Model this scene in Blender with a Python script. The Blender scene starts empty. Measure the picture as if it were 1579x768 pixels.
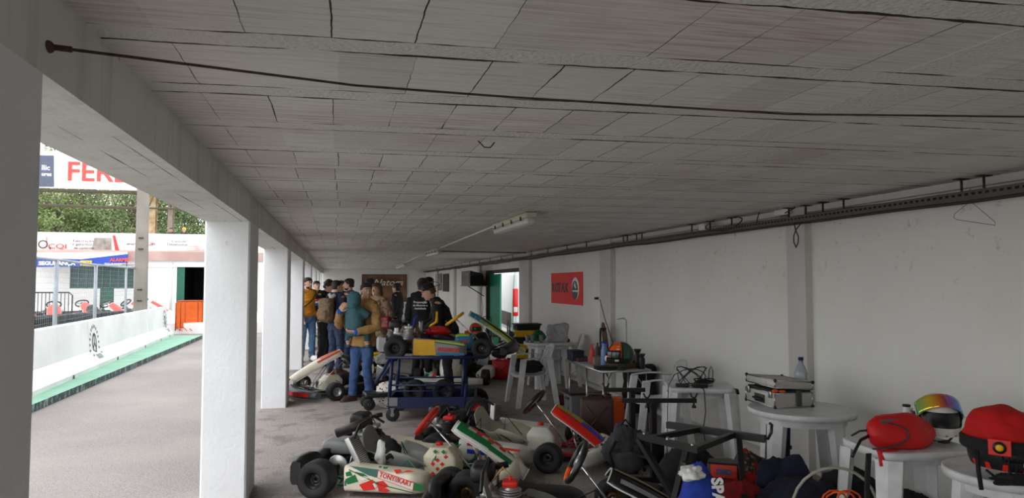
import bpy, bmesh, math, random
from mathutils import Vector, Matrix, noise
random.seed(7)
C = bpy.context.scene.collection
PI = math.pi
# ------------------------------------------------------------ camera, world, exposure
FPX = 1100.0
PITCH = math.atan(54/FPX)
YAW = math.atan(269.5/FPX*math.cos(PITCH))
EYE = 1.65
cam = bpy.data.cameras.new('camera'); camo = bpy.data.objects.new('camera', cam); C.objects.link(camo)
cam.sensor_width = 36; cam.lens = 36*FPX/1579; cam.clip_end = 400; cam.clip_start = .05
camo.location = (0, 0, EYE); camo.rotation_euler = (PI/2+PITCH, 0, -YAW)
bpy.context.scene.camera = camo
w = bpy.data.worlds.new('overcast'); bpy.context.scene.world = w; w.use_nodes = True
nt = w.node_tree; bg = nt.nodes['Background']
tc = nt.nodes.new('ShaderNodeTexCoord'); sep = nt.nodes.new('ShaderNodeSeparateXYZ')
rp = nt.nodes.new('ShaderNodeValToRGB')
nt.links.new(tc.outputs['Generated'], sep.inputs[0]); nt.links.new(sep.outputs['Z'], rp.inputs[0])
rp.color_ramp.elements[0].position = 0; rp.color_ramp.elements[0].color = (.98, .98, .98, 1)
rp.color_ramp.elements[1].position = .9; rp.color_ramp.elements[1].color = (.9, .94, 1, 1)
nt.links.new(rp.outputs[0], bg.inputs[0]); bg.inputs[1].default_value = 1.0
vs = bpy.context.scene.view_settings
vs.view_transform = 'Standard'; vs.look = 'None'; vs.gamma = 1; vs.use_curve_mapping = False
vs.exposure = 1.3
sl = bpy.data.lights.new('veiled_sun', 'SUN'); sl.energy = .5; sl.angle = math.radians(35); sl.color = (1, .98, .95)
so = bpy.data.objects.new('veiled_sun', sl); C.objects.link(so); so.rotation_euler = (math.radians(38), 0, math.radians(-55))
# ------------------------------------------------------------ placing helpers (real 3D points on real planes)
_fw = Vector((math.sin(YAW)*math.cos(PITCH), math.cos(YAW)*math.cos(PITCH), math.sin(PITCH)))
_rt = Vector((math.cos(YAW), -math.sin(YAW), 0)); _up = _rt.cross(_fw)
def ray(x, y): return _fw+(x-789.5)/FPX*_rt+(384-y)/FPX*_up
def oz(x, y, z=0.0):
    d = ray(x, y); t = (z-EYE)/d.z; return Vector((d.x*t, d.y*t, z))
def ox(x, y, X):
    d = ray(x, y); t = X/d.x; return Vector((X, d.y*t, EYE+d.z*t))
def oy(x, y, Y):
    d = ray(x, y); t = Y/d.y; return Vector((d.x*t, Y, EYE+d.z*t))
# ------------------------------------------------------------ materials
MC = {}
def srgb(r, g, b):
    f = lambda c: ((c/255+.055)/1.055)**2.4 if c > 10 else c/255/12.92
    return (f(r), f(g), f(b), 1)
def mat(name, col, rough=.6, metal=0, var=.12, vs_=6, bump=.0, bs=60, col2=None, v2=0, emit=0, spec=None, coat=0, trans=0, alpha=1):
    """noise-varied principled material; col as sRGB 0-255"""
    if name in MC: return MC[name]
    m = bpy.data.materials.new(name); m.use_nodes = True; MC[name] = m
    t = m.node_tree; b = t.nodes['Principled BSDF']; L = t.links.new
    b.inputs['Roughness'].default_value = rough; b.inputs['Metallic'].default_value = metal
    if coat: b.inputs['Coat Weight'].default_value = coat
    if trans: b.inputs['Transmission Weight'].default_value = trans
    if alpha < 1: b.inputs['Alpha'].default_value = alpha
    if spec is not None: b.inputs['Specular IOR Level'].default_value = spec
    c = srgb(*col)
    tcn = t.nodes.new('ShaderNodeTexCoord')
    n = t.nodes.new('ShaderNodeTexNoise'); n.inputs['Scale'].default_value = vs_; n.inputs['Detail'].default_value = 6
    L(tcn.outputs['Object'], n.inputs['Vector'])
    r = t.nodes.new('ShaderNodeValToRGB'); r.color_ramp.elements[0].position = .3; r.color_ramp.elements[1].position = .7
    d = srgb(*col2) if col2 else tuple(x*(1-var) for x in c[:3])+(1,)
    l = c if col2 else tuple(min(1, x*(1+var)) for x in c[:3])+(1,)
    r.color_ramp.elements[0].color = d; r.color_ramp.elements[1].color = l
    L(n.outputs['Fac'], r.inputs[0]); L(r.outputs[0], b.inputs['Base Color'])
    if bump:
        n2 = t.nodes.new('ShaderNodeTexNoise'); n2.inputs['Scale'].default_value = bs; n2.inputs['Detail'].default_value = 4
        L(tcn.outputs['Object'], n2.inputs['Vector'])
        bp = t.nodes.new('ShaderNodeBump'); bp.inputs['Strength'].default_value = bump; bp.inputs['Distance'].default_value = .01
        L(n2.outputs['Fac'], bp.inputs['Height']); L(bp.outputs[0], b.inputs['Normal'])
    if emit:
        b.inputs['Emission Color'].default_value = c; b.inputs['Emission Strength'].default_value = emit
    return m
class G:
    """tiny node-graph writer"""
    def __init__(s, name, rough=.8):
        s.m = bpy.data.materials.new(name); s.m.use_nodes = True; s.t = s.m.node_tree; s.b = s.t.nodes['Principled BSDF']
        s.b.inputs['Roughness'].default_value = rough
        s.tc = s.t.nodes.new('ShaderNodeTexCoord').outputs['Object']
    def _in(s, sock, v):
        if hasattr(v, 'is_output'): s.t.links.new(v, sock)
        elif v is not None: sock.default_value = v
    def math(s, op, a, b=None, c=None, clamp=False):
        n = s.t.nodes.new('ShaderNodeMath'); n.operation = op; n.use_clamp = clamp
        s._in(n.inputs[0], a); s._in(n.inputs[1], b); s._in(n.inputs[2], c); return n.outputs[0]
    def sep(s, v):
        n = s.t.nodes.new('ShaderNodeSeparateXYZ'); s._in(n.inputs[0], v); return n.outputs
    def comb(s, x=0., y=0., z=0.):
        n = s.t.nodes.new('ShaderNodeCombineXYZ')
        for i, v in enumerate((x, y, z)): s._in(n.inputs[i], v)
        return n.outputs[0]
    def noise(s, v, sc, det=4, rough=.5):
        n = s.t.nodes.new('ShaderNodeTexNoise'); s._in(n.inputs['Vector'], v); n.inputs['Scale'].default_value = sc
        n.inputs['Detail'].default_value = det; n.inputs['Roughness'].default_value = rough; return n.outputs['Fac']
    def white(s, v):
        n = s.t.nodes.new('ShaderNodeTexWhiteNoise'); s._in(n.inputs['Vector'], v); return n.outputs['Value']
    def vor(s, v, sc, feat='F1'):
        n = s.t.nodes.new('ShaderNodeTexVoronoi'); n.feature = feat; s._in(n.inputs['Vector'], v); n.inputs['Scale'].default_value = sc; return n.outputs
    def ramp(s, v, a, b, interp='LINEAR'):
        n = s.t.nodes.new('ShaderNodeMapRange'); s._in(n.inputs[0], v); n.inputs[1].default_value = a; n.inputs[2].default_value = b; return n.outputs[0]
    def mix(s, f, a, b):
        n = s.t.nodes.new('ShaderNodeMix'); n.data_type = 'RGBA'; s._in(n.inputs[0], f); s._in(n.inputs[6], a); s._in(n.inputs[7], b); return n.outputs[2]
    def scale(s, v, x, y, z):
        n = s.t.nodes.new('ShaderNodeMapping'); s._in(n.inputs[0], v); n.inputs['Scale'].default_value = (x, y, z); return n.outputs[0]
    def bump(s, h, st=.5, d=.01):
        n = s.t.nodes.new('ShaderNodeBump'); s._in(n.inputs['Height'], h); n.inputs['Strength'].default_value = st; n.inputs['Distance'].default_value = d
        s.t.links.new(n.outputs[0], s.b.inputs['Normal'])
    def col(s, v): s._in(s.b.inputs['Base Color'], v)
# ------------------------------------------------------------ mesh builder
class MB:
    def __init__(s): s.v = []; s.f = []; s.mi = []; s.sm = []; s.mats = []; s.k = 0
    def m(s, material):
        if material not in s.mats: s.mats.append(material)
        s.k = s.mats.index(material); return s
    def add(s, vs_, fs, M=None, smooth=False):
        o = len(s.v)
        s.v += [tuple(M @ Vector(p)) for p in vs_] if M is not None else [tuple(p) for p in vs_]
        s.f += [tuple(i+o for i in f) for f in fs]; s.mi += [s.k]*len(fs); s.sm += [smooth]*len(fs); return s
    def box(s, c, d, M=None):
        x, y, z = (t/2 for t in d); cx, cy, cz = c
        V = [(cx+i*x, cy+j*y, cz+k*z) for i in (-1, 1) for j in (-1, 1) for k in (-1, 1)]
        return s.add(V, [(0, 1, 3, 2), (4, 6, 7, 5), (0, 4, 5, 1), (2, 3, 7, 6), (0, 2, 6, 4), (1, 5, 7, 3)], M)
    def span(s, a, b, M=None):
        return s.box([(a[i]+b[i])/2 for i in range(3)], [abs(b[i]-a[i]) for i in range(3)], M)
    def hexa(s, V, M=None):   # 8 corners: bottom quad then top quad
        return s.add(V, [(3, 2, 1, 0), (4, 5, 6, 7), (0, 1, 5, 4), (1, 2, 6, 5), (2, 3, 7, 6), (3, 0, 4, 7)], M)
    def loft(s, rings, caps=True, closed=False, smooth=True, M=None):
        n = len(rings[0]); V = [p for r in rings for p in r]; F = []
        R = len(rings)
        for i in range(R if closed else R-1):
            a = i*n; b = ((i+1) % R)*n
            for j in range(n):
                k = (j+1) % n; F.append((a+j, a+k, b+k, b+j))
        s.add(V, F, M, smooth)
        if caps and not closed:
            o = len(s.v)-len(V)
            s.f += [tuple(o+j for j in reversed(range(n))), tuple(o+(R-1)*n+j for j in range(n))]; s.mi += [s.k]*2; s.sm += [False]*2
        return s
    def tube(s, path, r, seg=10, closed=False, M=None, caps=True):
        P = [Vector(p) for p in path]; n = len(P); rings = []
        rr = r if isinstance(r, (list, tuple)) else [r]*n
        prev = None
        for i in range(n):
            if closed: t = P[(i+1) % n]-P[i-1]
            else: t = P[min(i+1, n-1)]-P[max(i-1, 0)]
            t = t.normalized() if t.length > 1e-9 else Vector((0, 0, 1))
            if prev is None:
                a = Vector((0, 0, 1)) if abs(t.z) < .9 else Vector((1, 0, 0))
                u = t.cross(a).normalized()
            else:
                u = prev-t*prev.dot(t); u = u.normalized() if u.length > 1e-6 else t.orthogonal().normalized()
            prev = u; v = t.cross(u)
            rings.append([P[i]+rr[i]*(math.cos(2*PI*j/seg)*u+math.sin(2*PI*j/seg)*v) for j in range(seg)])
        return s.loft(rings, caps=caps, closed=closed, M=M)
    def cyl(s, a, b, r, r2=None, seg=16, M=None):
        return s.tube([a, b], [r, r if r2 is None else r2], seg, M=M)
    def lathe(s, prof, M=None, seg=24, axis='Z', caps=False):
        rings = []
        for r, z in prof:
            ring = []
            for j in range(seg):
                c, d = math.cos(2*PI*j/seg)*r, math.sin(2*PI*j/seg)*r
                ring.append((c, d, z) if axis == 'Z' else ((c, z, -d) if axis == 'Y' else (z, c, d)))
            rings.append(ring)
        return s.loft(rings, caps=caps, M=M)
    def ball(s, c, r, M=None, seg=16, n=10):
        if not hasattr(r, '__len__'): r = (r, r, r)
        rings = []
        for i in range(n+1):
            a = -PI/2+PI*i/n; cr = max(math.cos(a), .004)
            rings.append([(c[0]+r[0]*cr*math.cos(2*PI*j/seg), c[1]+r[1]*cr*math.sin(2*PI*j/seg), c[2]+r[2]*math.sin(a)) for j in range(seg)])
        return s.loft(rings, M=M)
    def rbox(s, c, d, r=.02, M=None, q=3, axis='Z'):
        """rounded box"""
        hx, hy, hz = (t/2 for t in d); r = min(r, hx*.99, hy*.99, hz*.99); rings = []
        for i in range(2*(q+1)):
            if i <= q: a = PI/2*i/q; ins = r*(1-math.sin(a)); z = -hz+r*(1-math.cos(a))
            else: a = PI/2*(i-q-1)/q; ins = r*(1-math.cos(a)); z = hz-r+r*math.sin(a)
            ring = []
            for k, (sx, sy) in enumerate(((1, 1), (-1, 1), (-1, -1), (1, -1))):
                for j in range(q+1):
                    b = PI/2*(k+j/q)
                    ring.append((c[0]+sx*(hx-r)+(r-ins)*math.cos(b), c[1]+sy*(hy-r)+(r-ins)*math.sin(b), c[2]+z))
            rings.append(ring)
        return s.loft(rings, M=M)
    def prism(s, poly, t, M=None, smooth=False):
        """2D polygon in XZ extruded along +Y by t"""
        n = len(poly); V = [(p[0], 0, p[1]) for p in poly]+[(p[0], t, p[1]) for p in poly]
        F = [tuple(range(n)), tuple(range(2*n-1, n-1, -1))]
        s.add(V, F, M); o = len(s.v)-2*n
        s.f += [(o+i, o+n+i, o+n+(i+1) % n, o+(i+1) % n) for i in range(n)]; s.mi += [s.k]*n; s.sm += [smooth]*n
        return s
    def grid(s, fn, nu, nv, thick=0, M=None):
        """surface fn(u,v)->xyz with optional thickness"""
        P = [[Vector(fn(i/nu, j/nv)) for j in range(nv+1)] for i in range(nu+1)]
        V = [p for r in P for p in r]; W = nv+1
        F = [(i*W+j, (i+1)*W+j, (i+1)*W+j+1, i*W+j+1) for i in range(nu) for j in range(nv)]
        if thick:
            N = []
            for i in range(nu+1):
                for j in range(nv+1):
                    du = P[min(i+1, nu)][j]-P[max(i-1, 0)][j]; dv = P[i][min(j+1, nv)]-P[i][max(j-1, 0)]
                    q = du.cross(dv); N.append(q.normalized() if q.length > 1e-9 else Vector((0, 0, 1)))
            n = len(V); V = V+[V[k]-N[k]*thick for k in range(n)]
            F += [(n+d, n+c, n+b, n+a) for a, b, c, d in F]
            B = [(i, 0) for i in range(nu)]+[(nu, j) for j in range(nv)]+[(i, nv) for i in range(nu, 0, -1)]+[(0, j) for j in range(nv, 0, -1)]
            idx = [i*W+j for i, j in B]
            F += [(idx[k], n+idx[k], n+idx[(k+1) % len(idx)], idx[(k+1) % len(idx)]) for k in range(len(idx))]
        return s.add(V, F, M, True)
    def build(s, name, material=None, parent=None, loc=None):
        me = bpy.data.meshes.new(name); me.from_pydata(s.v, [], s.f)
        for mm in (s.mats or [material]): me.materials.append(mm)
        me.polygons.foreach_set('material_index', s.mi); me.polygons.foreach_set('use_smooth', s.sm)
        bm = bmesh.new(); bm.from_mesh(me); bmesh.ops.recalc_face_normals(bm, faces=bm.faces); bm.to_mesh(me); bm.free()
        me.update(); o = bpy.data.objects.new(name, me); C.objects.link(o)
        if parent: o.parent = parent
        if loc is not None: o.location = loc
        return o
def thing(name, label, cat, loc=(0, 0, 0), rz=0, group=None):
    o = bpy.data.objects.new(name, None); C.objects.link(o); o.empty_display_size = .1
    o.location = loc; o.rotation_euler = (0, 0, rz); return tag(o, label, cat, group)
def tag(o, label, cat, group=None, kind=None):
    o['label'] = label; o['category'] = cat
    if group: o['group'] = group
    if kind: o['kind'] = kind
    return o
def recenter(o, p=None):
    """put the origin of a single-mesh thing at its base"""
    me = o.data; vs_ = [v.co for v in me.vertices]
    if p is None:
        p = Vector(((min(v.x for v in vs_)+max(v.x for v in vs_))/2, (min(v.y for v in vs_)+max(v.y for v in vs_))/2, min(v.z for v in vs_)))
    me.transform(Matrix.Translation(-Vector(p))); o.location = o.location+Vector(p); return o
def struct(o, label=None, cat='wall'):
    o['kind'] = 'structure'; o['label'] = label; o['category'] = cat; return o
def copy_tree(o, parent=None):
    c = o.copy(); C.objects.link(c); c.parent = parent
    for ch in [x for x in bpy.data.objects if x.parent == o]: copy_tree(ch, c)
    return c
def T(x=0, y=0, z=0): return Matrix.Translation((x, y, z))
def R(a, ax): return Matrix.Rotation(a, 4, ax)
def text(name, s, size, M, material, parent=None, ext=.001, align='LEFT', sx=1., bold=0.0, shear=0):
    cu = bpy.data.curves.new(name, 'FONT'); cu.body = s; cu.size = size; cu.extrude = ext; cu.offset = bold; cu.shear = shear
    cu.align_x = align; cu.resolution_u = 3
    o = bpy.data.objects.new(name, cu); C.objects.link(o)
    dg = bpy.context.evaluated_depsgraph_get(); me = bpy.data.meshes.new_from_object(o.evaluated_get(dg))
    bpy.data.objects.remove(o); me.name = name; me.materials.clear(); me.materials.append(material)
    me.transform(M @ Matrix.Scale(sx, 4, (1, 0, 0)))
    o = bpy.data.objects.new(name, me); C.objects.link(o)
    if parent: o.parent = parent
    return o
def lump(s, c, r, amp=.2, sc=2.5, seed=0, flat=0, seg=28, n=18, M=None, ridge=0):
    """soft sack/cloth heap: displaced ellipsoid with flattened underside, folds by ridged noise"""
    V = []; F = []
    for i in range(n+1):
        a = -PI/2+PI*i/n
        for j in range(seg):
            p = Vector((max(math.cos(a), .01)*math.cos(2*PI*j/seg), max(math.cos(a), .01)*math.sin(2*PI*j/seg), math.sin(a)))
            q = p*sc/2+Vector((seed*7.3, seed*3.1, seed))
            d = noise.noise(q)*amp
            if ridge: d -= ridge*(abs(noise.noise(q*2.3+Vector((5, 1, 2))))**.5)
            p = p*(1+d)
            z = p.z*r[2]
            if z < -flat: z = -flat
            V.append((c[0]+p.x*r[0], c[1]+p.y*r[1], c[2]+z))
    for i in range(n):
        for j in range(seg):
            k = (j+1) % seg; F.append((i*seg+j, i*seg+k, (i+1)*seg+k, (i+1)*seg+j))
    return s.add(V, F, M, True)
# common materials
M_white = mat('white_plastic', (225, 225, 220), .4, var=.05)
M_wplast = mat('dirty_white_plastic', (222, 224, 226), .45, var=.06, col2=(196, 198, 198), vs_=9)
M_black = mat('black_plastic', (22, 22, 23), .45)
M_blackm = mat('black_painted_steel', (26, 26, 28), .4)
M_rubber = mat('tyre_rubber', (28, 28, 30), .72, bump=.15, bs=200)
M_steel = mat('steel', (170, 170, 172), .3, metal=1)
M_dsteel = mat('dark_steel', (70, 68, 66), .45, metal=.9)
M_chrome = mat('chrome', (215, 215, 218), .15, metal=1)
M_red = mat('red_plastic', (200, 28, 22), .4)
M_orange = mat('orange_plastic', (235, 95, 20), .45)
M_yellow = mat('yellow_plastic', (240, 185, 10), .45)
M_green = mat('green_plastic', (20, 115, 60), .45)
M_blue = mat('blue_plastic', (25, 55, 160), .45)
M_grey = mat('grey_plastic', (120, 122, 124), .5)
M_dgrey = mat('dark_grey_plastic', (62, 64, 66), .5)
M_tank = mat('cream_tank_plastic', (215, 208, 180), .35, var=.05)
M_alu = mat('aluminium', (190, 190, 188), .38, metal=.8, var=.05)
M_cable = mat('black_cable', (20, 20, 22), .5)
M_rust = mat('rusty_steel', (96, 74, 58), .8, metal=.3, col2=(60, 44, 36), vs_=25)
# ============================================================ STRUCTURE
XW = 4.05; XP = -.644; XO = -.964; ZC = 2.33; YB = 33.5; YF = -7.0
# --- materials of the shell
def m_ceiling():
    g = G('pot_and_beam_ceiling', .9); x, y, z = g.sep(g.tc)
    wob = g.noise(g.tc, 2.2, 3); wob2 = g.noise(g.tc, 14, 3)
    yy = g.math('ADD', g.math('MULTIPLY_ADD', x, .055, y), g.math('MULTIPLY', g.math('SUBTRACT', wob, .5), .02))
    yy = g.math('ADD', yy, g.math('MULTIPLY', g.math('SUBTRACT', wob2, .5), .012))
    t = g.math('DIVIDE', g.math('SUBTRACT', yy, 2.005), .55)
    row = g.math('FLOOR', t); fy = g.math('MULTIPLY', g.math('FRACT', t), .55)     # 0..0.55 m ; joist occupies 0...115
    d1 = g.math('ABSOLUTE', g.math('SUBTRACT', fy, .118)); d0 = g.math('MINIMUM', fy, g.math('SUBTRACT', .55, fy))
    joist = g.math('LESS_THAN', fy, .118)
    # plain cast strip crossing the blocks, at a slightly different place in every row
    sx_ = g.math('SUBTRACT', g.math('ADD', x, g.math('MULTIPLY', g.math('SUBTRACT', g.noise(g.tc, 11, 3), .5), .035)), g.math('ADD', 1.72, g.math('MULTIPLY', g.white(g.comb(row, 9.1, 2.)), .35)))
    strip = g.math('MULTIPLY', g.math('GREATER_THAN', sx_, 0.), g.math('LESS_THAN', sx_, .17))
    sedge = g.math('MULTIPLY', g.math('LESS_THAN', g.math('ABSOLUTE', sx_), .004), g.math('SUBTRACT', 1., joist))
    hard = joist
    joist = g.math('MAXIMUM', joist, strip)
    # blocks
    off = g.math('MULTIPLY', g.white(g.comb(row, 3.3, 1.)), .04)
    xx = g.math('ADD', g.math('ADD', x, off), g.math('MULTIPLY', g.math('SUBTRACT', g.noise(g.comb(x, y, row), 9, 2), .5), .012))
    u = g.math('DIVIDE', g.math('ADD', xx, 10.04), .2285); cell = g.math('FLOOR', u); fx = g.math('MULTIPLY', g.math('FRACT', u), .2285)
    dx = g.math('MINIMUM', fx, g.math('SUBTRACT', .2285, fx))
    rnd = g.white(g.comb(cell, row, 0.)); rnd2 = g.white(g.comb(cell, row, 7.))
    # crack darkness varies along its length
    cn = g.noise(g.tc, 5.5, 4); cn3 = g.noise(g.tc, 1.3, 2)
    wl = g.math('MULTIPLY', g.ramp(cn, .34, .62), .010)
    wl2 = g.math('MULTIPLY', g.ramp(cn, .40, .66), .006)
    c1 = g.math('LESS_THAN', d1, wl); c0 = g.math('LESS_THAN', d0, wl2)
    near = g.ramp(x, 3.2, 1.2)
    cxw = g.math('MULTIPLY', g.math('MULTIPLY', g.math('GREATER_THAN', rnd2, .3), .003), g.ramp(g.noise(g.comb(cell, y, row), 3, 2), .3, .6))
    cx = g.math('MULTIPLY', g.math('LESS_THAN', dx, g.math('MULTIPLY', cxw, near)), g.math('SUBTRACT', 1., joist))
    crack = g.math('MAXIMUM', g.math('MAXIMUM', c1, c0), cx)
    # ribs along x on blocks
    rib = g.math('SINE', g.math('MULTIPLY', fy, 2*PI/.048)); ribf = g.ramp(rib, .72, .98)
    blk = g.math('SUBTRACT', 1., joist)
    base = g.mix(g.noise(g.tc, 1.7, 4), srgb(204, 202, 197), srgb(226, 225, 220))
    stip = g.noise(g.tc, 85, 3, .6)
    tint = g.mix(g.math('MULTIPLY', g.ramp(rnd, .35, 1.), .4), base, srgb(180, 173, 167))
    streak = g.noise(g.scale(g.tc, 1.5, 26., 1.), 2.2, 5, .6)
    tint = g.mix(g.math('MULTIPLY', g.ramp(streak, .5, .8), .6), tint, srgb(142, 134, 127))
    bare = g.math('MULTIPLY', g.ramp(g.noise(g.tc, .75, 2), .56, .66), g.ramp(streak, .42, .6))
    tint = g.mix(g.math('MULTIPLY', bare, .6), tint, srgb(176, 142, 134))
    tint = g.mix(g.math('MULTIPLY', ribf, .55), tint, srgb(228, 226, 222))
    base = g.mix(g.math('MULTIPLY', g.ramp(stip, .5, .72), .35), base, srgb(140, 138, 132))
    col = g.mix(blk, base, tint)
    col = g.mix(sedge, col, srgb(235, 234, 230))
    col = g.mix(crack, col, srgb(38, 33, 28))
    g.col(col)
    h = g.math('ADD', g.math('MULTIPLY', blk, g.math('MULTIPLY', ribf, .12)), g.math('MULTIPLY', joist, .55))
    h = g.math('ADD', h, g.math('MULTIPLY', g.math('MULTIPLY', joist, g.noise(g.tc, 60, 4)), 1.1))
    h = g.math('ADD', h, g.math('MULTIPLY', g.noise(g.tc, 24, 4), .35))
    h = g.math('SUBTRACT', h, crack)
    g.bump(h, .9, .012); return g.m
def m_plaster(name, a, b, spots=True, bumpst=.25, streak=False):
    g = G(name, .85)
    c = g.mix(g.ramp(g.noise(g.tc, 1.1, 5), .35, .65), srgb(*a), srgb(*b))
    if spots:
        s_ = g.noise(g.tc, 9, 6, .7); c = g.mix(g.math('MULTIPLY', g.ramp(s_, .66, .74), .35), c, srgb(120, 114, 104))
        s2 = g.vor(g.tc, 3.2)[0]; c = g.mix(g.math('MULTIPLY', g.math('LESS_THAN', s2, .035), .5), c, srgb(96, 88, 78))
    if streak:
        s3 = g.noise(g.scale(g.tc, 6, 6, .5), 1.6, 5, .6); c = g.mix(g.math('MULTIPLY', g.ramp(s3, .5, .75), .35), c, srgb(140, 134, 124))
    g.col(c)
    g.bump(g.math('ADD', g.math('MULTIPLY', g.noise(g.tc, 35, 5), .6), g.noise(g.tc, 4, 3)), bumpst, .012); return g.m
def m_block_wall():
    g = G('painted_wall', .8); x, y, z = g.sep(g.tc)
    c = g.mix(g.ramp(g.noise(g.tc, .9, 5), .3, .7), srgb(228, 227, 221), srgb(238, 238, 233))
    s_ = g.noise(g.tc, 7, 6, .7); c = g.mix(g.math('MULTIPLY', g.ramp(s_, .68, .76), .3), c, srgb(140, 134, 122))
    top = g.ramp(z, 1.3, 2.2)
    s3 = g.noise(g.tc, 12, 6, .7); c = g.mix(g.math('MULTIPLY', g.math('MULTIPLY', g.ramp(s3, .6, .68), top), .5), c, srgb(150, 140, 120))
    low = g.ramp(z, .45, .0); c = g.mix(g.math('MULTIPLY', low, g.math('MULTIPLY', g.ramp(g.noise(g.tc, 3, 5), .35, .7), .6)), c, srgb(170, 164, 152))
    g.col(c)
    # faint block coursing under the paint
    fz = g.math('FRACT', g.math('DIVIDE', z, .2)); dz = g.math('MINIMUM', fz, g.math('SUBTRACT', 1., fz))
    rw = g.math('MULTIPLY', g.math('MODULO', g.math('FLOOR', g.math('DIVIDE', z, .2)), 2.), .5)
    fy = g.math('FRACT', g.math('ADD', g.math('DIVIDE', y, .4), rw)); dy = g.math('MINIMUM', fy, g.math('SUBTRACT', 1., fy))
    j = g.math('MINIMUM', g.ramp(dz, 0, .06), g.ramp(dy, 0, .03))
    g.bump(g.math('ADD', g.math('MULTIPLY', j, .18), g.math('MULTIPLY', g.noise(g.tc, 30, 4), .4)), .5, .006); return g.m
def m_asphalt(name, a, b, inside=False):
    g = G(name, .9); n = g.noise(g.tc, 120, 2, .6); v = g.vor(g.tc, 75)[0]
    c = g.mix(g.ramp(n, .3, .7), srgb(*a), srgb(*b))
    c = g.mix(g.math('MULTIPLY', g.ramp(v, .5, .8), .35), c, srgb(70, 66, 64))
    c = g.mix(g.math('MULTIPLY', g.ramp(g.noise(g.tc, .5, 5), .4, .7), .25), c, srgb(196, 188, 180) if not inside else srgb(96, 88, 82))
    if inside:
        c = g.mix(g.math('MULTIPLY', g.ramp(g.noise(g.tc, 2.3, 6, .65), .52, .62), .45), c, srgb(70, 64, 60))
        c = g.mix(g.math('MULTIPLY', g.ramp(g.noise(g.tc, 3.1, 6, .7), .62, .68), .4), c, srgb(176, 170, 160))
        x, y, z = g.sep(g.tc)
        st = g.noise(g.scale(g.tc, 1.2, 7, 1), 1.5, 5, .6)
        c = g.mix(g.math('MULTIPLY', g.ramp(st, .62, .68), .35), c, srgb(186, 182, 174))
    g.col(c); g.bump(g.math('ADD', n, v), .5, .006); return g.m
MCEIL = m_ceiling()
MCONC = m_plaster('painted_concrete', (200, 198, 193), (214, 213, 209), bumpst=.35)
MPIL = m_plaster('white_painted_concrete', (226, 228, 230), (236, 238, 240), bumpst=.45)
MBEAM = m_plaster('beam_concrete', (206, 204, 198), (222, 221, 216), bumpst=.4, streak=True)
def board_line():   # board joint left in the soffit by the formwork
    t = MBEAM.node_tree; b = t.nodes['Principled BSDF']; g = G.__new__(G); g.m = MBEAM; g.t = t; g.b = b
    g.tc = [n for n in t.nodes if n.type == 'TEX_COORD'][0].outputs['Object']; x, y, z = g.sep(g.tc)
    old = b.inputs['Base Color'].links[0].from_socket
    d = g.math('ABSOLUTE', g.math('ADD', x, .815)); w_ = g.math('MULTIPLY', g.ramp(g.noise(g.scale(g.tc, 1, .5, 1), 3, 3), .46, .6), .0045)
    d2 = g.math('ABSOLUTE', g.math('ADD', x, .70)); w2_ = g.math('MULTIPLY', g.ramp(g.noise(g.scale(g.tc, 2, .6, 1), 2.1, 3), .54, .62), .003)
    c = g.math('MULTIPLY', g.math('MAXIMUM', g.math('LESS_THAN', d, w_), g.math('LESS_THAN', d2, w2_)), g.math('LESS_THAN', z, 2.121))
    g.col(g.mix(c, old, srgb(96, 92, 86)))
board_line()
MWALL = m_block_wall()
MWHITE = m_plaster('white_render', (226, 226, 224), (238, 238, 236), spots=False)
MASP = m_asphalt('asphalt', (124, 117, 113), (160, 152, 148))
MFLOOR = m_asphalt('worn_asphalt_floor', (138, 129, 124), (170, 161, 155), True)
# floor and ground
b = MB(); b.span((XO, YF, -.12), (XW+.2, YB+.2, 0)); struct(b.build('floor', MFLOOR), 'worn dark asphalt floor under the shelter', 'floor')
b = MB(); b.span((-60, -12, -.12), (XO, 90, -.004)); b.span((XW+.2, -12, -.12), (30, 90, -.004)); b.span((XO, YB+.2, -.12), (XW+.2, 90, -.004)); b.span((XO, -12, -.12), (XW+.2, YF, -.004))
struct(b.build('ground', MASP), 'grey asphalt paddock lane', 'ground')
# faint painted bay lines on the floor
M_line = mat('worn_white_paint', (178, 174, 166), .9, col2=(120, 113, 106), vs_=30)
for (xa, xb, py) in ((715, 800, 616), (715, 960, 666)):
    a = oz(xa, py); c_ = oz(xb, py)
    b = MB(); b.add([(a.x, a.y-.02, .002), (c_.x+.0, c_.y-.02, .002), (c_.x, c_.y+.02, .002), (a.x, a.y+.02, .002)], [(0, 1, 2, 3)])
    o = b.build('trim_'+str(1 if py == 616 else 2), M_line); struct(o, 'thin worn white line painted on the floor', 'floor marking')
# ceiling slab
b = MB(); b.span((XP, YF, ZC), (XW+.2, YB+.2, ZC+.25)); struct(b.build('ceiling', MCEIL), 'white painted beam and block ceiling', 'ceiling')
# right wall with the van doorway (Y 15.6 .. 18.3)
D0, D1, DZ = 15.6, 19.55, 2.02
b = MB(); b.span((XW, YF, 0), (XW+.2, D0, ZC)); b.span((XW, D0, DZ), (XW+.2, D1, ZC)); b.span((XW, D1, 0), (XW+.2, YB+.2, ZC))
struct(b.build('wall_right', MWALL), 'white painted block wall on the right')
b = MB()
b.span((XP, YB, 0), (XW, YB+.2, ZC)); struct(b.build('wall_back', MWALL), 'white wall at the far end')
b = MB(); b.span((XO, YF-.2, 0), (XW+.2, YF, ZC)); struct(b.build('wall_front', MWALL), 'white wall behind the viewer')
# low kerb board at wall base
b = MB(); b.span((XW-.09, 6.0, 0), (XW-.002, 15.4, .055)); struct(b.build('baseboard_right', MCONC), 'low concrete ledge at the foot of the right wall', 'trim')
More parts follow.
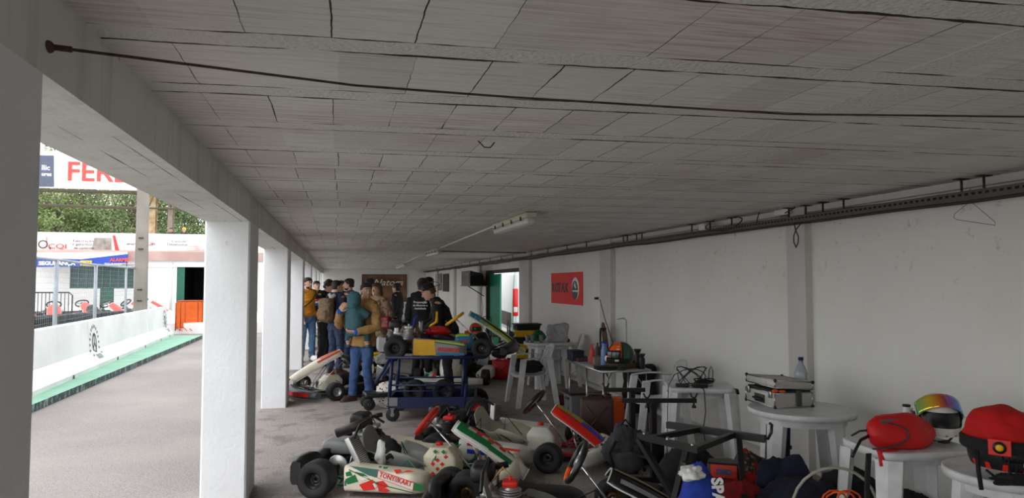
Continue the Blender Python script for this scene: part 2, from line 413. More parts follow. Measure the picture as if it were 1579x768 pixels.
# pilasters on the right wall
n = 1
for y0, y1 in ((5.46, 5.72), (10.05, 10.5), (14.75, 15.6), (20.2, 20.5), (24.7, 25.0), (29.2, 29.5)):
    b = MB(); b.span((XW-.07, y0, 0), (XW+.0, y1, ZC)); o = b.build('wall_pilaster', MCONC)
    struct(o, 'flat white pilaster on the right wall', 'pilaster')
# ceiling/wall beam strip on right
b = MB(); b.span((XW-.05, YF, ZC-.05), (XW, YB, ZC)); struct(b.build('trim_3', MCONC), 'narrow white strip where wall meets ceiling', 'trim')
# pillars and beam on left
PY = [-3.2, 1.187, 5.70, 10.05, 14.45, 18.85, 23.25, 27.65, 32.05]
for i, y in enumerate(PY):
    b = MB(); z1 = 2.12
    V = [(XO, y), (XP, y), (XP, y+.60), (XO, y+.60)]
    c_ = .012; ring = []
    for k, (px, py) in enumerate(V):
        cx, cy = (XO+XP)/2, y+.3; sx = 1 if px > cx else -1; sy = 1 if py > cy else -1
        q = [(px-sx*c_, py), (px, py-sy*c_)]
        if sx*sy > 0: q = q[::-1]
        ring += q
    ring = sorted(ring, key=lambda p: math.atan2(p[1]-y-.3, p[0]-cx))
    b.loft([[(p[0], p[1], z) for p in ring] for z in (0, z1)], smooth=False)
    o = b.build('pillar', MPIL); struct(o, 'white painted concrete pillar of the open side', 'pillar')
b = MB()
b.span((XO, YF, 2.12), (XP, YB, ZC+.25)); struct(b.build('ceiling_beam', MBEAM), 'long concrete beam along the open side', 'beam')
# roof upstand to block the sky
b = MB(); b.span((XO-.0, YF-.1, ZC+.25), (XW+.3, YB+.3, ZC+.35)); struct(b.build('roof', MCONC), 'flat roof', 'roof')
# --- green kerb platform, its painted edge
g = G('green_painted_concrete', .8)
g.col(g.mix(g.ramp(g.noise(g.tc, 3, 5), .35, .7), srgb(122, 168, 142), srgb(140, 184, 158))); MGREEN = g.m
g = G('worn_kerb_edge', .9)
s_ = g.noise(g.scale(g.tc, 1, 3.0, 1), 4, 6, .75)
g.col(g.mix(g.ramp(s_, .50, .6), srgb(58, 78, 78), srgb(150, 168, 160))); MKERB = g.m
ka = oz(52, 635); kb = oz(312, 522); kd = (kb-ka).normalized(); ks = ka-kd*9
nrm = Vector((-kd.y, kd.x, 0))
b = MB(); W_ = 2.6
def kpt(s_, off, z): p = ks+kd*s_-Vector((kd.y, -kd.x, 0))*(-off)*-1; return (p.x, p.y, z)
L_ = (kb-ks).length
def side(p, off): return Vector((p.x-off*kd.y, p.y+off*kd.x, 0))
q = [ks, kb, side(kb, W_), side(ks, W_)]
b.m(MGREEN).add([(p.x, p.y, .1) for p in q], [(0, 1, 2, 3)])
b.m(MKERB).add([(p.x, p.y, z) for p in q for z in (0, .1)], [(0, 2, 3, 1), (2, 4, 5, 3), (4, 6, 7, 5), (6, 0, 1, 7)])
struct(b.build('trim_4'), 'raised green painted kerb platform beside the lane', 'kerb')
# --- far building (facade at Y=38)
YF_ = 38.0
P = lambda x, y: oy(x, y, YF_)
MCOP = m_plaster('red_brown_coping', (170, 140, 132), (188, 160, 152), spots=False)
bt = P(230, 402).z; xl, xr = P(-60, 400).x, -2.0
dx0, dx1, dz = P(273, 411).x, P(333, 411).x, P(273, 411).z
wx0, wx1, wz0, wz1 = P(107, 445).x, P(206, 445).x, P(107, 445).z, P(107, 408).z
gx0, gx1 = P(154, 445).x, P(176, 445).x
b = MB()
b.span((xl, YF_, 0), (wx0, YF_+.3, bt)); b.span((wx1, YF_, 0), (dx0, YF_+.3, bt)); b.span((dx1, YF_, 0), (xr+14, YF_+.3, bt))
b.span((wx0, YF_, wz1), (wx1, YF_+.3, bt)); b.span((dx0, YF_, dz), (dx1, YF_+.3, bt))
b.span((wx0, YF_, 0), (gx0, YF_+.3, wz0)); b.span((gx1, YF_, 0), (wx1, YF_+.3, wz0))
b.span((xl, YF_+.3, 0), (xl+.3, YF_+8, bt)); b.span((xl, YF_+.3, bt-.25), (xr+14, YF_+8, bt-.0)); b.span((xl, YF_+7.8, 0), (xr+14, YF_+8, bt))
pit = thing('pit_building', 'long low white building across the lane with dark garage opening', 'building', ((xl+xr)/2, YF_, 0))
def rel(o, t):
    o.parent = t; o.location = Vector(o.location)-t.location; return o
rel(b.build('wall', MWHITE), pit)
b = MB(); b.span((xl-.1, YF_-.15, bt), (xr+14, YF_+.5, P(230, 388).z)); rel(b.build('parapet', MCOP), pit)
MDG = mat('dark_green_shutter', (18, 66, 58), .5, var=.2, vs_=3)
b = MB(); b.span((wx0, YF_+.12, wz0), (wx1, YF_+.18, wz1)); wn = rel(b.build('window', MDG), pit)
b = MB()
for i in range(9): x = wx0+(wx1-wx0)*i/8; b.box((x, YF_+.09, (wz0+wz1)/2), (.06, .06, wz1-wz0))
b.box(((wx0+wx1)/2, YF_+.09, wz1-.03), (wx1-wx0, .06, .06)); b.box(((wx0+wx1)/2, YF_+.09, wz0+.03), (wx1-wx0, .06, .06))
o = rel(b.build('window_bars', mat('green_frame', (30, 96, 80), .5)), pit)
b = MB(); b.span((gx0, YF_+.1, 0), (gx1, YF_+.16, wz0)); b.span((gx0+.1, YF_+.07, .1), (gx1-.1, YF_+.1, wz0-.4)); rel(b.build('door', mat('green_door', (20, 92, 72), .5)), pit)
b = MB(); b.span((dx0, YF_+.02, 0), (dx0+.35, YF_+.12, dz)); rel(b.build('door_leaf', mat('green_door', (20, 92, 72), .5)), pit)
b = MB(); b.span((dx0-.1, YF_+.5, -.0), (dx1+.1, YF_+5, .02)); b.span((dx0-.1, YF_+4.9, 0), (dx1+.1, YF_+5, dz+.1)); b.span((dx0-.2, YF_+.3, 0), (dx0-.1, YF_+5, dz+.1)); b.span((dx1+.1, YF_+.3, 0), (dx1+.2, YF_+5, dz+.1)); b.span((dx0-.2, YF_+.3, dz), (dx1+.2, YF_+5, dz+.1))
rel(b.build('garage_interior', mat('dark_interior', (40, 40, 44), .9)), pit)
b = MB(); b.span((xl, YF_-.06, bt-.30), (xr, YF_, bt-.24)); b.tube([(dx0-.25, YF_-.06, bt-.1), (dx0-.25, YF_-.06, 0)], .05); rel(b.build('gutter', MWHITE), pit)
M_yel = mat('yellow_stripe', (200, 180, 40), .7)
# banner fixed on the roof railing
def banner(name, label, x0, y0, x1, y1, Y, base_col, texts, extra=None, cat='banner', rows=None):
    a = oy(x0, y1, Y); c_ = oy(x1, y0, Y)
    t = thing(name, label, cat, (a.x, Y, a.z))
    wd, h = c_.x-a.x, c_.z-a.z
    b = MB(); nu = 24
    b.grid(lambda u, v: (u*wd, .03*math.sin(u*23)*math.sin(v*3), v*h), nu, 4, .012); b.build('cloth', base_col, t)
    pad = -.05
    for (s_, px, py, hpx, colr, *o_) in texts:
        p = oy(px, py, Y); sz = (oy(px, py-hpx, Y).z-p.z)/.70
        kw = o_[0] if o_ else {}
        text('lettering', s_, sz, T(p.x-a.x, pad, p.z-a.z) @ R(PI/2, 'X'), colr, t, .004, **kw)
    if extra: extra(t, a, Y)
    return t
M_tred = mat('letter_red', (216, 78, 68), .6); M_tblk = mat('letter_dark', (60, 60, 66), .6); M_twht = mat('letter_white', (240, 240, 240), .6)
M_ban = mat('banner_vinyl', (236, 234, 232), .5, var=.04)
def ext1(t, a, Y):
    def sh(pts, m_, y=-.045, nm='print'):
        b = MB(); b.prism([(oy(x, y_, Y).x-a.x, oy(x, y_, Y).z-a.z) for x, y_ in pts], .006, T(0, y, 0)); b.build(nm, m_, t)
    sh([(174, 363), (178, 363), (184, 386), (178, 386)], mat('print_red', (214, 60, 56), .6))
    sh([(146, 367), (172, 367), (172, 385), (142, 385)], mat('print_photo', (168, 156, 150), .6, col2=(110, 104, 100), vs_=4))
    sh([(290, 378), (319, 380), (319, 386), (288, 386)], mat('print_brown', (190, 150, 145), .6, col2=(225, 215, 212), vs_=3))
    sh([(72, 366), (73.2, 366), (73.2, 381), (72, 381)], M_tred)
    b = MB()
    for i in range(12):
        x = oy(63+i*23, 370, Y).x-a.x; b.cyl((x, .08, oy(63, 388, Y).z-a.z-.3), (x, .08, oy(63, 362, Y).z-a.z+.1), .025, seg=6)
    b.build('railing', M_steel, t)
banner('balcony_banner', 'long white sponsor banner with CQI lettering along the roof railing', 40, 362, 340, 387, YF_+.35, M_ban, [
    ('CQI', 74, 383, 7, M_tred, dict(sx=1.5, bold=.004)), ('O,', 58, 383, 13, M_tblk), ('www.', 195, 378, 4.5, M_tblk, dict(sx=1.3)), ('CQI', 219, 378, 5.5, M_tred, dict(sx=1.2)), ('.pt', 232, 378, 5, M_tblk),
    ('Fabricação', 113, 373, 3.6, M_tblk, dict(sx=1.3)), ('e gabaritos', 112, 378.4, 3.6, M_tblk, dict(sx=1.2)), ('de controlo', 114, 384, 3.6, M_tblk, dict(sx=1.15)),
    ('Controlo', 265, 373.5, 3.2, M_tblk, dict(sx=1.2)), ('Dimensional', 258, 378.5, 3.4, M_tblk, dict(sx=1.2))], ext1)
# white canopy with blue valance
t = thing('shop_awning', 'white canopy with blue SEGURANÇA valance over the green window', 'awning', tuple(P(62, 412)))
def rl(p): return tuple(Vector(p)-t.location)
A = oy(40, 388, 38); b = MB()
Yv = 36.0
v = lambda x, y: oy(x, y, Yv)
cw = oy(90, 389.5, 37.9); ce = oy(196, 388.5, 37.9)
b.add([rl(v(40, 398)), rl(v(124, 400)), rl(v(197, 392)), rl(ce), rl(cw), rl(oy(40, 389.5, 37.9))], [(0, 1, 4, 5), (1, 2, 3, 4)])
b.build('roof_sheet', M_ban, t)
b = MB(); MBL = mat('valance_blue', (38, 70, 165), .6)
b.m(MBL).hexa([rl(v(40, 412)), rl(v(126, 411)), rl(Vector(v(126, 411))+Vector((0, .05, 0))), rl(Vector(v(40, 412))+Vector((0, .05, 0))), rl(v(40, 398)), rl(v(126, 399.5)), rl(Vector(v(126, 399.5))+Vector((0, .05, 0))), rl(Vector(v(40, 398))+Vector((0, .05, 0)))])
b.hexa([rl(v(126, 411)), rl(v(197, 405)), rl(Vector(v(197, 405))+Vector((0, .05, 0))), rl(Vector(v(126, 411))+Vector((0, .05, 0))), rl(v(126, 399.5)), rl(v(197, 391.5)), rl(Vector(v(197, 391.5))+Vector((0, .05, 0))), rl(Vector(v(126, 399.5))+Vector((0, .05, 0)))])
va = b.build('valance', MBL, t)
for s_, x, y, h, c_, kw in (('SEGURANÇA', 60, 408.5, 5.5, M_twht, dict(bold=.01, sx=1.1)), ('SEGURANÇA', 161, 408.5, 3, M_twht, {}), ('ALARMES', 170, 403, 5, M_tred, dict(bold=.01, sx=.95)), ('JURNA', 127, 408, 4.5, M_tblk, dict(sx=.9))):
    p = v(x, y); text('lettering', s_, (v(x, y-h).z-p.z)/.7, T(*rl(Vector(p)-Vector((0, .03 if s_ != 'JURNA' else .06, 0)))) @ R(PI/2, 'X'), c_, t, .004, **kw)
b = MB(); p0 = rl(v(124, 409.5)); p1 = rl(v(142, 402)); b.span((p0[0], -.04, p0[2]), (p1[0], 0, p1[2]), T(0, p0[1]-.0, 0)); b.build('yellow_sign', mat('sign_yellow', (235, 205, 40), .6), t)
b = MB()
for x in (44, 195): p = rl(v(x, 405)); b.cyl((p[0], p[1]+.1, p[2]), (p[0], p[1]+.1, rl((0, 0, 0))[2]), .03, seg=8)
b.build('pole', M_steel, t)
# gantry with FERB banner, truss and columns behind the building
YG = 43.0
def exg(t, a, Y):
    z0 = oy(0, 290, Y).z-a.z; z1 = oy(0, 313, Y).z-a.z
    x1 = oy(305, 300, Y).x-a.x; b = MB(); n = 17; x0 = -1
    st = (x1-x0)/n
    for yy in (0.1, .9):
        b.tube([(x0, yy, z0), (x1, yy, z0)], .05, 6); b.tube([(x0, yy, z1), (x1, yy, z1-.1)], .05, 6)
        for i in range(n):
            if yy > .5: continue
            xa = x0+i*st; b.cyl((xa, yy, z0), (xa+st/2, yy, z1), .03, seg=5); b.cyl((xa+st/2, yy, z1), (xa+st, yy, z0), .03, seg=5)
    b.build('truss', mat('weathered_truss_steel', (84, 76, 58), .7), t)
    for (xx, wx, mm) in ((232, 12, mat('peeling_cream_paint', (196, 180, 150), .8, col2=(140, 104, 60), vs_=3)), (261, 7, mat('grey_brown_steel', (130, 118, 104), .8))):
        c0 = oy(xx-wx/2, 300, Y).x-a.x; c1 = oy(xx+wx/2, 300, Y).x-a.x; zb = -a.z; zt = oy(0, 289, Y).z-a.z
        b = MB(); b.span((c0, .3, zb), (c1, .36, zt)); b.span((c0, .75, zb), (c1, .81, zt)); b.span(((c0+c1)/2-.05, .36, zb), ((c0+c1)/2+.05, .75, zt)); b.build('column', mm, t)
    b = MB(); b.prism([(oy(x, y, Y).x-a.x, oy(x, y, Y).z-a.z) for x, y in ((40, 239), (83.5, 240), (83.5, 288), (40, 288))], .01, T(0, -.05, 0)); b.build('dark_panel', mat('slate_print', (84, 92, 112), .6), t)
banner('track_gantry', 'tall gantry with white FERB sponsor board on a steel truss', 40, 240, 260, 289, YG, M_ban, [
    ('FERB', 102, 278, 29, M_tred, dict(bold=.02, sx=1.0)), ('IA', 191, 278, 29, M_tred, dict(bold=.02)), ('llic', 64.5, 262, 7.5, M_twht, dict(bold=.008)), ('ures', 64.5, 271, 5.5, M_twht, dict(bold=.008))], exg, 'gantry')
# concrete power pole behind the barrier
pb = oz(215, 532); t = thing('concrete_pole', 'tall weathered grey concrete pole behind the white barrier', 'pole', (pb.x, pb.y, 0))
MPOLE = m_plaster('weathered_concrete', (118, 112, 104), (146, 140, 132), streak=True)
b = MB(); w2 = .155
b.hexa([(-w2, -.12, 0), (w2, -.12, 0), (w2, .12, 0), (-w2, .12, 0), (-.12, -.1, 6), (.12, -.1, 6), (.12, .1, 6), (-.12, .1, 6)])
b.build('shaft', MPOLE, t)
b = MB()
for z in (1.2, 1.5, 2.6, 2.9): b.box((0.0, -.125, z), (.12, .03, .03))
b.build('step_notch', M_dsteel, t)
# --- jersey barriers
ba = oz(50, 612, .1); bb = oz(268, 517, .1); bd = (bb-ba).normalized(); b0 = ba-bd*6
Lt = (bb-b0).length; nseg = 6
cuts = [0, 3.0, (oz(150, 567, .1)-b0).length-.0, (oz(236, 529, .1)-b0).length, Lt]
MJER = m_plaster('white_barrier_paint', (222, 223, 222), (238, 238, 236), spots=False, streak=False)
prof = [(0, 0), (0, .07), (.17, .30), (.22, .86), (.38, .86), (.43, .30), (.60, .07), (.60, 0)]
bn = Vector((-bd.y, bd.x, 0))
if bn.x > 0: bn = -bn
labs = ['white concrete barrier nearest on the green kerb', 'white concrete barrier, second from the near end of the row', 'white concrete barrier bearing the round black club emblem, third of the row', 'white concrete barrier at the far end next to the orange gates']
for i in range(4):
    o_ = b0+bd*(cuts[i]+.01); L1 = cuts[i+1]-cuts[i]-.02
    t = thing('concrete_barrier', labs[i], 'barrier', tuple(o_), 0, 'white concrete barriers on the green kerb')
    rings = [[tuple(bd*s_+bn*x+Vector((0, 0, z))) for x, z in prof] for s_ in (0, L1)]
    b = MB(); b.loft(rings, smooth=False); b.build('body', MJER, t)
    b = MB()
    for s_ in (L1*.25, L1*.75):
        c0 = bd*s_+Vector((0, 0, .03)); b.add([tuple(c0+bd*k*.06-bn*.004+Vector((0, 0, z))) for k, z in ((-1, -.03), (1, -.03), (.7, .03), (-.7, .03))], [(0, 1, 2, 3)])
    b.build('lifting_slot', M_dgrey, t)
    if i >= 2:
        # emblem on the sloping faces: ring of dashes, wheel, small word
        s0 = .35 if i == 2 else L1-.45
        def face(u, h):   # h measured up the face, returns local point on face
            if h < .286: k = h/.286; x = .17*k; z = .07+.23*k
            else: k = (h-.286)/.56; x = .17+.05*k; z = .3+.56*k
            return bd*(s0+u)+bn*(x-.006)+Vector((0, 0, z))
        MEM = mat('emblem_black', (50, 52, 56), .7)
        b = MB()
        def stroke(pts, w_):
            for (a_, c_) in zip(pts[:-1], pts[1:]):
                d_ = Vector((c_[0]-a_[0], c_[1]-a_[1])); l_ = max(d_.length, 1e-6); nx, ny = -d_[1]/l_*w_, d_[0]/l_*w_
                b.add([tuple(face(a_[0]+nx, a_[1]+ny)), tuple(face(c_[0]+nx, c_[1]+ny)), tuple(face(c_[0]-nx, c_[1]-ny)), tuple(face(a_[0]-nx, a_[1]-ny))], [(0, 1, 2, 3)])
        for k in range(15):
            a1 = math.radians(-25+k*230/14); rr = .34
            for q_ in (0, .035): stroke([(math.cos(a1+q_)*rr*.85, .36+math.sin(a1+q_)*rr), (math.cos(a1+q_)*(rr+.07)*.85, .36+math.sin(a1+q_)*(rr+.07))], .008)
            stroke([(math.cos(a1)*rr*.9, .36+math.sin(a1)*rr*1.1), (math.cos(a1+.08)*rr*.9, .36+math.sin(a1+.08)*rr*1.1)], .008)
        ring = [(math.cos(2*PI*k/20)*.13, .42+math.sin(2*PI*k/20)*.17) for k in range(21)]; stroke(ring, .018)
        stroke([(0, .42), (0, .58)], .014); stroke([(0, .42), (-.1, .33)], .014); stroke([(0, .42), (.1, .33)], .014)
        for k in range(8): stroke([(-.15+k*.045, .1), (-.15+k*.045, .19)], .007); stroke([(-.15+k*.045, .1 if k % 2 else .19), (-.12+k*.045, .1 if k % 2 else .19)], .006)
        b.build('emblem', MEM, t)
# --- mesh fence panels behind the barriers
M_galv = mat('galvanised_steel', (150, 156, 162), .5, metal=.3)
fa = oz(82, 583); fb_ = oz(222, 527); fd = (fb_-fa).normalized(); fa0 = fa-fd*3.5
flen = 3.5; npan = int(((fb_-fa0).length)/flen)+1
labf = ['wire mesh fence panel at the left end of the fence', 'middle wire mesh fence panel behind the barrier', 'wire mesh fence panel next to the concrete pole', 'far wire mesh fence panel']
fposts = [fa0, fa, oz(144, 552), oz(222, 527)]
for i in range(3):
    p0, p1 = fposts[i], fposts[i+1]; d_ = p1-p0; L1 = d_.length; ang = math.atan2(d_.y, d_.x)
    t = thing('fence_panel', labf[i], 'fence', tuple(p0), ang, 'wire mesh fence panels')
    H_ = 2.08
    b = MB()
    for x in (.03, L1-.03) + ((L1*.55,) if i == 2 else ()): b.cyl((x, 0, 0), (x, 0, H_), .03, seg=8)
    b.cyl((.03, 0, H_), (L1-.03, 0, H_), .025, seg=8); b.cyl((.03, 0, .15), (L1-.03, 0, .15), .022, seg=8); b.build('frame', M_galv, t)
    b = MB(); nx = int(L1/.1)
    for k in range(nx): x = .06+k*(L1-.12)/(nx-1); b.cyl((x, 0, .15), (x, 0, H_), .0018, seg=3)
    for k in range(20): z = .2+k*.098; b.tube([(.03, 0, z), (L1*.5, .0, z-.01), (L1-.03, 0, z)], .0018, 3)
    b.build('wire_mesh', M_galv, t)
# crowd barrier (dark) in front of building
p = oz(60, 487)
t = thing('crowd_barrier', 'dark steel crowd barrier beside the white wall', 'barrier', (oy(40, 480, 27).x, 27, 0))
wd = oy(111, 480, 27).x-t.location.x; zt = oy(100, 451, 27).z; zb = .12
b = MB(); b.tube([(0, 0, zb), (0, 0, zt-.1), (.1, 0, zt), (wd-.1, 0, zt), (wd, 0, zt-.1), (wd, 0, 0)], .025, 8); b.tube([(0, 0, zb+.1), (wd, 0, zb+.1)], .02, 8); b.build('frame', M_dsteel, t)
b = MB()
for k in range(1, 12): b.cyl((wd*k/12, 0, zb+.1), (wd*k/12, 0, zt), .012, seg=6)
b.build('bars', M_dsteel, t)
# orange gates leaning stack at the end of the barriers
gp = oz(292, 515, .1)
MOG = mat('orange_gate_paint', (226, 100, 30), .5)
labg = ['orange steel gate panel at the left of the leaning stack', 'second orange gate panel from the left in the stack', 'third orange gate panel from the left in the stack', 'fourth orange gate panel, close to the right of the stack', 'orange gate panel at the right end of the stack']
for i in range(5):
    px = 273+i*7.0; Yg = oz(292, 510, .1).y+.1*i
    a = oy(px, 512-(.4*i), Yg); hgt = oy(px, 464, Yg).z-.1
    t = thing('orange_gate', labg[i], 'gate', (a.x, a.y-.25, .1), math.radians(38), 'stack of orange gate panels')
    wd = .75
    b = MB(); zz = hgt
    b.tube([(0, 0, .02), (0, 0, zz-.08), (.08, 0, zz), (wd-.08, 0, zz), (wd, 0, zz-.08), (wd, 0, .02)], .022, 8); b.tube([(0, 0, .12), (wd, 0, .12)], .02, 8); b.build('frame', mat('orange_frame_paint', (176, 72, 22), .5), t)
    b = MB(); b.span((.02, -.008, .12), (wd-.02, .008, zz-.03)); b.build('sheet', MOG, t)
    b = MB()
    for x in (.1, wd-.1): b.tube([(x, -.26, .02), (x, -.2, .05), (x, 0, .12), (x, .2, .05), (x, .26, .02)], .015, 6)
    b.build('foot', MOG, t)
# --- trees beyond the buildings
def m_leaf(name, a, b_):
    g = G(name, .6); g.col(g.mix(g.noise(g.tc, 1.5, 3), srgb(*a), srgb(*b_))); g.b.inputs['Subsurface Weight'].default_value = 0; return g.m
ML = [m_leaf('leaves_dark', (70, 92, 48), (108, 128, 72)), m_leaf('leaves_mid', (88, 112, 56), (134, 150, 88)), m_leaf('leaves_pale', (110, 128, 84), (154, 166, 120))]
MBK = mat('bark', (128, 116, 100), .9, col2=(86, 76, 64), vs_=3)
def tree(x, y, h, r, kind, label, dens=5200, zlow=.0):
    t = thing('tree', label, 'tree', (x, y, 0), 0, 'trees beyond the pit building')
    rnd = random.Random(int(x*13+y*7)); b = MB(); b.tube([(0, 0, 0), (.1, 0, h*.4), (.0, .1, h*.9)], [.22, .15, .04], 8)
    cl = []
    for i in range(26):
        a = rnd.uniform(0, 2*PI); zz = rnd.uniform(zlow, 1)**.9*h; rr = r*(1-.55*max(0, zz/h-.3))*rnd.uniform(.3, .95)
        c = Vector((math.cos(a)*rr, math.sin(a)*rr, zz)); cl.append((c, r*rnd.uniform(.22, .42)))
        b.tube([(0, 0, max(.1, zz*.75)), tuple(c)], [.05, .015], 4)
    b.build('trunk', MBK, t)
    V = []; F = []
    per = dens//26
    for c, rc in cl:
        for k in range(per):
            d = Vector((rnd.gauss(0, 1), rnd.gauss(0, 1), rnd.gauss(0, .7))); d = d.normalized()*rc*rnd.uniform(.3, 1.1)
            p = c+d; s_ = rnd.uniform(.06, .14)
            u = Vector((rnd.uniform(-1, 1), rnd.uniform(-1, 1), rnd.uniform(-1, 1))).normalized()*s_; v_ = u.orthogonal().normalized()*s_*.55
            o = len(V); V += [tuple(p-u), tuple(p+v_), tuple(p+u), tuple(p-v_)]; F.append((o, o+1, o+2, o+3))
    b = MB(); b.add(V, F); b.build('crown', ML[kind], t)
TL = ['dense dark green tree beyond the gantry', 'bushy mid green tree beyond the gantry', 'pale loose eucalyptus tree beyond the gantry']
for i, (px, Y, top, r, kind) in enumerate([(55, 62, 215, 3.2, 2), (88, 55, 300, 2.8, 1), (118, 62, 250, 3.2, 2), (108, 66, 205, 3.0, 2), (150, 56, 300, 2.9, 0), (178, 64, 262, 3.2, 1), (205, 58, 290, 2.6, 2), (240, 60, 280, 3.0, 1), (268, 56, 300, 2.4, 0), (296, 62, 300, 3.0, 0), (325, 58, 310, 2.6, 1), (140, 72, 200, 3.4, 2), (30, 56, 280, 3.0, 0), (75, 70, 235, 3.4, 1), (210, 72, 240, 3.4, 2), (285, 74, 290, 3.8, 2)]):
    p = oy(px, top, Y); tree(p.x, Y, p.z, r, kind, TL[kind], zlow=.12)
# ============================================================ KARTS
C_bk0 = mat('soft_black_cloth', (26, 26, 29), .9)
def cm(name, rgb, **k): return mat(name, rgb, k.pop('rough', .4), **k)
def tyre_mb(r, w, rimr=.065):
    b = MB(); h = w/2
    prof = [(rimr, -h*.86), (rimr+.012, -h*.97), (r*.78, -h), (r*.93, -h*.93), (r*.985, -h*.78), (r, -h*.5), (r, 0), (r, h*.5), (r*.985, h*.78), (r*.93, h*.93), (r*.78, h), (rimr+.012, h*.97), (rimr, h*.86)]
    b.lathe(prof, seg=28, axis='Y'); return b
def rim_mb(rimr, w):
    b = MB(); h = w/2*.86
    b.lathe([(rimr+.004, -h), (rimr+.006, -h+.008), (rimr-.010, -h+.012), (rimr-.016, -h*.4), (.034, -h*.30), (.030, -h*.36), (.012, -h*.36), (.012, h*.36), (.03, h*.36), (.034, h*.3), (rimr-.016, h*.4), (rimr-.010, h-.012), (rimr+.006, h-.008), (rimr+.004, h)], seg=24, axis='Y')
    for k in range(3):
        a = 2*PI*k/3; b.cyl((.035*math.cos(a), -h*.36-.012, .035*math.sin(a)), (.035*math.cos(a), h*.36+.012, .035*math.sin(a)), .006, seg=6)
    return b
def wheel(t, x, y, r, w, rm, yaw=0, flip=1, z=None):
    rimr = .065
    o = tyre_mb(r, w, rimr).build('tyre', M_rubber, t, (x, y, r if z is None else z)); o.rotation_euler = (0, 0, yaw)
    q = rim_mb(rimr, w).build('rim', rm, o)
    return o
def pod_rings(x0, x1, s, z0=.045, zt=.23, n=24, yin=.36, yout=.60):
    rings = []
    for i in range(n+1):
        u = i/n; x = x0+(x1-x0)*u
        e = (u/.04)**.5 if u < .04 else ((1-u)/.16)**.45 if u > .84 else 1
        top = z0+(zt-z0)*(.82+.22*(1-u)**1.2)*(.72+.28*e); yo = yin+(yout-yin)*(.55+.45*e)
        P_ = [(yin, z0+.02), (yin+.04, z0), (yo-.03, z0), (yo-.006, z0+.015), (yo, z0+.03), (yo, top-.022), (yo-.008, top-.006), (yo-.03, top), (yin+.05, top*.97), (yin, top*.85)]
        rings.append([(x, s*a, c) for a, c in P_])
    return rings
def make_kart(label, o, group=None, name='racing_kart'):
    t = thing(name, label, 'kart', (0, 0, 0), 0, group); det = o.get('det', 2)
    fr, pl, rim = o['frame'], o['plastic'], o['rim']
    rt, ft = .60, .56
    # chassis
    b = MB(); zc_ = .075
    for s in (1, -1):
        b.tube([(-.12, s*.30, zc_+.02), (.1, s*.32, zc_), (.45, s*.33, zc_), (.72, s*.26, zc_), (.95, s*.17, zc_), (1.2, s*.17, zc_+.005), (1.3, s*.12, zc_)], .015, 8)
        b.tube([(.98, s*.18, zc_), (1.04, s*.36, zc_+.02), (1.05, s*.43, .125)], .015, 8)
        b.tube([(.1, s*.33, zc_), (.13, s*.5, .07), (.4, s*.52, .07), (.7, s*.5, .07), (.72, s*.27, zc_)], .010, 6)
    for x, yw in ((-.12, .30), (.1, .32), (.48, .33), (.95, .17), (1.3, .12)): b.tube([(x, -yw, zc_), (x, yw, zc_)], .014, 8)
    b.build('chassis', fr, t)
    b = MB(); b.hexa([(.50, -.27, .058), (1.25, -.15, .058), (1.25, .15, .058), (.50, .27, .058), (.50, -.27, .064), (1.25, -.15, .064), (1.25, .15, .064), (.50, .27, .064)]); b.build('floor_tray', M_alu, t)
    # axle, wheels
    b = MB(); b.cyl((0, -rt, .14), (0, rt, .14), .02, seg=12)
    for s in (1, -1): b.box((0, s*.3, .12), (.09, .03, .11))
    b.build('rear_axle', M_dsteel, t)
    b = MB(); b.lathe([(.0, -.004), (.09, -.004), (.09, .004), (.0, .004)], T(0, .12, .14), 20, 'Y'); b.build('brake_disc', M_dsteel, t)
    b = MB(); b.lathe([(.0, -.004), (.085, -.004), (.088, 0), (.085, .004), (.0, .004)], T(0, -.2, .14), 28, 'Y'); b.build('sprocket', M_alu, t)
    for s in (1, -1):
        wheel(t, 0, s*rt, .14, .185, rim); wheel(t, 1.05, s*ft, .128, .125, rim, o.get('steer', 0)); 
        b = MB(); b.tube([(1.05, s*.43, .13), (1.05, s*.52, .128)], .014, 8); b.tube([(1.05, s*.43, .08), (1.05, s*.43, .17)], .017, 8); b.tube([(1.1, s*.42, .12), (1.12, s*.03, .13)], .006, 6); b.build('stub_axle', M_steel, t)
    # seat shell
    if o.get('seat'):
        def sf(u, v):
            # u along from front lip to the top of back; v across
            a = u; q = (v-.5)*2
            pts = [(.68, .15), (.58, .10), (.46, .075), (.34, .09), (.25, .15), (.19, .25), (.15, .35), (.125, .44)]
            k = a*(len(pts)-1); i = min(int(k), len(pts)-2); f = k-i
            x = pts[i][0]*(1-f)+pts[i+1][0]*f; z = pts[i][1]*(1-f)+pts[i+1][1]*f
            wd = .17+.035*math.sin(a*PI) - (.06*max(0, a-.75)*4*.6)
            rise = abs(q)**3.2
            side = .20*math.sin(min(1, a*1.35)*PI)**.8*rise if a < .74 else .20*math.sin(min(1, .74*1.35)*PI)**.8*rise*(1-(a-.74)/.26)
            fwd = side*.85*min(1, max(0, (a-.35)/.3)); up = side*(1-.55*min(1, max(0, (a-.35)/.3)))
            tip = .05*(abs(q)**2)*max(0, a-.7)/.3
            return (.0+x+fwd*.9, q*wd*(1+.05*rise), z+up-tip)
        b = MB(); b.grid(sf, 22, 14, .006, T(.06, 0, .0)); so_ = b.build('seat', o['seat'], t)
        b = MB()
        for s in (1, -1): b.tube([(.12, s*.30, .1), (.16, s*.2, .34)], .009, 6); b.tube([(.42, s*.32, .085), (.45, s*.18, .14)], .009, 6)
        b.build('seat_stay', M_steel, t)
    # steering
    sx, sz = o.get('sw', (.74, .47)); ta = o.get('swt', math.radians(42))
    b = MB(); b.tube([(1.10, 0, .1), (sx, 0, sz)], .009, 8); b.tube([(.93, -.14, .08), (.92, 0, .29), (.93, .14, .08)], .008, 8); b.build('steering_column', M_chrome, t)
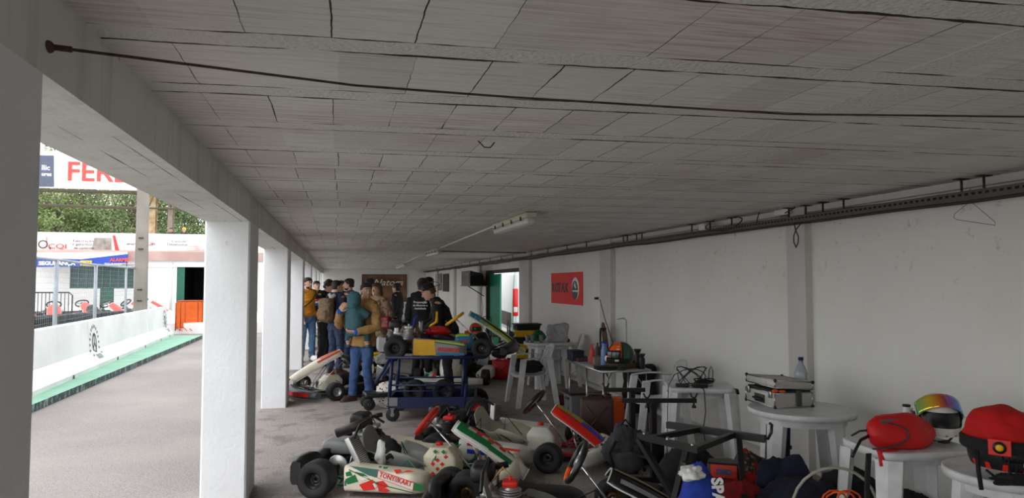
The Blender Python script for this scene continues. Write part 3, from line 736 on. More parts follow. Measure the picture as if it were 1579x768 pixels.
    Msw = T(sx, 0, sz) @ R(-ta, 'Y') @ R(o.get('swr', 0), 'Z')
    path = []; mats_ = []
    N = 30
    for k in range(N):
        a = 2*PI*k/N; r = .155*(1-.16*max(0, math.cos(a))**3)
        path.append((math.cos(a)*r*.92, math.sin(a)*r, 0))
    b = MB(); b.tube(path, .019, 10, closed=True, M=Msw)
    sw = b.build('steering_wheel', o['sw_mat'], t)
    if o.get('sw_mat2'):
        b = MB(); b.tube([path[k % N] for k in o.get('sw2', range(10, 20))], .0208, 10, M=Msw); b.build('grip', o['sw_mat2'], sw)
    b = MB(); b.lathe([(.001, -.008), (.038, -.008), (.038, .008), (.001, .008)], Msw, 16)
    for a in (.5, PI-.5+1.0, PI+1.6, -.5): b.tube([(0, 0, 0), (math.cos(a)*.14, math.sin(a)*.14, 0)], .008, 6, M=Msw)
    b.build('spokes', M_alu, sw)
    # tank
    if o.get('tank'):
        b = MB(); tx = .86
        rings = []
        for z, l, wdt in ((.072, .125, .12), (.08, .137, .135), (.10, .142, .14), (.215, .142, .14), (.225, .138, .138), (.285, .085, .11), (.295, .075, .10)):
            rings.append([(tx+l*math.copysign(abs(math.cos(a))**.28, math.cos(a))-.1*(z-.1), wdt*math.copysign(abs(math.sin(a))**.28, math.sin(a)), z) for a in [2*PI*(k+.5)/24 for k in range(24)]])
        b.loft(rings); tk = b.build('fuel_tank', o['tank'], t)
        b = MB(); b.lathe([(.001, .032), (.024, .032), (.03, .028), (.03, 0), (.001, 0)], T(.82, 0, .29), 14); b.build('tank_cap', o.get('cap', M_red), tk)
        if o.get('tankdec'): o['tankdec'](tk)
    # pedals
    for s in (1, -1): b = MB(); b.tube([(1.22, s*.13, .07), (1.18, s*.13, .22), (1.18, s*.09, .23)], .007, 6); b.tube([(1.02, s*.17, .1), (1.2, s*.13, .13)], .004, 5); b.build('pedal', M_steel, t)
    # side pods
    for s in (1, -1):
        b = MB(); b.loft(pod_rings(.19, .86, s, zt=o.get('podz', .23)), smooth=True); p_ = b.build('side_pod', o.get('pod', pl), t)
        if s == -1 and o.get('poddec'): o['poddec'](p_)
    # nose bumper
    if o.get('nose', 1):
        rings = []
        for i in range(17):
            v = -1+2*i/16; y = v*.56; x = 1.52-.17*abs(v)**2.4; h = .13-.03*abs(v)**2+.04*max(0, 1-abs(v)*3.5); d = .13-.05*abs(v)**3; z0 = .04
            rings.append([(x-d, y, z0+.01), (x-.03, y, z0), (x, y, z0+.02), (x+.012, y, z0+h*.45), (x-.02, y, z0+h*.85), (x-.05, y, z0+h), (x-d, y, z0+h*.92)])
        b = MB(); b.loft(rings); nb = b.build('front_bumper', o.get('nosem', pl), t)
        if o.get('nosedec'): o['nosedec'](nb)
        b = MB(); b.tube([(1.3, -.12, .08), (1.42, -.2, .08), (1.42, .2, .08), (1.3, .12, .08)], .01, 6); b.tube([(1.2, -.17, .08), (1.40, -.22, .17), (1.40, .22, .17), (1.2, .17, .08)], .008, 6); b.build('front_bar', M_chrome, t)
    # number panel (front fairing)
    if o.get('nassau'):
        nx0, nz0, nx1, nz1 = o.get('nas', (.97, .50, 1.5, .13)); nw = o.get('nasw', (.13, .15, .09)); 
        def nf(u, v):
            q = (v-.5)*2; x = nx0+(nx1-nx0)*u; z = nz0+(nz1-nz0)*u+.03*math.sin(u*PI)
            wd = (nw[0]*(1-u)**2+2*nw[1]*u*(1-u)*1.3+nw[2]*u*u) * (1-.35*max(0, (.12-u)/.12)**2)
            dr = .07*abs(q)**2.2; return (x-dr*.5, q*wd, z-dr*.9)
        b = MB(); b.grid(nf, 16, 12, .006); na = b.build('front_fairing', o['nassau'], t)
        if o.get('nasdec'): o['nasdec'](na, nf)
        # white rim edge
        b = MB(); e = []
        for k in range(17): e.append(nf(k/16, 0))
        for k in range(1, 12): e.append(nf(1, k/12))
        for k in range(17): e.append(nf(1-k/16, 1))
        for k in range(1, 12): e.append(nf(0, 1-k/12))
        b.tube(e, .006, 5, closed=True); b.build('edge_trim', o.get('nastrim', M_white), na)
        b = MB(); b.tube([(1.2, -.05, .1), (nx0+.1, -.04, nz0-.09)], .006, 6); b.tube([(1.2, .05, .1), (nx0+.1, .04, nz0-.09)], .006, 6); b.build('fairing_stay', M_steel, t)
    # engine
    if o.get('engine', 1):
        ex, ey = o.get('eng', (.16, -.36)); b = MB()
        b.m(M_dsteel).rbox((ex, ey, .15), (.20, .15, .14), .03); b.m(M_alu)
        b.lathe([(.07, 0), (.07, .02)], T(ex+.02, ey, .22), 14, caps=True)
        b.build('crankcase', None, t)
        b = MB()
        for k in range(7): b.lathe([(.05, 0), (.074, .001), (.074, .008), (.05, .009)], T(ex+.03, ey, .235+k*.016) , 18, caps=True)
        b.lathe([(.045, .23), (.045, .36), (.02, .372)], T(ex+.03, ey, 0), 14, caps=True); b.build('cylinder', o.get('cyl', M_dsteel), t)
        b = MB(); b.rbox((ex+.03, ey, .375), (.10, .10, .04), .012); b.cyl((ex+.03, ey, .38), (ex+.03, ey, .42), .012); b.build('cylinder_head', o.get('head', M_red), t)
        b = MB(); b.cyl((ex-.02, ey, .28), (ex-.16, ey, .31), .028); b.rbox((ex-.12, ey, .33), (.06, .055, .09), .012); b.build('carburettor', M_alu, t)
        b = MB(); b.rbox((ex-.16, ey+.18, .40), (.16, .22, .12), .04); b.cyl((ex-.10, ey+.30, .40), (ex-.0, ey+.30, .42), .022); b.build('airbox', M_black, t)
        b = MB(); b.tube([(ex+.08, ey, .29), (ex+.17, ey, .27), (ex+.18, ey-.02, .2), (ex+.02, ey-.13, .19), (-.16, ey-.1, .19), (-.22, ey+.0, .19)], [.02, .024, .028, .042, .046, .03], 12); b.build('exhaust_pipe', M_rust, t)
        b = MB(); b.tube([(-.22, ey, .19), (-.22, ey+.35, .19)], [.045, .045], 14); b.build('silencer', M_dsteel, t)
        b = MB(); b.tube([(ex+.03, ey, .42), (ex-.02, ey+.06, .46), (ex-.1, ey+.05, .36), (ex-.1, ey, .24)], .006, 6); b.build('spark_lead', o.get('lead', M_cable), t)
        b = MB()
        for k in range(14): b.tube([(ex+.09, ey-.072, .09), (ex+.09-.013*k, ey-.072, .12+.002*k)], .003, 4)
        b.build('chain_guard', M_alu, t)
    if o.get('radiator', 1):
        b = MB(); Mr = T(*o.get('rad', (.22, .36, .26))) @ R(math.radians(o.get('radt', -12)), 'Y' if 'radt' in o else 'X'); b.m(M_alu).rbox((0, 0, 0), (.05, .18, .30), .008, Mr); b.m(M_black)
        for k in range(18): b.box((.027, 0, -.13+k*.0153), (.004, .16, .006), Mr); b.box((-.027, 0, -.13+k*.0153), (.004, .16, .006), Mr)
        b.build('radiator', None, t)
        b = MB(); b.tube([(.22, .3, .41), (.2, .1, .5), (.19, -.2, .48), (.19, -.33, .4)], .012, 8); b.build('coolant_hose', o.get('hose', M_black), t)
    # rear bumper
    rb = o.get('rear', 'plastic')
    if rb == 'plastic':
        b = MB(); rings = []
        for i in range(15):
            v = -1+2*i/14; y = v*.66; x = -.20-.02*math.cos(v*9)+.03*abs(v)**3; h = .17 if abs(v) > .3 else .12; z0 = .10
            rings.append([(x+.04, y, z0), (x-.03, y, z0), (x-.045, y, z0+.03), (x-.045, y, z0+h-.03), (x-.03, y, z0+h), (x+.04, y, z0+h)])
        b.loft(rings); b.build('rear_bumper', o.get('rearm', M_black), t)
    else:
        b = MB(); b.tube([(-.1, -.3, .09), (-.22, -.3, .12), (-.24, -.28, .24), (-.24, .28, .24), (-.22, .3, .12), (-.1, .3, .09)], .012, 8); b.build('rear_bumper', M_chrome, t)
    if det > 1:
        rnd = random.Random(len(label)); b = MB()
        for k in range(7):
            x = rnd.uniform(.1, .9); y = rnd.uniform(-.28, .28); z = rnd.uniform(.1, .2)
            b.tube([(x, y, z), (x+rnd.uniform(-.15, .15), y+rnd.uniform(-.1, .1), z+rnd.uniform(.05, .2)), (x+rnd.uniform(-.3, .3), y+rnd.uniform(-.2, .2), z-.02)], .005, 5)
        b.build('cables', o.get('cablem', M_cable), t)
    return t
def cam_pt(xc, zc, z=0):   # ground point from lateral/depth metres in front of the eye
    return Vector((math.cos(YAW)*xc+math.sin(YAW)*zc, -math.sin(YAW)*xc+math.cos(YAW)*zc, z))
def place(t, xc, zc, a, z=0, tilt=0):
    """rear-axle centre at lateral xc, depth zc; a = heading in degrees from the camera's right"""
    t.location = cam_pt(xc, zc, z); t.rotation_euler = (0, -tilt, math.radians(a)-YAW); return t
def dec(name, pts, m_, par, y=-.604, M=None):
    b = MB(); b.prism(pts, .002, M or T(0, y, 0)); return b.build(name, m_, par)
K_wht = cm('kart_white_gloss', (226, 224, 214)); K_grn = cm('kart_green', (12, 110, 58)); K_red = cm('kart_red', (222, 40, 26)); K_teal = cm('kart_dull_green', (60, 110, 98))
K_blk = cm('kart_black', (24, 24, 26)); K_yel = cm('kart_yellow', (232, 178, 10)); K_lime = cm('kart_lime', (170, 205, 40)); K_sky = cm('kart_sky_blue', (40, 130, 170))
K_blu = cm('kart_blue', (30, 50, 170)); K_frameg = cm('frame_green', (30, 95, 70), metal=.3); K_framer = cm('frame_red', (190, 25, 22), metal=.2); K_frameb = cm('frame_black', (34, 34, 36), metal=.3)
K_cream = cm('kart_cream', (226, 218, 196)); K_seatg = cm('fibreglass_grey', (136, 138, 132), rough=.35, var=.2, vs_=4); K_seatw = cm('fibreglass_olive', (168, 168, 148), rough=.3, var=.15, vs_=3); K_seatb = cm('fibreglass_black', (34, 34, 36), rough=.3)
K_gold = cm('gold_rim', (120, 100, 60), metal=.8); K_magd = cm('dark_magnesium', (52, 50, 50), metal=.6); K_mags = cm('bright_magnesium', (170, 168, 162), metal=.7); K_gray = cm('kart_grey', (150, 152, 152))
def pod1(p):
    c = lambda u, v: (.20+(u-375)*.655/575, .262-(v-515)*.215/205)
    def d(pts, m_, y=-.604, nm='sticker'): dec(nm, [c(*q) for q in pts], m_, p, y)
    d([(430, 528), (640, 548), (622, 606), (560, 590)], K_teal)
    for q in ([(400, 628), (470, 590), (492, 640), (418, 664)], [(402, 578), (436, 566), (452, 598), (408, 606)], [(470, 570), (530, 580), (560, 600), (500, 596)], [(640, 522), (660, 520), (655, 534), (636, 532)], [(670, 524), (705, 526), (695, 540), (668, 538)]): d(q, K_grn)
    for q in ([(500, 662), (596, 620), (614, 690), (532, 706)], [(622, 636), (668, 626), (706, 662), (640, 708)], [(742, 544), (790, 538), (800, 556), (760, 572)], [(800, 560), (838, 542), (890, 550), (845, 556)]): d(q, K_red)
    d([(596, 650), (612, 645), (628, 668), (612, 680)], K_wht, -.607)
    d([(880, 630), (948, 648), (944, 692), (878, 684)], K_grn)
    d([(425, 560), (640, 655), (640, 648), (427, 553)], K_grn); d([(560, 640), (880, 706), (880, 700), (560, 633)], K_grn); d([(500, 612), (540, 596), (566, 612), (524, 632)], cm('kart_offwhite', (240, 238, 232))); d([(640, 700), (690, 680), (720, 696), (680, 712)], K_red); d([(395, 640), (412, 632), (408, 672), (396, 676)], K_teal)
    d([(632, 550), (884, 628), (878, 688), (626, 606)], K_red, -.6045, 'sign_border'); d([(636, 556), (880, 631), (874, 683), (630, 603)], K_wht, -.606, 'sign_plate')
    a0 = c(640, 596); ang = -math.atan2(.078, .29)
    text('lettering', 'TONY//KART', .052, T(a0[0], -.6085, a0[1]) @ R(PI/2, 'X') @ R(ang*.95, 'Z'), K_red, p, .001, sx=.86, bold=.001)
def nas1(na, nf):
    for (u0, v0, u1, v1, m_) in ((.04, .1, .16, .55, K_grn), (.16, .1, .5, .3, K_grn), (.5, .08, .8, .22, K_grn), (.2, .45, .28, .62, K_red), (.28, .3, .36, .48, K_red), (.36, .44, .44, .6, K_red), (.44, .3, .52, .46, K_red), (.52, .42, .60, .58, K_red), (.6, .3, .68, .45, K_red), (.3, .65, .62, .74, K_red), (.7, .5, .78, .8, K_grn), (.08, .62, .3, .9, K_grn)):
        b = MB(); b.grid(lambda u, v: Vector(nf(u0+(u1-u0)*u, v0+(v1-v0)*v))+Vector((.0035, 0, .0055)), 3, 3); b.build('sticker', m_, na)
def tank1(tk):
    for x, z, m_ in ((-.06, .0, K_red), (-.02, .03, K_red), (.02, 0, K_red), (-.02, -.04, K_red), (-.04, .1, K_grn), (.03, .1, K_grn), (.05, .06, K_red), (.02, -.07, K_red), (-.06, -.08, K_red)):
        dec('sticker', [(.86+x-.02, .17+z), (.86+x, .17+z-.018), (.86+x+.02, .17+z), (.86+x, .17+z+.018)], m_, tk, -.1425)
k1 = make_kart('white, green and red kart with TONY KART side pod, foremost left of the karts', dict(
    frame=K_frameg, plastic=K_cream, rim=K_magd, seat=K_seatg, tank=M_tank, nassau=K_wht, sw_mat=cm('red_suede', (186, 30, 26), rough=.7), sw_mat2=K_gray, sw2=range(0, 4), poddec=pod1, nasdec=nas1, tankdec=tank1, head=M_alu, sw=(.72, .50), swt=math.radians(52), podz=.235,
    nas=(.98, .50, 1.58, .12), eng=(.1, .30), rad=(.23, -.33, .28), radt=-28, cablem=cm('teal_hose', (20, 130, 110))))
b = MB(); b.tube([(-.14, .10, .34), (.16, .16, .45)], [.042, .042], 14); b.build('rolled_tube', mat('dark_brown_tube', (48, 36, 34), .5), k1)
b = MB(); b.rbox((-.06, .2, .22), (.42, .3, .11), .04); b.build('rear_cowl', K_gray, k1)
b = MB(); lump(b, (.42, -.12, .26), (.10, .09, .11), .3, 3, 4, .09, ridge=.2); b.build('black_cloth', C_bk0, k1)
b = MB(); lump(b, (.37, -.18, .25), (.05, .05, .10), .3, 3, 7, .09); b.build('white_cloth', M_white, k1)
place(k1, -1.42, 6.22, -9)
def nas2(na, nf):
    for (u0, v0, u1, v1, m_) in ((.03, .3, .5, .7, cm('kart_olive_gold', (170, 160, 60))), (.04, .08, .95, .24, K_red), (.45, .24, .98, .5, K_blu), (.5, .5, .98, .9, K_red), (.1, .76, .5, .9, K_red)):
        b = MB(); b.grid(lambda u, v: Vector(nf(u0+(u1-u0)*u, v0+(v1-v0)*v))+Vector((.0035, 0, .0055)), 6, 3); b.build('sticker', m_, na)
def pod2(p):
    dec('sticker', [(.3, .12), (.75, .11), (.75, .14), (.3, .16)], K_blu, p); dec('sticker', [(.3, .19), (.8, .17), (.8, .19), (.3, .215)], K_red, p)
k2 = make_kart('kart with olive seat, cloudy white tank and red, blue and gold front fairing', dict(
    frame=K_framer, plastic=K_wht, rim=K_magd, seat=K_seatw, tank=mat('cloudy_white_tank', (205, 206, 192), .35), nassau=K_red, sw_mat=K_blk, sw_mat2=cm('dark_red_grip', (120, 22, 20), rough=.7), sw2=range(12, 19), nasdec=nas2, poddec=pod2, head=K_red, cap=M_red, nosem=K_wht, sw=(.76, .52), swt=math.radians(50), nas=(.98, .50, 1.55, .10), eng=(-.02, -.33)))
place(k2, -.50, 7.2, -18.5)
def nas3(na, nf):
    for (u0, v0, u1, v1, m_) in ((.02, .4, .8, .6, cm('fairing_bronze', (150, 120, 80))), (.55, .05, .98, .3, K_red), (.6, .7, .98, .95, K_red), (.1, .1, .5, .2, K_gray)):
        b = MB(); b.grid(lambda u, v: Vector(nf(u0+(u1-u0)*u, v0+(v1-v0)*v))+Vector((.0035, 0, .0055)), 6, 3); b.build('sticker', m_, na)
k3 = make_kart('dark kart with orange and black steering wheel and red engine head, nearest kart', dict(
    frame=cm('frame_dark_green', (24, 60, 55), metal=.3), plastic=K_blk, rim=K_gold, seat=K_seatg, tank=None, nassau=K_blk, sw_mat=K_blk, sw_mat2=M_orange, sw2=range(11, 17), nasdec=nas3, nosem=K_blk, head=K_red, cyl=M_alu, eng=(.32, -.02), sw=(.78, .52), swt=math.radians(62), nas=(1.0, .47, 1.6, .12), lead=cm('tan_lead', (190, 150, 80))))
place(k3, -.36, 4.68, -3)
# K4: on the trolley
def pod4(p):
    z = lambda a: a
    dec('sticker', [(.21, .05), (.49, .05), (.47, .235), (.22, .245)], K_yel, p, -.604)
    dec('sticker', [(.47, .215), (.48, .235), (.84, .185), (.84, .165)], K_lime, p, -.6035)
    dec('sticker', [(.48, .205), (.84, .155), (.84, .165), (.475, .216)], K_blk, p, -.6045)
    dec('sticker', [(.5, .05), (.84, .05), (.84, .075), (.5, .085)], K_sky, p, -.604)
    text('lettering', 'FULLERTON', .062, T(.505, -.606, .105) @ R(PI/2, 'X') @ R(-.06, 'Z'), K_red, p, .001, sx=.78, bold=.003, shear=.3)
def nas4(na, nf):
    for (u0, v0, u1, v1, m_) in ((.02, .02, .35, .3, K_sky), (.1, .05, .98, .16, K_lime), (.2, .3, .95, .5, K_lime), (.2, .18, .9, .3, K_blk), (.5, .52, .95, .9, K_sky), (.1, .55, .45, .9, K_lime)):
        b = MB(); b.grid(lambda u, v: Vector(nf(u0+(u1-u0)*u, v0+(v1-v0)*v))+Vector((.0035, 0, .0055)), 8, 3); b.build('sticker', m_, na)
k4 = make_kart('yellow, lime and blue kart raised on the blue wheeled trolley', dict(
    frame=K_frameb, plastic=K_gray, rim=K_magd, seat=K_seatb, tank=None, nassau=K_wht, sw_mat=K_yel, poddec=pod4, nasdec=nas4, head=M_alu, cyl=M_alu, rearm=K_gray, podz=.25, sw=(.70, .47), swt=math.radians(35), nas=(.90, .57, 1.62, .06), hose=cm('blue_silicone_hose', (30, 60, 200), rough=.3), nosem=K_blk, eng=(.1, -.33)))
place(k4, -1.44, 9.35, 2, z=.73)
b = MB(); b.m(K_sky).rbox((.82, -.12, .17), (.24, .22, .18), .05); b.m(K_lime).rbox((.80, -.12, .25), (.18, .17, .05), .02); b.m(K_red).box((.82, -.232, .19), (.14, .004, .02)); b.build('column_shroud', None, k4)
# K5: white-beige kart by the pillar, facing left
def nose5(nb):
    b = MB(); b.add([(1.535-.17*abs(v)**2.4, v*.56, z) for v in [-.85+1.7*i/10 for i in range(11)] for z in (.07, .125)], [(2*i, 2*i+2, 2*i+3, 2*i+1) for i in range(10)]); b.build('sticker', K_red, nb)
def nas5(na, nf):
    for (u0, v0, u1, v1, m_) in ((.0, .2, .8, .3, K_red), (.0, .7, .5, .8, K_red), (.05, .35, .4, .6, cm('kart_orange_stripe', (220, 110, 60)))):
        b = MB(); b.grid(lambda u, v: Vector(nf(u0+(u1-u0)*u, v0+(v1-v0)*v))+Vector((.0035, 0, .0055)), 8, 3); b.build('sticker', m_, na)
k5 = make_kart('kart with long cream front fairing and grey bumper with red sticker, beside the white pillar', dict(
    frame=K_frameb, plastic=cm('kart_dark_grey', (74, 78, 82)), rim=K_mags, seat=K_seatb, tank=K_cream, nassau=K_cream, sw_mat=K_blk, nosedec=nose5, nasdec=nas5, head=M_orange, nosem=cm('kart_dark_grey', (74, 78, 82)), nas=(.72, .66, 1.50, .30), nasw=(.10, .17, .12), sw=(.62, .5), pod=K_blk))
A_ = cam_pt((453-789.5)/1100*10.85, 10.85); B_ = cam_pt((497-789.5)/1100*10.1, 10.1)
ctr = (A_+B_)/2; ax = (B_-A_).normalized(); hd = math.atan2(-ax.x, ax.y)
hd = math.atan2(ax.x*-1, ax.y) 
h_ = Vector((ax.y, -ax.x, 0)); h_ = h_ if h_.x < 0 else -h_
k5.rotation_euler = (0, 0, math.atan2(h_.y, h_.x)); k5.location = (ctr.x-h_.x*1.05+.17, ctr.y-h_.y*1.05+.12, 0)
# K6: white kart under/behind the trolley facing the camera
def nose6(nb):
    for y0, m_ in ((-.34, K_grn), (-.28, K_wht), (-.22, K_red)):
        b = MB(); b.add([(1.47, y0+.0, .22), (1.47, y0+.06, .22), (1.51, y0+.06, .16), (1.51, y0, .16)], [(0, 1, 2, 3)]); b.build('sticker', m_, nb)
def nas6(na, nf):
    b = MB(); b.grid(lambda u, v: Vector(nf(.1+.25*u, .35+.3*v))+Vector((.0035, 0, .0055)), 3, 3); b.build('sticker', M_orange, na)
k6 = make_kart('white kart with orange mark on its front fairing, on the floor behind the blue trolley', dict(
    frame=K_frameb, plastic=K_wht, rim=K_magd, seat=K_seatb, tank=M_tank, nassau=K_wht, sw_mat=K_blk, nosedec=nose6, nasdec=nas6, det=1, nas=(1.12, .55, 1.46, .2)))
h = math.radians(-112)-0; c6 = cam_pt((688-789.5)/1100*11.4, 11.4); k6.rotation_euler = (0, 0, h); k6.location = (c6.x-math.cos(h)*1.5, c6.y-math.sin(h)*1.5, 0)
# K7: purple/green kart behind the yellow-jacketed man ; K8/K9 farther back
def nas7(na, nf):
    for (u0, v0, u1, v1, m_) in ((.0, .1, .5, .9, cm('kart_purple', (110, 60, 150))), (.5, .1, .95, .9, cm('kart_bright_green', (110, 220, 40)))):
        b = MB(); b.grid(lambda u, v: Vector(nf(u0+(u1-u0)*u, v0+(v1-v0)*v))+Vector((.0035, 0, .0055)), 8, 3); b.build('sticker', m_, na)
k7 = make_kart('kart with purple and bright green fairing, standing behind the man in the mustard jacket', dict(
    frame=cm('frame_blue', (40, 60, 170)), plastic=K_wht, rim=K_magd, seat=K_seatb, tank=M_tank, nassau=cm('kart_purple', (110, 60, 150)), sw_mat=K_blk, nasdec=nas7, det=1, head=K_red))
k7.location = (.9, 16.1, 0); k7.rotation_euler = (0, 0, math.radians(215))
k8 = make_kart('dark kart on the floor between the people and the far wall', dict(
    frame=K_frameb, plastic=K_blk, rim=K_magd, seat=K_seatb, tank=M_tank, nassau=K_gray, sw_mat=K_blk, det=1, head=M_alu))
k8.location = (2.2, 19.2, 0); k8.rotation_euler = (0, 0, math.radians(170))
k9 = make_kart('black and white kart behind the white kart with the orange mark, by the red jerrycan', dict(
    frame=K_frameb, plastic=K_wht, rim=K_magd, seat=K_seatb, tank=M_tank, nassau=K_blk, sw_mat=K_blk, det=1, pod=K_blk))
p = cam_pt((742-789.5)/1100*12.3, 12.3); k9.location = (p.x-.1, p.y+.5, 0); k9.rotation_euler = (0, 0, math.radians(100))
# rental karts outside behind the tyre wall
ko = [cm('rental_white', (232, 230, 228)), cm('rental_red', (226, 66, 48))]
ks0 = make_kart('white and red rental kart nearest the left pillar, behind the tyre wall', dict(frame=K_frameb, plastic=ko[0], rim=K_magd, seat=K_seatb, tank=None, nassau=ko[1], sw_mat=K_blk, det=1, pod=ko[1], engine=0, radiator=0, nosem=ko[0]), 'rental karts behind the tyre wall')
ks1 = make_kart('red nosed white rental kart behind the tyre wall, second from the left pillar', dict(frame=K_frameb, plastic=ko[1], rim=K_magd, seat=ko[0], tank=None, nassau=ko[1], sw_mat=K_blk, det=1, pod=ko[0], engine=0, radiator=0, nosem=ko[1]), 'rental karts behind the tyre wall')
lk = ['white rental kart in the middle of the row behind the tyre wall', 'red nosed rental kart right of the middle behind the tyre wall', 'white rental kart at the far right of the row by the concrete pole']
for i, (px, zc, s_) in enumerate([(84, 24.5, ks0), (112, 26, ks1), (136, 25, ks0), (158, 26.5, ks1), (182, 27.5, ks0)]):
    o = s_ if i < 2 else copy_tree(s_)
    if i >= 2: o['label'] = lk[i-2]
    q = cam_pt((px-789.5)/1100*zc, zc, 0); o.location = (q.x, q.y, .36); o.rotation_euler = (0, 0, math.radians(-70+i*17)); o.scale = (1.3,)*3
b = MB(); q0 = cam_pt(-17.5, 23.6); b.span((q0.x-1, q0.y-1.5, 0), (q0.x+9, q0.y+8, .36)); struct(b.build('trim_5', MWHITE), 'low white plinth where the rental karts stand', 'plinth')
# tyre wall
b0_ = tyre_mb(.27, .2, .15)
def ty_mesh():
    b = MB(); b.v = b0_.v[:]; b.f = b0_.f[:]; b.mi = b0_.mi[:]; b.sm = b0_.sm[:]; return b
tw = ty_mesh().build('tyre', M_rubber); M90 = R(PI/2, 'X'); tw.data.transform(M90)
n = 0; tw0 = tw
for i in range(20):
    q = cam_pt((40+i*9.2-789.5)/1100*(18.2+i*.25), 18.2+i*.25)
    for lv in range(4 if i % 3 else 3):
        o = tw0 if n == 0 else tw0.copy()
        if n: C.objects.link(o)
        o.location = (q.x+random.uniform(-.02, .02), q.y+random.uniform(-.02, .02), .1+.205*lv); n += 1
        tag(o, 'black tyre stacked in the low tyre wall behind the wire fence', 'tyre', 'tyres of the low wall behind the fence')
# trolley under K4
M_tb = mat('trolley_blue_paint', (24, 36, 78), .4)
t = thing('kart_trolley', 'blue two-deck wheeled kart trolley with red-rimmed rear wheels', 'trolley', (0, 0, 0))
place(t, -1.44+.5, 9.05, 2); b = MB()
# local x right, y depth: frame 1.05 long
x0, x1, y0, y1 = -.55, .48, -.36, .36
def ring(z, r=.022): b.tube([(x0, y0, z), (x1, y0, z), (x1, y1, z), (x0, y1, z)], r, 6, closed=True)
for y in (y0, y1):
    b.box(((x0+x1)/2, y, .22), (x1-x0, .03, .13)); b.cyl((x0, y, .15), (x0, y, .44), .018); b.cyl((x1-.12, y, .15), (x1-.12, y, .44), .018)
    b.tube([(x0, y, .43), (x1-.12, y, .43)], .012, 6); b.tube([(x0, y, .36), (x1-.12, y, .36)], .008, 6)
    b.tube([(x0, y, .3), (x0+.03, y, .74), ], .022, 8); b.tube([(x0-.02, y, .35), (x0-.28, y, .18), ], .001, 4) 
    b.tube([(x0+.0, y, .74), (x0-.17, y, .45)], .018, 8)
    b.tube([(x1-.15, y, .3), (x1-.13, y, .74)], .022, 8)
    b.tube([(x0-.05, y, .76), (x1+.1, y, .76)], .02, 8)
b.box((x0, 0, .22), (.03, y1-y0, .13)); b.box((x1, 0, .22), (.03, y1-y0, .13))
b.build('frame', M_tb, t)
b = MB(); b.box(((x0+x1)/2, 0, .16), (x1-x0-.04, y1-y0-.04, .015)); b.build('deck', M_dsteel, t)
b = MB(); b.box((x0+.05, y0-.02, .235), (.10, .012, .10)); b.build('plate', M_grey, t)
for y in (y0, y1):
    b = MB(); b.lathe([(.02, -.02), (.075, -.02), (.082, -.012), (.082, .012), (.075, .02), (.02, .02)], None, 20, 'Y'); w_ = b.build('caster_wheel', M_rubber, t, (x0+.04, y, .082))
    b = MB(); b.cyl((0, -.03, 0), (0, .03, 0), .025, seg=12); b.build('hub', M_steel, w_)
    b = MB(); b.box((x0+.04, y-.032, .11), (.03, .006, .09)); b.box((x0+.04, y+.032, .11), (.03, .006, .09)); b.box((x0+.04, y, .155), (.06, .07, .01)); b.build('caster_fork', M_steel, t)
    wheel(t, x1+.02, y, .145, .09, M_red)
b = MB(); b.cyl((x1+.02, y0, .145), (x1+.02, y1, .145), .012); b.build('axle', M_steel, t)
# spare tyres lying on the trolley deck
for (x, lab) in ((-.28, 'slick tyre standing on the left of the blue trolley deck'), (.08, 'slick tyre standing at the middle of the blue trolley deck')):
    b = tyre_mb(.14, .16); o = b.build('spare_tyre', M_rubber); tag(o, lab, 'tyre', 'spare tyres on the blue trolley')
    o.location = t.matrix_basis @ Vector((x, 0, .31)); o.rotation_euler = (0, 0, -YAW); rim_mb(.065, .16).build('rim', K_magd, o)
# ============================================================ PEOPLE
def remesh(mb, vox, smooth=2, wr=0, seed=0, adapt=0):
    me = bpy.data.meshes.new('t'); me.from_pydata(mb.v, [], mb.f)
    bm = bmesh.new(); bm.from_mesh(me); bmesh.ops.recalc_face_normals(bm, faces=bm.faces); bm.to_mesh(me); bm.free()
    o = bpy.data.objects.new('t', me); C.objects.link(o)
    r = o.modifiers.new('r', 'REMESH'); r.mode = 'VOXEL'; r.voxel_size = vox; r.adaptivity = adapt
    s = o.modifiers.new('s', 'SMOOTH'); s.iterations = smooth; s.factor = .5
    dg = bpy.context.evaluated_depsgraph_get(); res = bpy.data.meshes.new_from_object(o.evaluated_get(dg))
    bpy.data.objects.remove(o)
    if wr:
        N = [v.normal.copy() for v in res.vertices]
        for v, n_ in zip(res.vertices, N):
            q = v.co*7+Vector((seed, seed*2, 0)); q.z *= 1.6
            v.co = v.co+n_*wr*(abs(noise.noise(q))*2-.7+.5*noise.noise(q*2.7))
    res.polygons.foreach_set('use_smooth', [True]*len(res.polygons)); return res
def link(name, me, m_, parent):
    me.name = name; me.materials.clear(); me.materials.append(m_); o = bpy.data.objects.new(name, me); C.objects.link(o); o.parent = parent; return o
SKIN = mat('skin', (205, 160, 135), .5, var=.05); SKIN2 = mat('skin_tan', (180, 132, 106), .5, var=.05)
H_dk = mat('hair_dark', (34, 26, 22), .6, var=.3, vs_=40, bump=.6, bs=120); H_br = mat('hair_brown', (84, 56, 38), .6, var=.3, vs_=40, bump=.6, bs=120); H_bl = mat('hair_light_brown', (150, 112, 74), .6, var=.3, vs_=40, bump=.6, bs=120)
def cloth(name, rgb, col2=None, vs_=14): return mat(name, rgb, .9, var=.14, vs_=vs_, col2=col2, bump=.25, bs=90)
V3 = Vector
def ell_ring(c, up, fwd, rx, ry, n=20, pw=1):
    up = up.normalized(); f = (fwd-up*fwd.dot(up)).normalized(); l = up.cross(f); R_ = []
    for k in range(n):
        a = 2*PI*k/n; ca, sa = math.cos(a), math.sin(a)
        R_.append(c+f*rx*math.copysign(abs(ca)**pw, ca)+l*ry*math.copysign(abs(sa)**pw, sa))
    return R_
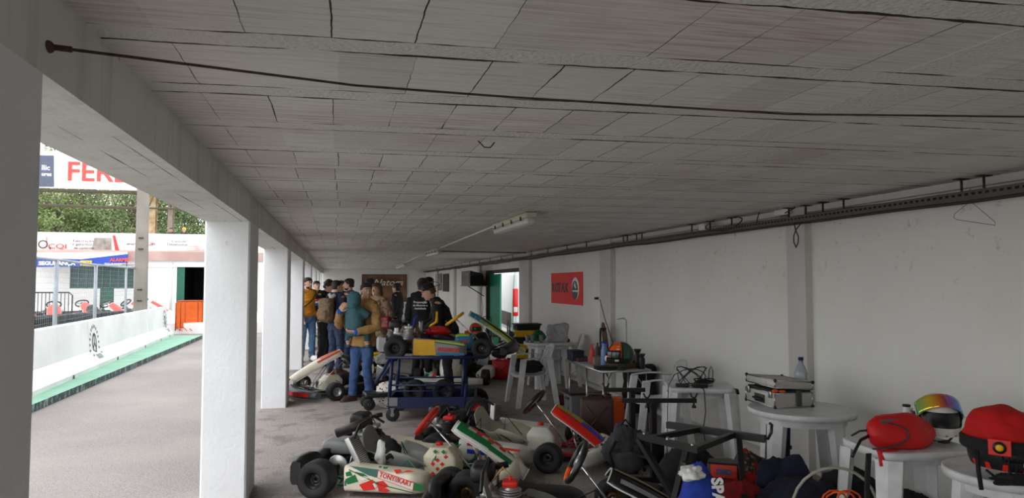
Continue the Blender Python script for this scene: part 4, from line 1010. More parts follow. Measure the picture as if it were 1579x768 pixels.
def hand(b, w, d, n, side, curl=.5, k=1.):
    """palm + five fingers; d along the fingers, n palm normal"""
    d = d.normalized(); n = (n-d*n.dot(d)).normalized(); l = d.cross(n)*side
    M = Matrix(((d.x, l.x, n.x, w.x), (d.y, l.y, n.y, w.y), (d.z, l.z, n.z, w.z), (0, 0, 0, 1)))
    b.rbox((.045*k, 0, 0), (.095*k, .082*k, .03*k), .014*k, M)
    for i, L_ in enumerate((.070, .078, .073, .058)):
        y = (.031-.0205*i)*k; a = curl*.45; p = V3((.085*k, y, 0)); pts = [p-V3((.02*k, 0, 0)), p]
        for s_ in (.45, .32, .26):
            p = p+V3((math.cos(a), (.06-.04*i), math.sin(a)))*L_*s_*k; pts.append(p); a += curl*.8
        b.tube(pts, [.0095*k, .0095*k, .0088*k, .008*k, .007*k], 8, M=M)
    b.tube([(.02*k, .035*k, .004), (.045*k, .058*k, .012*k), (.072*k, .066*k, .022*k), (.092*k, .062*k, .03*k)], [.012*k, .0105*k, .0095*k, .0075*k], 8, M=M)
def person(label, loc, rz, h=1.75, top=None, bot=None, shoe=None, hair=H_dk, skin=SKIN, pose=None, hairstyle='short', female=False, extras=None, group=None, vox=.0085, sleeve_end=None, jlen=.0, bulk=1.0, beard=False, cap=None):
    P_ = dict(pelvis=V3((0, 0, .95)), waist=V3((0, 0, 1.10)), chest=V3((.0, 0, 1.28)), should=V3((-.01, 0, 1.43)), neck=V3((0, 0, 1.50)), head=V3((.025, 0, 1.64)), hfwd=V3((1, 0, 0)), hup=V3((0, 0, 1)),
        ls=V3((0, .185, 1.42)), rs=V3((0, -.185, 1.42)), le=V3((-.02, .24, 1.13)), re=V3((-.02, -.24, 1.13)), lw=V3((.06, .25, .88)), rw=V3((.06, -.25, .88)), lh=V3((.15, 0, -1)), rh=V3((.15, 0, -1)), ln=V3((0, -1, 0)), rn=V3((0, 1, 0)),
        lk=V3((.03, .105, .51)), rk=V3((.03, -.105, .51)), la=V3((-.03, .12, .09)), ra=V3((-.03, -.12, .09)), lt=V3((1, .2, 0)), rt=V3((1, -.2, 0)))
    if pose: P_.update({k: V3(v) for k, v in pose.items()})
    S = h/1.75; 
    t = thing('person', label, 'person', loc, rz, group); t.scale = (S, S, S)
    g = P_; fw = V3((1, 0, 0))
    def torso(b, e, z0=0, neck=True, lo=None):
        sp = [lo or (g['pelvis']+V3((0, 0, -.06))), g['pelvis']+V3((0, 0, .03)), g['waist'], g['chest'], g['should'], g['neck']]
        rx = [.10, .115, .10, .115, .085, .05]; ry = [.15, .165, .14, .165, .15, .055]
        if female: ry = [.15, .165, .125, .145, .125, .05]
        rings = []
        for i, c in enumerate(sp):
            u = sp[min(i+1, 5)]-sp[max(i-1, 0)]
            if i == 5 and not neck: continue
            rings.append(ell_ring(c, u, fw, rx[i]+e, ry[i]+e, 24, .85 if i < 5 else 1))
        b.loft(rings)
        # shoulder yoke
        b.tube([g['ls'], g['should']+V3((0, .07, .02)), g['should']+V3((0, -.07, .02)), g['rs']], [.058+e, .062+e, .062+e, .058+e], 14)
    body = MB(); torso(body, 0)
    body.tube([g['should'], g['neck'], g['head']-V3((.02, 0, .04))], [.07, .056, .055], 14)
    for s_, e_, w_, dh, nn, sd in ((g['ls'], g['le'], g['lw'], g['lh'], g['ln'], 1), (g['rs'], g['re'], g['rw'], g['rh'], g['rn'], -1)):
        body.tube([s_, s_.lerp(e_, .35), e_, e_.lerp(w_, .35), w_], [.052, .048, .038, .04, .026], 12); hand(body, w_, dh, nn, sd)
    for hp, k_, a_, f_ in ((g['pelvis']+V3((0, .09, -.04)), g['lk'], g['la'], g['lt']), (g['pelvis']+V3((0, -.09, -.04)), g['rk'], g['ra'], g['rt'])):
        body.tube([hp, hp.lerp(k_, .4), k_, k_.lerp(a_, .35), a_], [.088, .078, .055, .055, .036], 14)
        f_ = f_.normalized(); body.tube([a_-V3((0, 0, .03)), a_+f_*.12-V3((0, 0, .06))], [.035, .028], 10)
    up = g['hup'].normalized(); hf = (g['hfwd']-up*g['hfwd'].dot(up)).normalized(); hl = up.cross(hf); hc = g['head']
    HM = Matrix(((hf.x, hl.x, up.x, hc.x), (hf.y, hl.y, up.y, hc.y), (hf.z, hl.z, up.z, hc.z), (0, 0, 0, 1)))
    prof = [(-.118, .018, .03, .030), (-.105, .022, .052, .042), (-.075, .018, .072, .056), (-.04, .008, .086, .066), (0, .0, .094, .073), (.035, -.004, .096, .076), (.065, -.008, .090, .073), (.092, -.012, .070, .058), (.108, -.014, .042, .036), (.114, -.014, .012, .012)]
    body.loft([[tuple(V3((o_+rx*math.cos(2*PI*k/22)*(1 if math.cos(2*PI*k/22) < 0 else .97), ry*math.sin(2*PI*k/22), z))) for k in range(22)] for z, o_, rx, ry in prof], M=HM)
    body.tube([(.086, 0, .012), (.104, 0, -.018), (.112, 0, -.032), (.094, 0, -.038)], [.009, .012, .014, .010], 8, M=HM)   # nose
    body.tube([(.088, -.02, -.066), (.093, 0, -.062), (.088, .02, -.066)], .007, 8, M=HM); body.tube([(.085, -.018, -.076), (.09, 0, -.078), (.085, .018, -.076)], .007, 8, M=HM)
    body.tube([(.086, -.048, .02), (.096, -.02, .022), (.096, .02, .022), (.086, .048, .02)], .008, 8, M=HM)
    body.ball((.08, 0, -.1), (.018, .02, .014), HM, 10, 6)
    for s_ in (1, -1): body.ball((-.002, s_*.077, -.012), (.018, .010, .032), HM, 10, 8)
    link('body', remesh(body, vox, 1), skin, t)
    b = MB()
    for s_ in (1, -1):
        b.m(M_white).ball((.081, s_*.031, .004), (.011, .014, .010), HM, 10, 8); b.m(K_blk).ball((.0905, s_*.031, .004), (.004, .006, .006), HM, 8, 6)
        b.tube([(.090, s_*.050, .027), (.097, s_*.03, .034), (.098, s_*.014, .030)], .0045, 6, M=HM)
    b.build('eyes', None, t)
    # hair
    hb = MB()
    if hairstyle != 'none':
        th = .012 if hairstyle == 'short' else .02
        R_ = []
        for z, o_, rx, ry in [(-.06 if hairstyle == 'short' else -.09, -.05, .05, .06), (-.03, -.035, .066, .072), (0, -.026, .076, .078), (.035, -.018, .088, .08), (.06, -.008, .098, .08), (.085, -.010, .086, .068), (.108, -.014, .056, .044), (.12, -.014, .02, .015)]:
            R_.append([tuple(V3((o_+(rx+th*.6)*math.cos(2*PI*k/22), (ry+th*.7)*math.sin(2*PI*k/22), z+th*.5))) for k in range(22)])
        hb.loft(R_, M=HM)
        if hairstyle == 'long':
            hb.tube([(-.05, 0, .05), (-.085, 0, -.05), (-.09, 0, -.16), (-.08, 0, -.26)], [.06, .075, .07, .04], 14, M=HM)
            for s_ in (1, -1): hb.tube([(.02, s_*.06, .08), (.01, s_*.085, 0), (-.01, s_*.085, -.12), (.0, s_*.08, -.22)], [.03, .022, .026, .012], 10, M=HM)
        if hairstyle == 'curly':
            for k in range(40):
                a = random.uniform(0, 2*PI); zz = random.uniform(.0, .11); r_ = .085*math.sqrt(max(.05, 1-(zz/.13)**2)); hb.ball((-.014+r_*math.cos(a)*1.1-.01, r_*math.sin(a), zz), .022, HM, 8, 6)
        link('hair', remesh(hb, .008, 2, .004, 3), hair, t)
    if beard:
        b = MB(); b.loft([[tuple(V3((o_+(rx+.006)*math.cos(-1.9+3.8*k/12), (ry+.006)*math.sin(-1.9+3.8*k/12), z))) for k in range(13)]+[tuple(V3((o_+(rx-.02)*math.cos(1.9-3.8*k/12), (ry-.02)*math.sin(1.9-3.8*k/12), z))) for k in range(13)] for z, o_, rx, ry in prof[:3]], M=HM)
        b.tube([(.094, -.02, -.054), (.1, 0, -.05), (.094, .02, -.054)], .005, 6, M=HM); b.build('beard', hair, t)
    if cap:
        b = MB(); b.lathe([(.092, .03), (.096, .05), (.09, .085), (.065, .115), (.03, .13), (.002, .134)], HM @ T(-.01, 0, .0), 22)
        b.hexa([tuple(v) for v in ((-.08, -.06, .035), (-.08, .06, .035), (-.19, .04, .02), (-.19, -.04, .02), (-.08, -.06, .042), (-.08, .06, .042), (-.19, .04, .027), (-.19, -.04, .027))], HM if cap[1] == 'back' else HM @ R(PI, 'Z')); b.build('cap', cap[0], t)
    # trousers
    b = MB(); b.loft([ell_ring(g['pelvis']+V3((0, 0, z)), V3((0, 0, 1)), fw, a+.012, c+.012, 24, .85) for z, a, c in ((-.13, .085, .13), (-.06, .108, .158), (.03, .118, .165), (.10, .108, .15))])
    for hp, k_, a_ in ((g['pelvis']+V3((0, .088, -.06)), g['lk'], g['la']), (g['pelvis']+V3((0, -.088, -.06)), g['rk'], g['ra'])):
        b.tube([hp, hp.lerp(k_, .4), k_, k_.lerp(a_, .5), a_+V3((0, 0, -.01))], [.100, .092, .073, .07, .066], 16)
    link('trousers', remesh(b, .012, 3, .010, hash(label) % 50), bot, t)
    # shoes
    for a_, f_ in ((g['la'], g['lt']), (g['ra'], g['rt'])):
        an = math.atan2(f_.y, f_.x); M = T(a_.x, a_.y, a_.z-.09) @ R(an, 'Z'); b = MB()
        def sr(z, l0, l1, wd): return [(((l1 if math.cos(2*PI*k/18) > 0 else -l0)*abs(math.cos(2*PI*k/18))**.8), wd*math.copysign(abs(math.sin(2*PI*k/18))**.8, math.sin(2*PI*k/18))*(1.0 if math.cos(2*PI*k/18) > 0 else .8), z) for k in range(18)]
        b.loft([sr(.0, .075, .195, .045), sr(.022, .08, .20, .048), sr(.045, .078, .19, .046), sr(.07, .072, .12, .042), sr(.10, .065, .06, .04), sr(.125, .06, .05, .04)], M=M); sh = b.build('shoe', shoe or K_blk, t)
        b = MB(); b.loft([sr(.0, .082, .204, .05), sr(.02, .082, .204, .05)], M=M, smooth=False); b.build('sole', M_dgrey, sh)
    # jacket
    e = .022*bulk; b = MB(); torso(b, e, neck=False, lo=g['pelvis']+V3((0, 0, -.02-jlen)))
    if jlen: b.loft([ell_ring(g['pelvis']+V3((0, 0, z)), V3((0, 0, 1)), fw, a+e, c+e, 24, .85) for z, a, c in ((-.02-jlen, .125, .18), (.0, .12, .168), (.1, .105, .15))])
    se = sleeve_end or 1.0
    for s_, e_, w_ in ((g['ls'], g['le'], g['lw']), (g['rs'], g['re'], g['rw'])):
        wv = e_.lerp(w_, .96*se)
        b.tube([s_, s_.lerp(e_, .4), e_, e_.lerp(wv, .5), wv], [.064+e*.7, .055+e, .050+e*.9, .045+e*.8, .036+e*.6], 14)
    b.tube([g['neck']+V3((-.02, 0, -.02)), g['neck']+V3((-.01, 0, .025))], [.078, .072], 16)
    j = link('jacket', remesh(b, .012, 3, .011, (hash(label)//7) % 50), top, t)
    if extras: extras(t, g, HM, j)
    return t
def at_px(x, zc, z=0): return cam_pt((x-789.5)/1100*zc, zc, z)
def face(deg): return math.radians(deg)-YAW      # 0 = towards camera's right, 90 = away, -90 = towards the camera
J_blue = cloth('light_denim', (104, 140, 184), (78, 110, 152)); J_dark = cloth('dark_denim', (46, 62, 92), (34, 44, 68)); J_mid = cloth('washed_denim', (78, 108, 156), (44, 66, 112), 5)
C_blk = cloth('black_cloth', (24, 24, 27)); C_nvy = cloth('navy_cloth', (34, 40, 62)); C_must = cloth('mustard_cloth', (206, 134, 22)); C_tan = cloth('camel_cloth', (172, 134, 82)); C_teal = cloth('teal_fleece', (66, 104, 112)); C_grey = cloth('grey_cloth', (96, 94, 98)); C_dkg = cloth('dark_grey_cloth', (52, 52, 56))
S_brn = mat('brown_leather', (66, 42, 34), .5); S_bge = mat('beige_shoe', (150, 132, 112), .8)
def ex1(t, g, HM, j):
    b = MB(); b.tube([(.165, .12, 1.42), (.19, .0, 1.26), (.15, -.15, 1.14), (0, -.215, 1.1), (-.15, -.1, 1.2), (-.14, .08, 1.40), (.02, .13, 1.5), (.165, .12, 1.42)], .012, 6); b.build('shoulder_strap', C_blk, t)
person('man in mustard jacket and light jeans, half hidden by the white pillar', at_px(475, 15.25), face(-52), 1.78, C_must, J_blue, S_bge, extras=ex1, beard=True,
    pose=dict(hfwd=(1, .2, -.1), re=(.05, -.25, 1.14), rw=(.17, -.16, .93), rh=(.4, 0, -1), le=(.02, .25, 1.14), lw=(.14, .2, .92)))
def ex2(t, g, HM, j):
    for k, m_ in ((.30, K_red), (.46, mat('white_stripe_cloth', (225, 225, 228), .9)), (.60, mat('blue_stripe_cloth', (50, 90, 170), .9))):
        b = MB(); a = g['rs'].lerp(g['re'], k); c = g['rs'].lerp(g['re'], k+.155); b.cyl(a, c, .082, .080, 16); b.build('sleeve_stripe', m_, j)
person('man in black jacket with red, white and blue sleeve stripe, head bowed', at_px(502, 14.6), face(-20), 1.74, C_blk, C_blk, extras=ex2, hairstyle='curly',
    pose=dict(hfwd=(1, 0, -.7), hup=(.6, 0, 1), head=(.09, 0, 1.62), re=(.03, -.27, 1.14), rw=(.2, -.18, 1.0), lw=(.25, .12, 1.05), le=(.05, .25, 1.12), rh=(1, .2, -.2), lh=(1, -.2, 0)))
def ex3(t, g, HM, j):
    b = MB(); b.rbox((0, 0, 0), (.20, .33, .46), .08, T(-.235, 0, 1.2)); b.rbox((-.10, 0, -.08), (.08, .24, .2), .035, T(-.235, 0, 1.2))
    bp = link('backpack', remesh(b, .012, 3, .01, 4), cloth('brown_plaid_cloth', (122, 100, 72), (82, 66, 48), 30), t)
    b = MB()
    for s_ in (1, -1): b.tube([(-.16, s_*.11, 1.40), (-.03, s_*.12, 1.51), (.12, s_*.13, 1.42), (.15, s_*.14, 1.2), (-.12, s_*.17, 1.02)], .016, 6)
    b.build('strap', C_blk, bp)
    b = MB(); b.tube([(-.08, -.08, 1.49), (-.125, 0, 1.43), (-.08, .08, 1.49)], .04, 10); b.build('hood', cloth('light_hood', (180, 178, 172)), j)
person('man with a bulging brown plaid backpack, navy jacket and dark jeans, seen from behind', at_px(519, 13.3), face(55), 1.71, C_nvy, J_dark, S_brn, extras=ex3, pose=dict(lw=(.2, .16, 1.05), rw=(.2, -.16, 1.05), rh=(1, .3, .1), lh=(1, -.3, .1), hfwd=(1, -.5, -.2)), bulk=1.2)
person('dark haired man mostly hidden behind the backpack wearer, face towards the camera', at_px(526.5, 15.6), face(-95), 1.72, C_dkg, C_blk, hair=H_br)
person('bearded man in grey top facing left, behind the child in the teal hood', at_px(540, 14.2), face(172), 1.75, C_grey, J_dark, hair=H_dk, beard=True, pose=dict(hfwd=(1, .3, -.1), rw=(.22, -.1, 1.1), rh=(1, .3, .2)))
person('person in black standing in the gap beside the far pillars', at_px(488.5, 18), face(-60), 1.72, C_blk, C_blk)
person('dark haired person between the teal hood and the smiling woman', at_px(571.5, 14.8), face(150), 1.76, C_dkg, C_blk, hair=H_dk)
# adult in camel coat holding the child (local: facing +X = camera left / slightly away)
CUF = mat('blue_knit_cuff', (30, 90, 190), .9)
def ex5(t, g, HM, j):
    for w_, e_ in ((g['lw'], g['le']), (g['rw'], g['re'])):
        b = MB(); b.cyl(e_.lerp(w_, .86), w_.lerp(e_, -.06), .046, .040, 16); b.build('cuff', CUF, j)
adult = person('adult in camel coat and washed jeans carrying the small child in a teal hood', at_px(561, 10.15), face(-108), 1.67, C_tan, J_mid, S_brn, hair=H_dk, extras=ex5, jlen=.12, bulk=1.35, vox=.007,
    pose=dict(head=(.02, .06, 1.63), hfwd=(.8, .9, -.1), le=(.14, .31, 1.10), lw=(.36, .08, 1.04), lh=(.3, -1, .1), ln=(-.6, 0, 1), re=(.10, -.36, 1.12), rw=(.37, -.17, 1.34), rh=(.0, .55, .8), rn=(-1, .1, 0),
              lk=(.05, .1, .51), la=(-.02, .11, .09), rk=(.04, -.11, .51), ra=(.02, -.16, .09), rt=(1, -.5, 0), ls=(0, .18, 1.40), rs=(0, -.18, 1.40)))
# (camera sees the adult's left side: the left arm is nearer)
def child(loc, rz):
    t = thing('child', 'small child in a teal hooded fleece held on the camel-coated adult\'s chest', 'child', loc, rz)
    b = MB(); b.loft([ell_ring(V3(c), V3((.12, 0, 1)), V3((1, 0, 0)), a, d, 18) for c, a, d in (((.0, 0, .02), .07, .09), ((-.0, 0, .10), .10, .11), ((-.01, 0, .22), .095, .105), ((-.02, 0, .33), .08, .095), ((-.02, 0, .38), .05, .05))])
    b.ball((-.0, 0, .47), (.085, .078, .1)); 
    for s_ in (1, -1):
        b.tube([(-.02, s_*.09, .34), (.04, s_*.15, .27), (.16, s_*.13, .27)], [.038, .034, .024], 10); hand(b, V3((.16, s_*.13, .27)), V3((1, 0, -.2)), V3((0, -s_, 0)), s_, .6, .55)
        b.tube([(.02, s_*.06, .06), (.10, s_*.13, .02), (.07, s_*.15, -.12)], [.055, .045, .032], 10); b.tube([(.07, s_*.15, -.12), (.13, s_*.15, -.16)], [.03, .026], 8)
    b.tube([(.08, 0, .47), (.095, 0, .455)], [.012, .010], 8)
    link('body', remesh(b, .007, 1), SKIN, t)
    b = MB(); b.loft([ell_ring(V3(c), V3((.12, 0, 1)), V3((1, 0, 0)), a+.022, d+.022, 18) for c, a, d in (((.0, 0, .0), .075, .095), ((-.0, 0, .10), .105, .115), ((-.01, 0, .22), .10, .11), ((-.02, 0, .33), .085, .10), ((-.02, 0, .40), .06, .06))])
    for s_ in (1, -1): b.tube([(-.02, s_*.09, .34), (.04, s_*.16, .27), (.15, s_*.135, .27)], [.06, .054, .04], 12)
    b.ball((-.03, 0, .48), (.10, .102, .125), None, 18, 12); b.tube([(-.07, 0, .36), (-.06, 0, .42)], [.08, .08], 12)
    link('hooded_fleece', remesh(b, .010, 2, .007, 9), C_teal, t)
    b = MB(); b.loft([ell_ring(V3(c), V3((0, 0, 1)), V3((1, 0, 0)), a, d, 16) for c, a, d in (((.01, 0, -.02), .08, .10), ((.0, 0, .08), .11, .125))])
    for s_ in (1, -1): b.tube([(.02, s_*.06, .04), (.10, s_*.14, .02), (.075, s_*.155, -.10)], [.07, .06, .045], 12)
    link('leggings', remesh(b, .010, 2, .005, 2), cloth('dark_teal_cloth', (54, 88, 96)), t)
    for s_ in (1, -1):
        b = MB(); b.rbox((0, 0, 0), (.13, .055, .05), .024, T(.12, s_*.155, -.165)); b.build('shoe', C_teal, t)
    return t
am = Matrix.Translation(adult.location) @ R(adult.rotation_euler[2], 'Z')
cp = am @ V3((.225, .0, .95)); child(cp, adult.rotation_euler[2]+PI)
def ex6(t, g, HM, j):
    b = MB(); b.tube([(-.09, .0, 1.47), (-.04, .11, 1.47), (.09, .09, 1.40), (.14, .0, 1.30)], [.05, .06, .06, .05], 12); b.tube([(-.09, 0, 1.47), (-.04, -.11, 1.47), (.09, -.09, 1.40), (.14, 0, 1.30)], [.05, .06, .06, .05], 12)
    link('fur_collar', remesh(b, .012, 1, .022, 4), mat('beige_fur', (176, 158, 132), 1, var=.25, vs_=40, bump=1, bs=150), j)
wm = person('smiling woman with brown hair in a beige fur-collared coat', at_px(582, 12.4), face(-115), 1.66, cloth('beige_coat_cloth', (150, 130, 104)), C_blk, hair=H_br, hairstyle='long', female=True, extras=ex6, jlen=.15, bulk=1.4, pose=dict(lw=(.16, .24, 1.02), le=(-.04, .27, 1.14), rw=(.22, -.12, 1.05), rh=(.8, .4, 0)))
hb_ = thing('handbag', 'dark red handbag hanging from the arm of the woman in the fur collar', 'bag', at_px(591, 12.1, .88)); hb_.rotation_euler = (0, 0, face(-20))
b = MB(); b.rbox((0, 0, .12), (.30, .12, .22), .04); link('bag_body', remesh(b, .01, 2, .008), mat('dark_red_leather', (130, 34, 32), .45), hb_)
b = MB(); b.tube([(-.1, 0, .22), (-.09, 0, .33), (0, 0, .38), (.09, 0, .33), (.1, 0, .22)], .009, 8); b.build('handle', mat('dark_red_leather', (130, 34, 32), .45), hb_)
def ex7(t, g, HM, j):
    for i, (s_, sz) in enumerate((('Preparação', .052), ('de Motores e', .046), ('Assistência', .046))):
        text('lettering', s_, sz, T(-.150, 0, 1.335-.052*i) @ R(-PI/2, 'Z') @ R(PI/2, 'X'), M_twht, j, .004, 'CENTER', bold=.001)
person('broad man in black hoodie with white lettering on the back, behind the raised kart', at_px(652, 12.2), face(82), 1.74, C_blk, C_blk, hair=H_dk, extras=ex7, bulk=1.5, hairstyle='curly')
person('fair haired man in dark cap behind the man with lettering on his back', at_px(662.5, 14), face(-160), 1.77, C_dkg, C_blk, hair=H_bl, cap=(C_blk, 'back'))
def ex9(t, g, HM, j):
    b = MB(); b.tube([g['ls'].lerp(g['le'], .55)+V3((0, .05, .035)), g['le']+V3((-.0, .055, .0)), g['le'].lerp(g['lw'], .5)+V3((0, .052, .0)), g['lw']+V3((-.02, .045, 0))], [.02, .024, .022, .016], 8); b.build('sleeve_stripe', M_yellow, j)
    b = MB(); b.tube([(.12, .10, 1.32), (.13, .13, 1.2), (.02, .17, 1.1)], .01, 6); b.build('reflective_piping', K_gray, j)
person('young man with backwards black cap and yellow-striped dark sleeves leaning over the raised kart', at_px(693, 10.35), face(186), 1.74, C_blk, cloth('dark_grey_trousers', (44, 46, 50), (30, 32, 34), 8), hair=H_br, extras=ex9, cap=(C_blk, 'back'), vox=.0075,
    pose=dict(pelvis=(-.02, 0, .95), waist=(.04, 0, 1.08), chest=(.12, 0, 1.24), should=(.19, 0, 1.38), neck=(.24, 0, 1.44), head=(.30, 0, 1.55), hfwd=(1, .15, -.45), hup=(.45, 0, 1), ls=(.17, .185, 1.36), rs=(.17, -.185, 1.36), le=(.18, .26, 1.13), re=(.24, -.22, 1.12), lw=(.34, .10, 1.02), rw=(.40, -.06, 1.03), lh=(1, -.4, -.3), rh=(1, .1, -.3), ln=(0, -.3, -1), rn=(0, .3, -1)))
person('person in black bending in front of the brown poster at the far wall', at_px(613, 17.5), face(170), 1.66, C_blk, C_blk, hair=H_dk, hairstyle='curly', bulk=1.6)
for (px, Y, sk, lab, hr) in ((264, 39.6, SKIN2, 'dark haired person looking over the roof banner', H_dk), (284, 39.6, SKIN, 'person in yellow cap looking over the roof banner', H_bl)):
    p = oy(px, 352, Y); o = person(lab, (p.x, Y, p.z-1.70), math.radians(-80), 1.72, C_dkg, J_dark, hair=hr, skin=sk, vox=.015, cap=(M_yellow, 'front') if hr is H_bl else None)
b = MB(); pz = oy(264, 352, 39.6).z-1.70; b.span((-11, YF_+.8, pz-.12), (-5, YF_+3.2, pz)); b.span((-11, YF_+.8, bt-.1), (-10.8, YF_+3.2, pz-.1)); b.span((-5.2, YF_+.8, bt-.1), (-5, YF_+3.2, pz-.1)); tag(b.build('roof_platform', M_dgrey), 'dark spectator platform on the roof behind the banner', 'platform')
# ============================================================ WALL FITTINGS, LIGHTS, DOOR, VAN
# tie rod
a = ox(75, 72, XP); b = MB(); p1 = Vector((XW-.0, 1.62, 2.03)); m_ = oz(790, 150, 2.25)
e0 = oz(1215, 176, 2.255); e1 = oz(1579, 180, 2.255); k_ = (XW-e1.x)/(e1.x-e0.x)
pts = [Vector((a.x, a.y, a.z)), oz(550, 132, 2.255), oz(790, 150, 2.255), e0, e1, e1+(e1-e0)*k_]
b.tube([tuple(v) for v in pts], .0038, 6); b.build('tie_rod', M_rust); tr = bpy.data.objects['tie_rod']; recenter(tr, pts[0]); tag(tr, 'thin rusty tie rod strung across under the ceiling', 'rod')
b = MB(); b.ball((0, 0, 0), (.012, .02, .014)); b.cyl((0, 0, 0), (.045, .01, -.0), .007); o = b.build('anchor', M_rust, tr)
# cable tray with holes, rods and cables
g = G('perforated_tray_metal', .7); x, y, z = g.sep(g.tc)
sl_ = g.math('MULTIPLY', g.math('LESS_THAN', g.math('FRACT', g.math('DIVIDE', y, .05)), .55), g.math('LESS_THAN', g.math('ABSOLUTE', g.math('SUBTRACT', z, 2.222)), .008))
g.col(g.mix(sl_, g.mix(g.noise(g.tc, 9, 5), srgb(88, 84, 78), srgb(116, 112, 104)), srgb(20, 18, 16))); g.b.inputs['Metallic'].default_value = .3
tx = 3.90
tray = thing('cable_tray', 'long perforated steel cable tray hung below the ceiling along the right wall', 'cable tray', (0, 0, 0))
b = MB(); b.span((tx, -5, 2.185), (tx+.10, 14.6, 2.192)); b.span((tx-.004, -5, 2.185), (tx, 14.6, 2.245)); b.span((tx+.10, -5, 2.185), (tx+.104, 14.6, 2.245))
b.span((tx+.02, 14.6, 2.185), (tx+.12, YB, 2.192)); b.span((tx+.016, 14.6, 2.185), (tx+.02, YB, 2.245))
b.build('tray', g.m, tray)
b = MB(); rnd = random.Random(3)
for k in range(5):
    zz = 2.2+.008*k; b.tube([(tx+.015+.018*k+rnd.uniform(-.008, .008), -5+i*.9, zz+rnd.uniform(0, .03)) for i in range(43)], .008, 5)
b.tube([(tx-.01, i*.7-4, 2.175+.03*noise.noise(Vector((i*.6, 0, 0)))) for i in range(52)], .012, 6)
b.build('cables', mat('dusty_cable', (62, 58, 54), .8), tray)
def hanger(px, X=tx+.02, tilt=.0, nm='hanger_rod'):
    p = ox(px, 300, X); y = p.y; b = MB(); b.cyl((X-.01, y, 2.19), (X-.01+tilt, y+tilt, ZC), .008, seg=6); b.box((X-.01+tilt, y+tilt, ZC-.003), (.09, .05, .006)); b.build(nm, M_rust, tray)
for px in (1485, 1520, 1270, 1302, 1217, 1243, 1129, 1095, 1067, 990, 982, 968, 962, 905, 875, 845, 820): hanger(px, tilt=random.uniform(-.01, .02))
for yy in (16, 17.2, 18.5, 20, 21.5, 23, 25, 27, 29): b = MB(); b.cyl((tx+.03, yy, 2.19), (tx+.03, yy, ZC), .008, seg=6); b.build('hanger_rod', M_rust, tray)
def loop(name, label, px, py, X, r, pts_, parent=None, m_=M_cable, rad=.005, cat='cable'):
    o = ox(px, py, X); b = MB(); b.tube([(0 if len(p) < 3 else p[2], p[0], p[1]) for p in pts_], rad, 6); q = b.build(name, m_); q.location = o; return tag(q, label, cat)
# Y decreases to the right of the picture
loop('cable_loop', 'black cable loops drooping over the tray left of the wall pilaster', 1115, 345, 3.86, 0, [(.35*math.cos(a)*1.0, .07*math.sin(a)+.0, .02*math.sin(3*a)) for a in [i*.35 for i in range(19)]])
loop('cable_loop', 'black cable arching from the tray up over the junction box', 1200, 325, 3.88, 0, [(.35, -.08), (.3, .02), (.18, .08), (0, .10), (-.2, .09), (-.24, .0), (-.1, -.03)])
loop('cable_tie_loop', 'knotted black cable end hanging below the tray at the pilaster', 1227, 355, 3.86, 0, [(.02, .06), (0, -.0), (-.035, -.06), (-.03, -.11), (.0, -.15), (.03, -.10), (.03, -.05), (.0, .0), (-.08, .06)])
p = ox(1209, 326, XW-.08); b = MB(); b.rbox((0, 0, 0), (.07, .22, .07), .012); o = b.build('junction_box', M_white); o.location = p+Vector((-.0, 0, 0)); tag(o, 'white junction box above the tray at the pilaster', 'junction box')
b = MB(); b.rbox((0, 0, -.045), (.02, .1, .012), .004); b.build('lid_rim', M_grey, o)
p = ox(1084, 350, tx-.04); b = MB(); b.rbox((0, 0, 0), (.05, .12, .07), .01); o = b.build('socket_box', M_white); o.location = p; tag(o, 'small off-white socket box clipped on the cable tray', 'socket')
# clothes hanger
p = ox(1496, 300, 3.90); t = thing('clothes_hanger', 'thin wire clothes hanger hooked on the cable tray', 'hanger', tuple(p+Vector((0, 0, -.0))))
b = MB(); b.tube([(0, 0, 0), (0, .002, -.045), (0, .12, -.11), (0, .13, -.135), (0, .11, -.15), (0, -.17, -.21), (0, -.17, -.19), (0, -.05, -.085), (0, 0, -.045)], .0016, 5); b.build('wire', M_cable, t)
b = MB(); b.tube([(0, 0, 0), (0, .012, .02), (0, 0, .035), (0, -.012, .02)], .0016, 5); b.build('hook', M_cable, t)
# sockets and conduits
def sock(name, lab, px, py, X, s=(.035, .08, .08), cat='socket'):
    p = ox(px, py, X); t = thing(name, lab, cat, tuple(p)); b = MB(); b.rbox((-s[0]/2, 0, 0), s, .008); b.build('housing', M_white, t); b = MB(); b.lathe([(.001, 0), (.022, 0), (.024, .004), (.02, .006), (.001, .006)], T(-s[0]-.006, 0, 0) @ R(PI/2, 'Y'), 14); b.build('outlet', M_grey, t); return t
sock('wall_socket', 'white wall socket low on the pilaster above the round table', 1246, 479, XW)
sock('wall_socket', 'white wall socket on the pilaster right of the red ROTAX sign', 945, 469, XW-.0)
s2 = sock('wall_socket', 'wall socket with black plug, nearest the red ROTAX sign', 926, 460, XW)
b = MB(); b.cyl((-.04, 0, 0), (-.10, 0, -.0), .02, seg=10); b.build('plug', M_black, s2)
def cond(px, X, y0px, y1px, lab):
    a = ox(px, y0px, X); c = ox(px, y1px, X); b = MB(); b.cyl((0, 0, 0), (0, 0, a.z-c.z), .010, seg=8); o = b.build('conduit', M_white); o.location = (X-.012, a.y, c.z); tag(o, lab, 'pipe')
cond(1249, XW, 330, 474, 'thin white conduit running up from the socket above the round table'); cond(926, XW, 372, 454, 'thin white conduit above the black plugged socket'); cond(948, XW, 372, 464, 'thin white conduit on the pilaster right of the ROTAX sign')
pa = ox(925, 462, XW-.1); pb_ = oz(952, 545, .75)
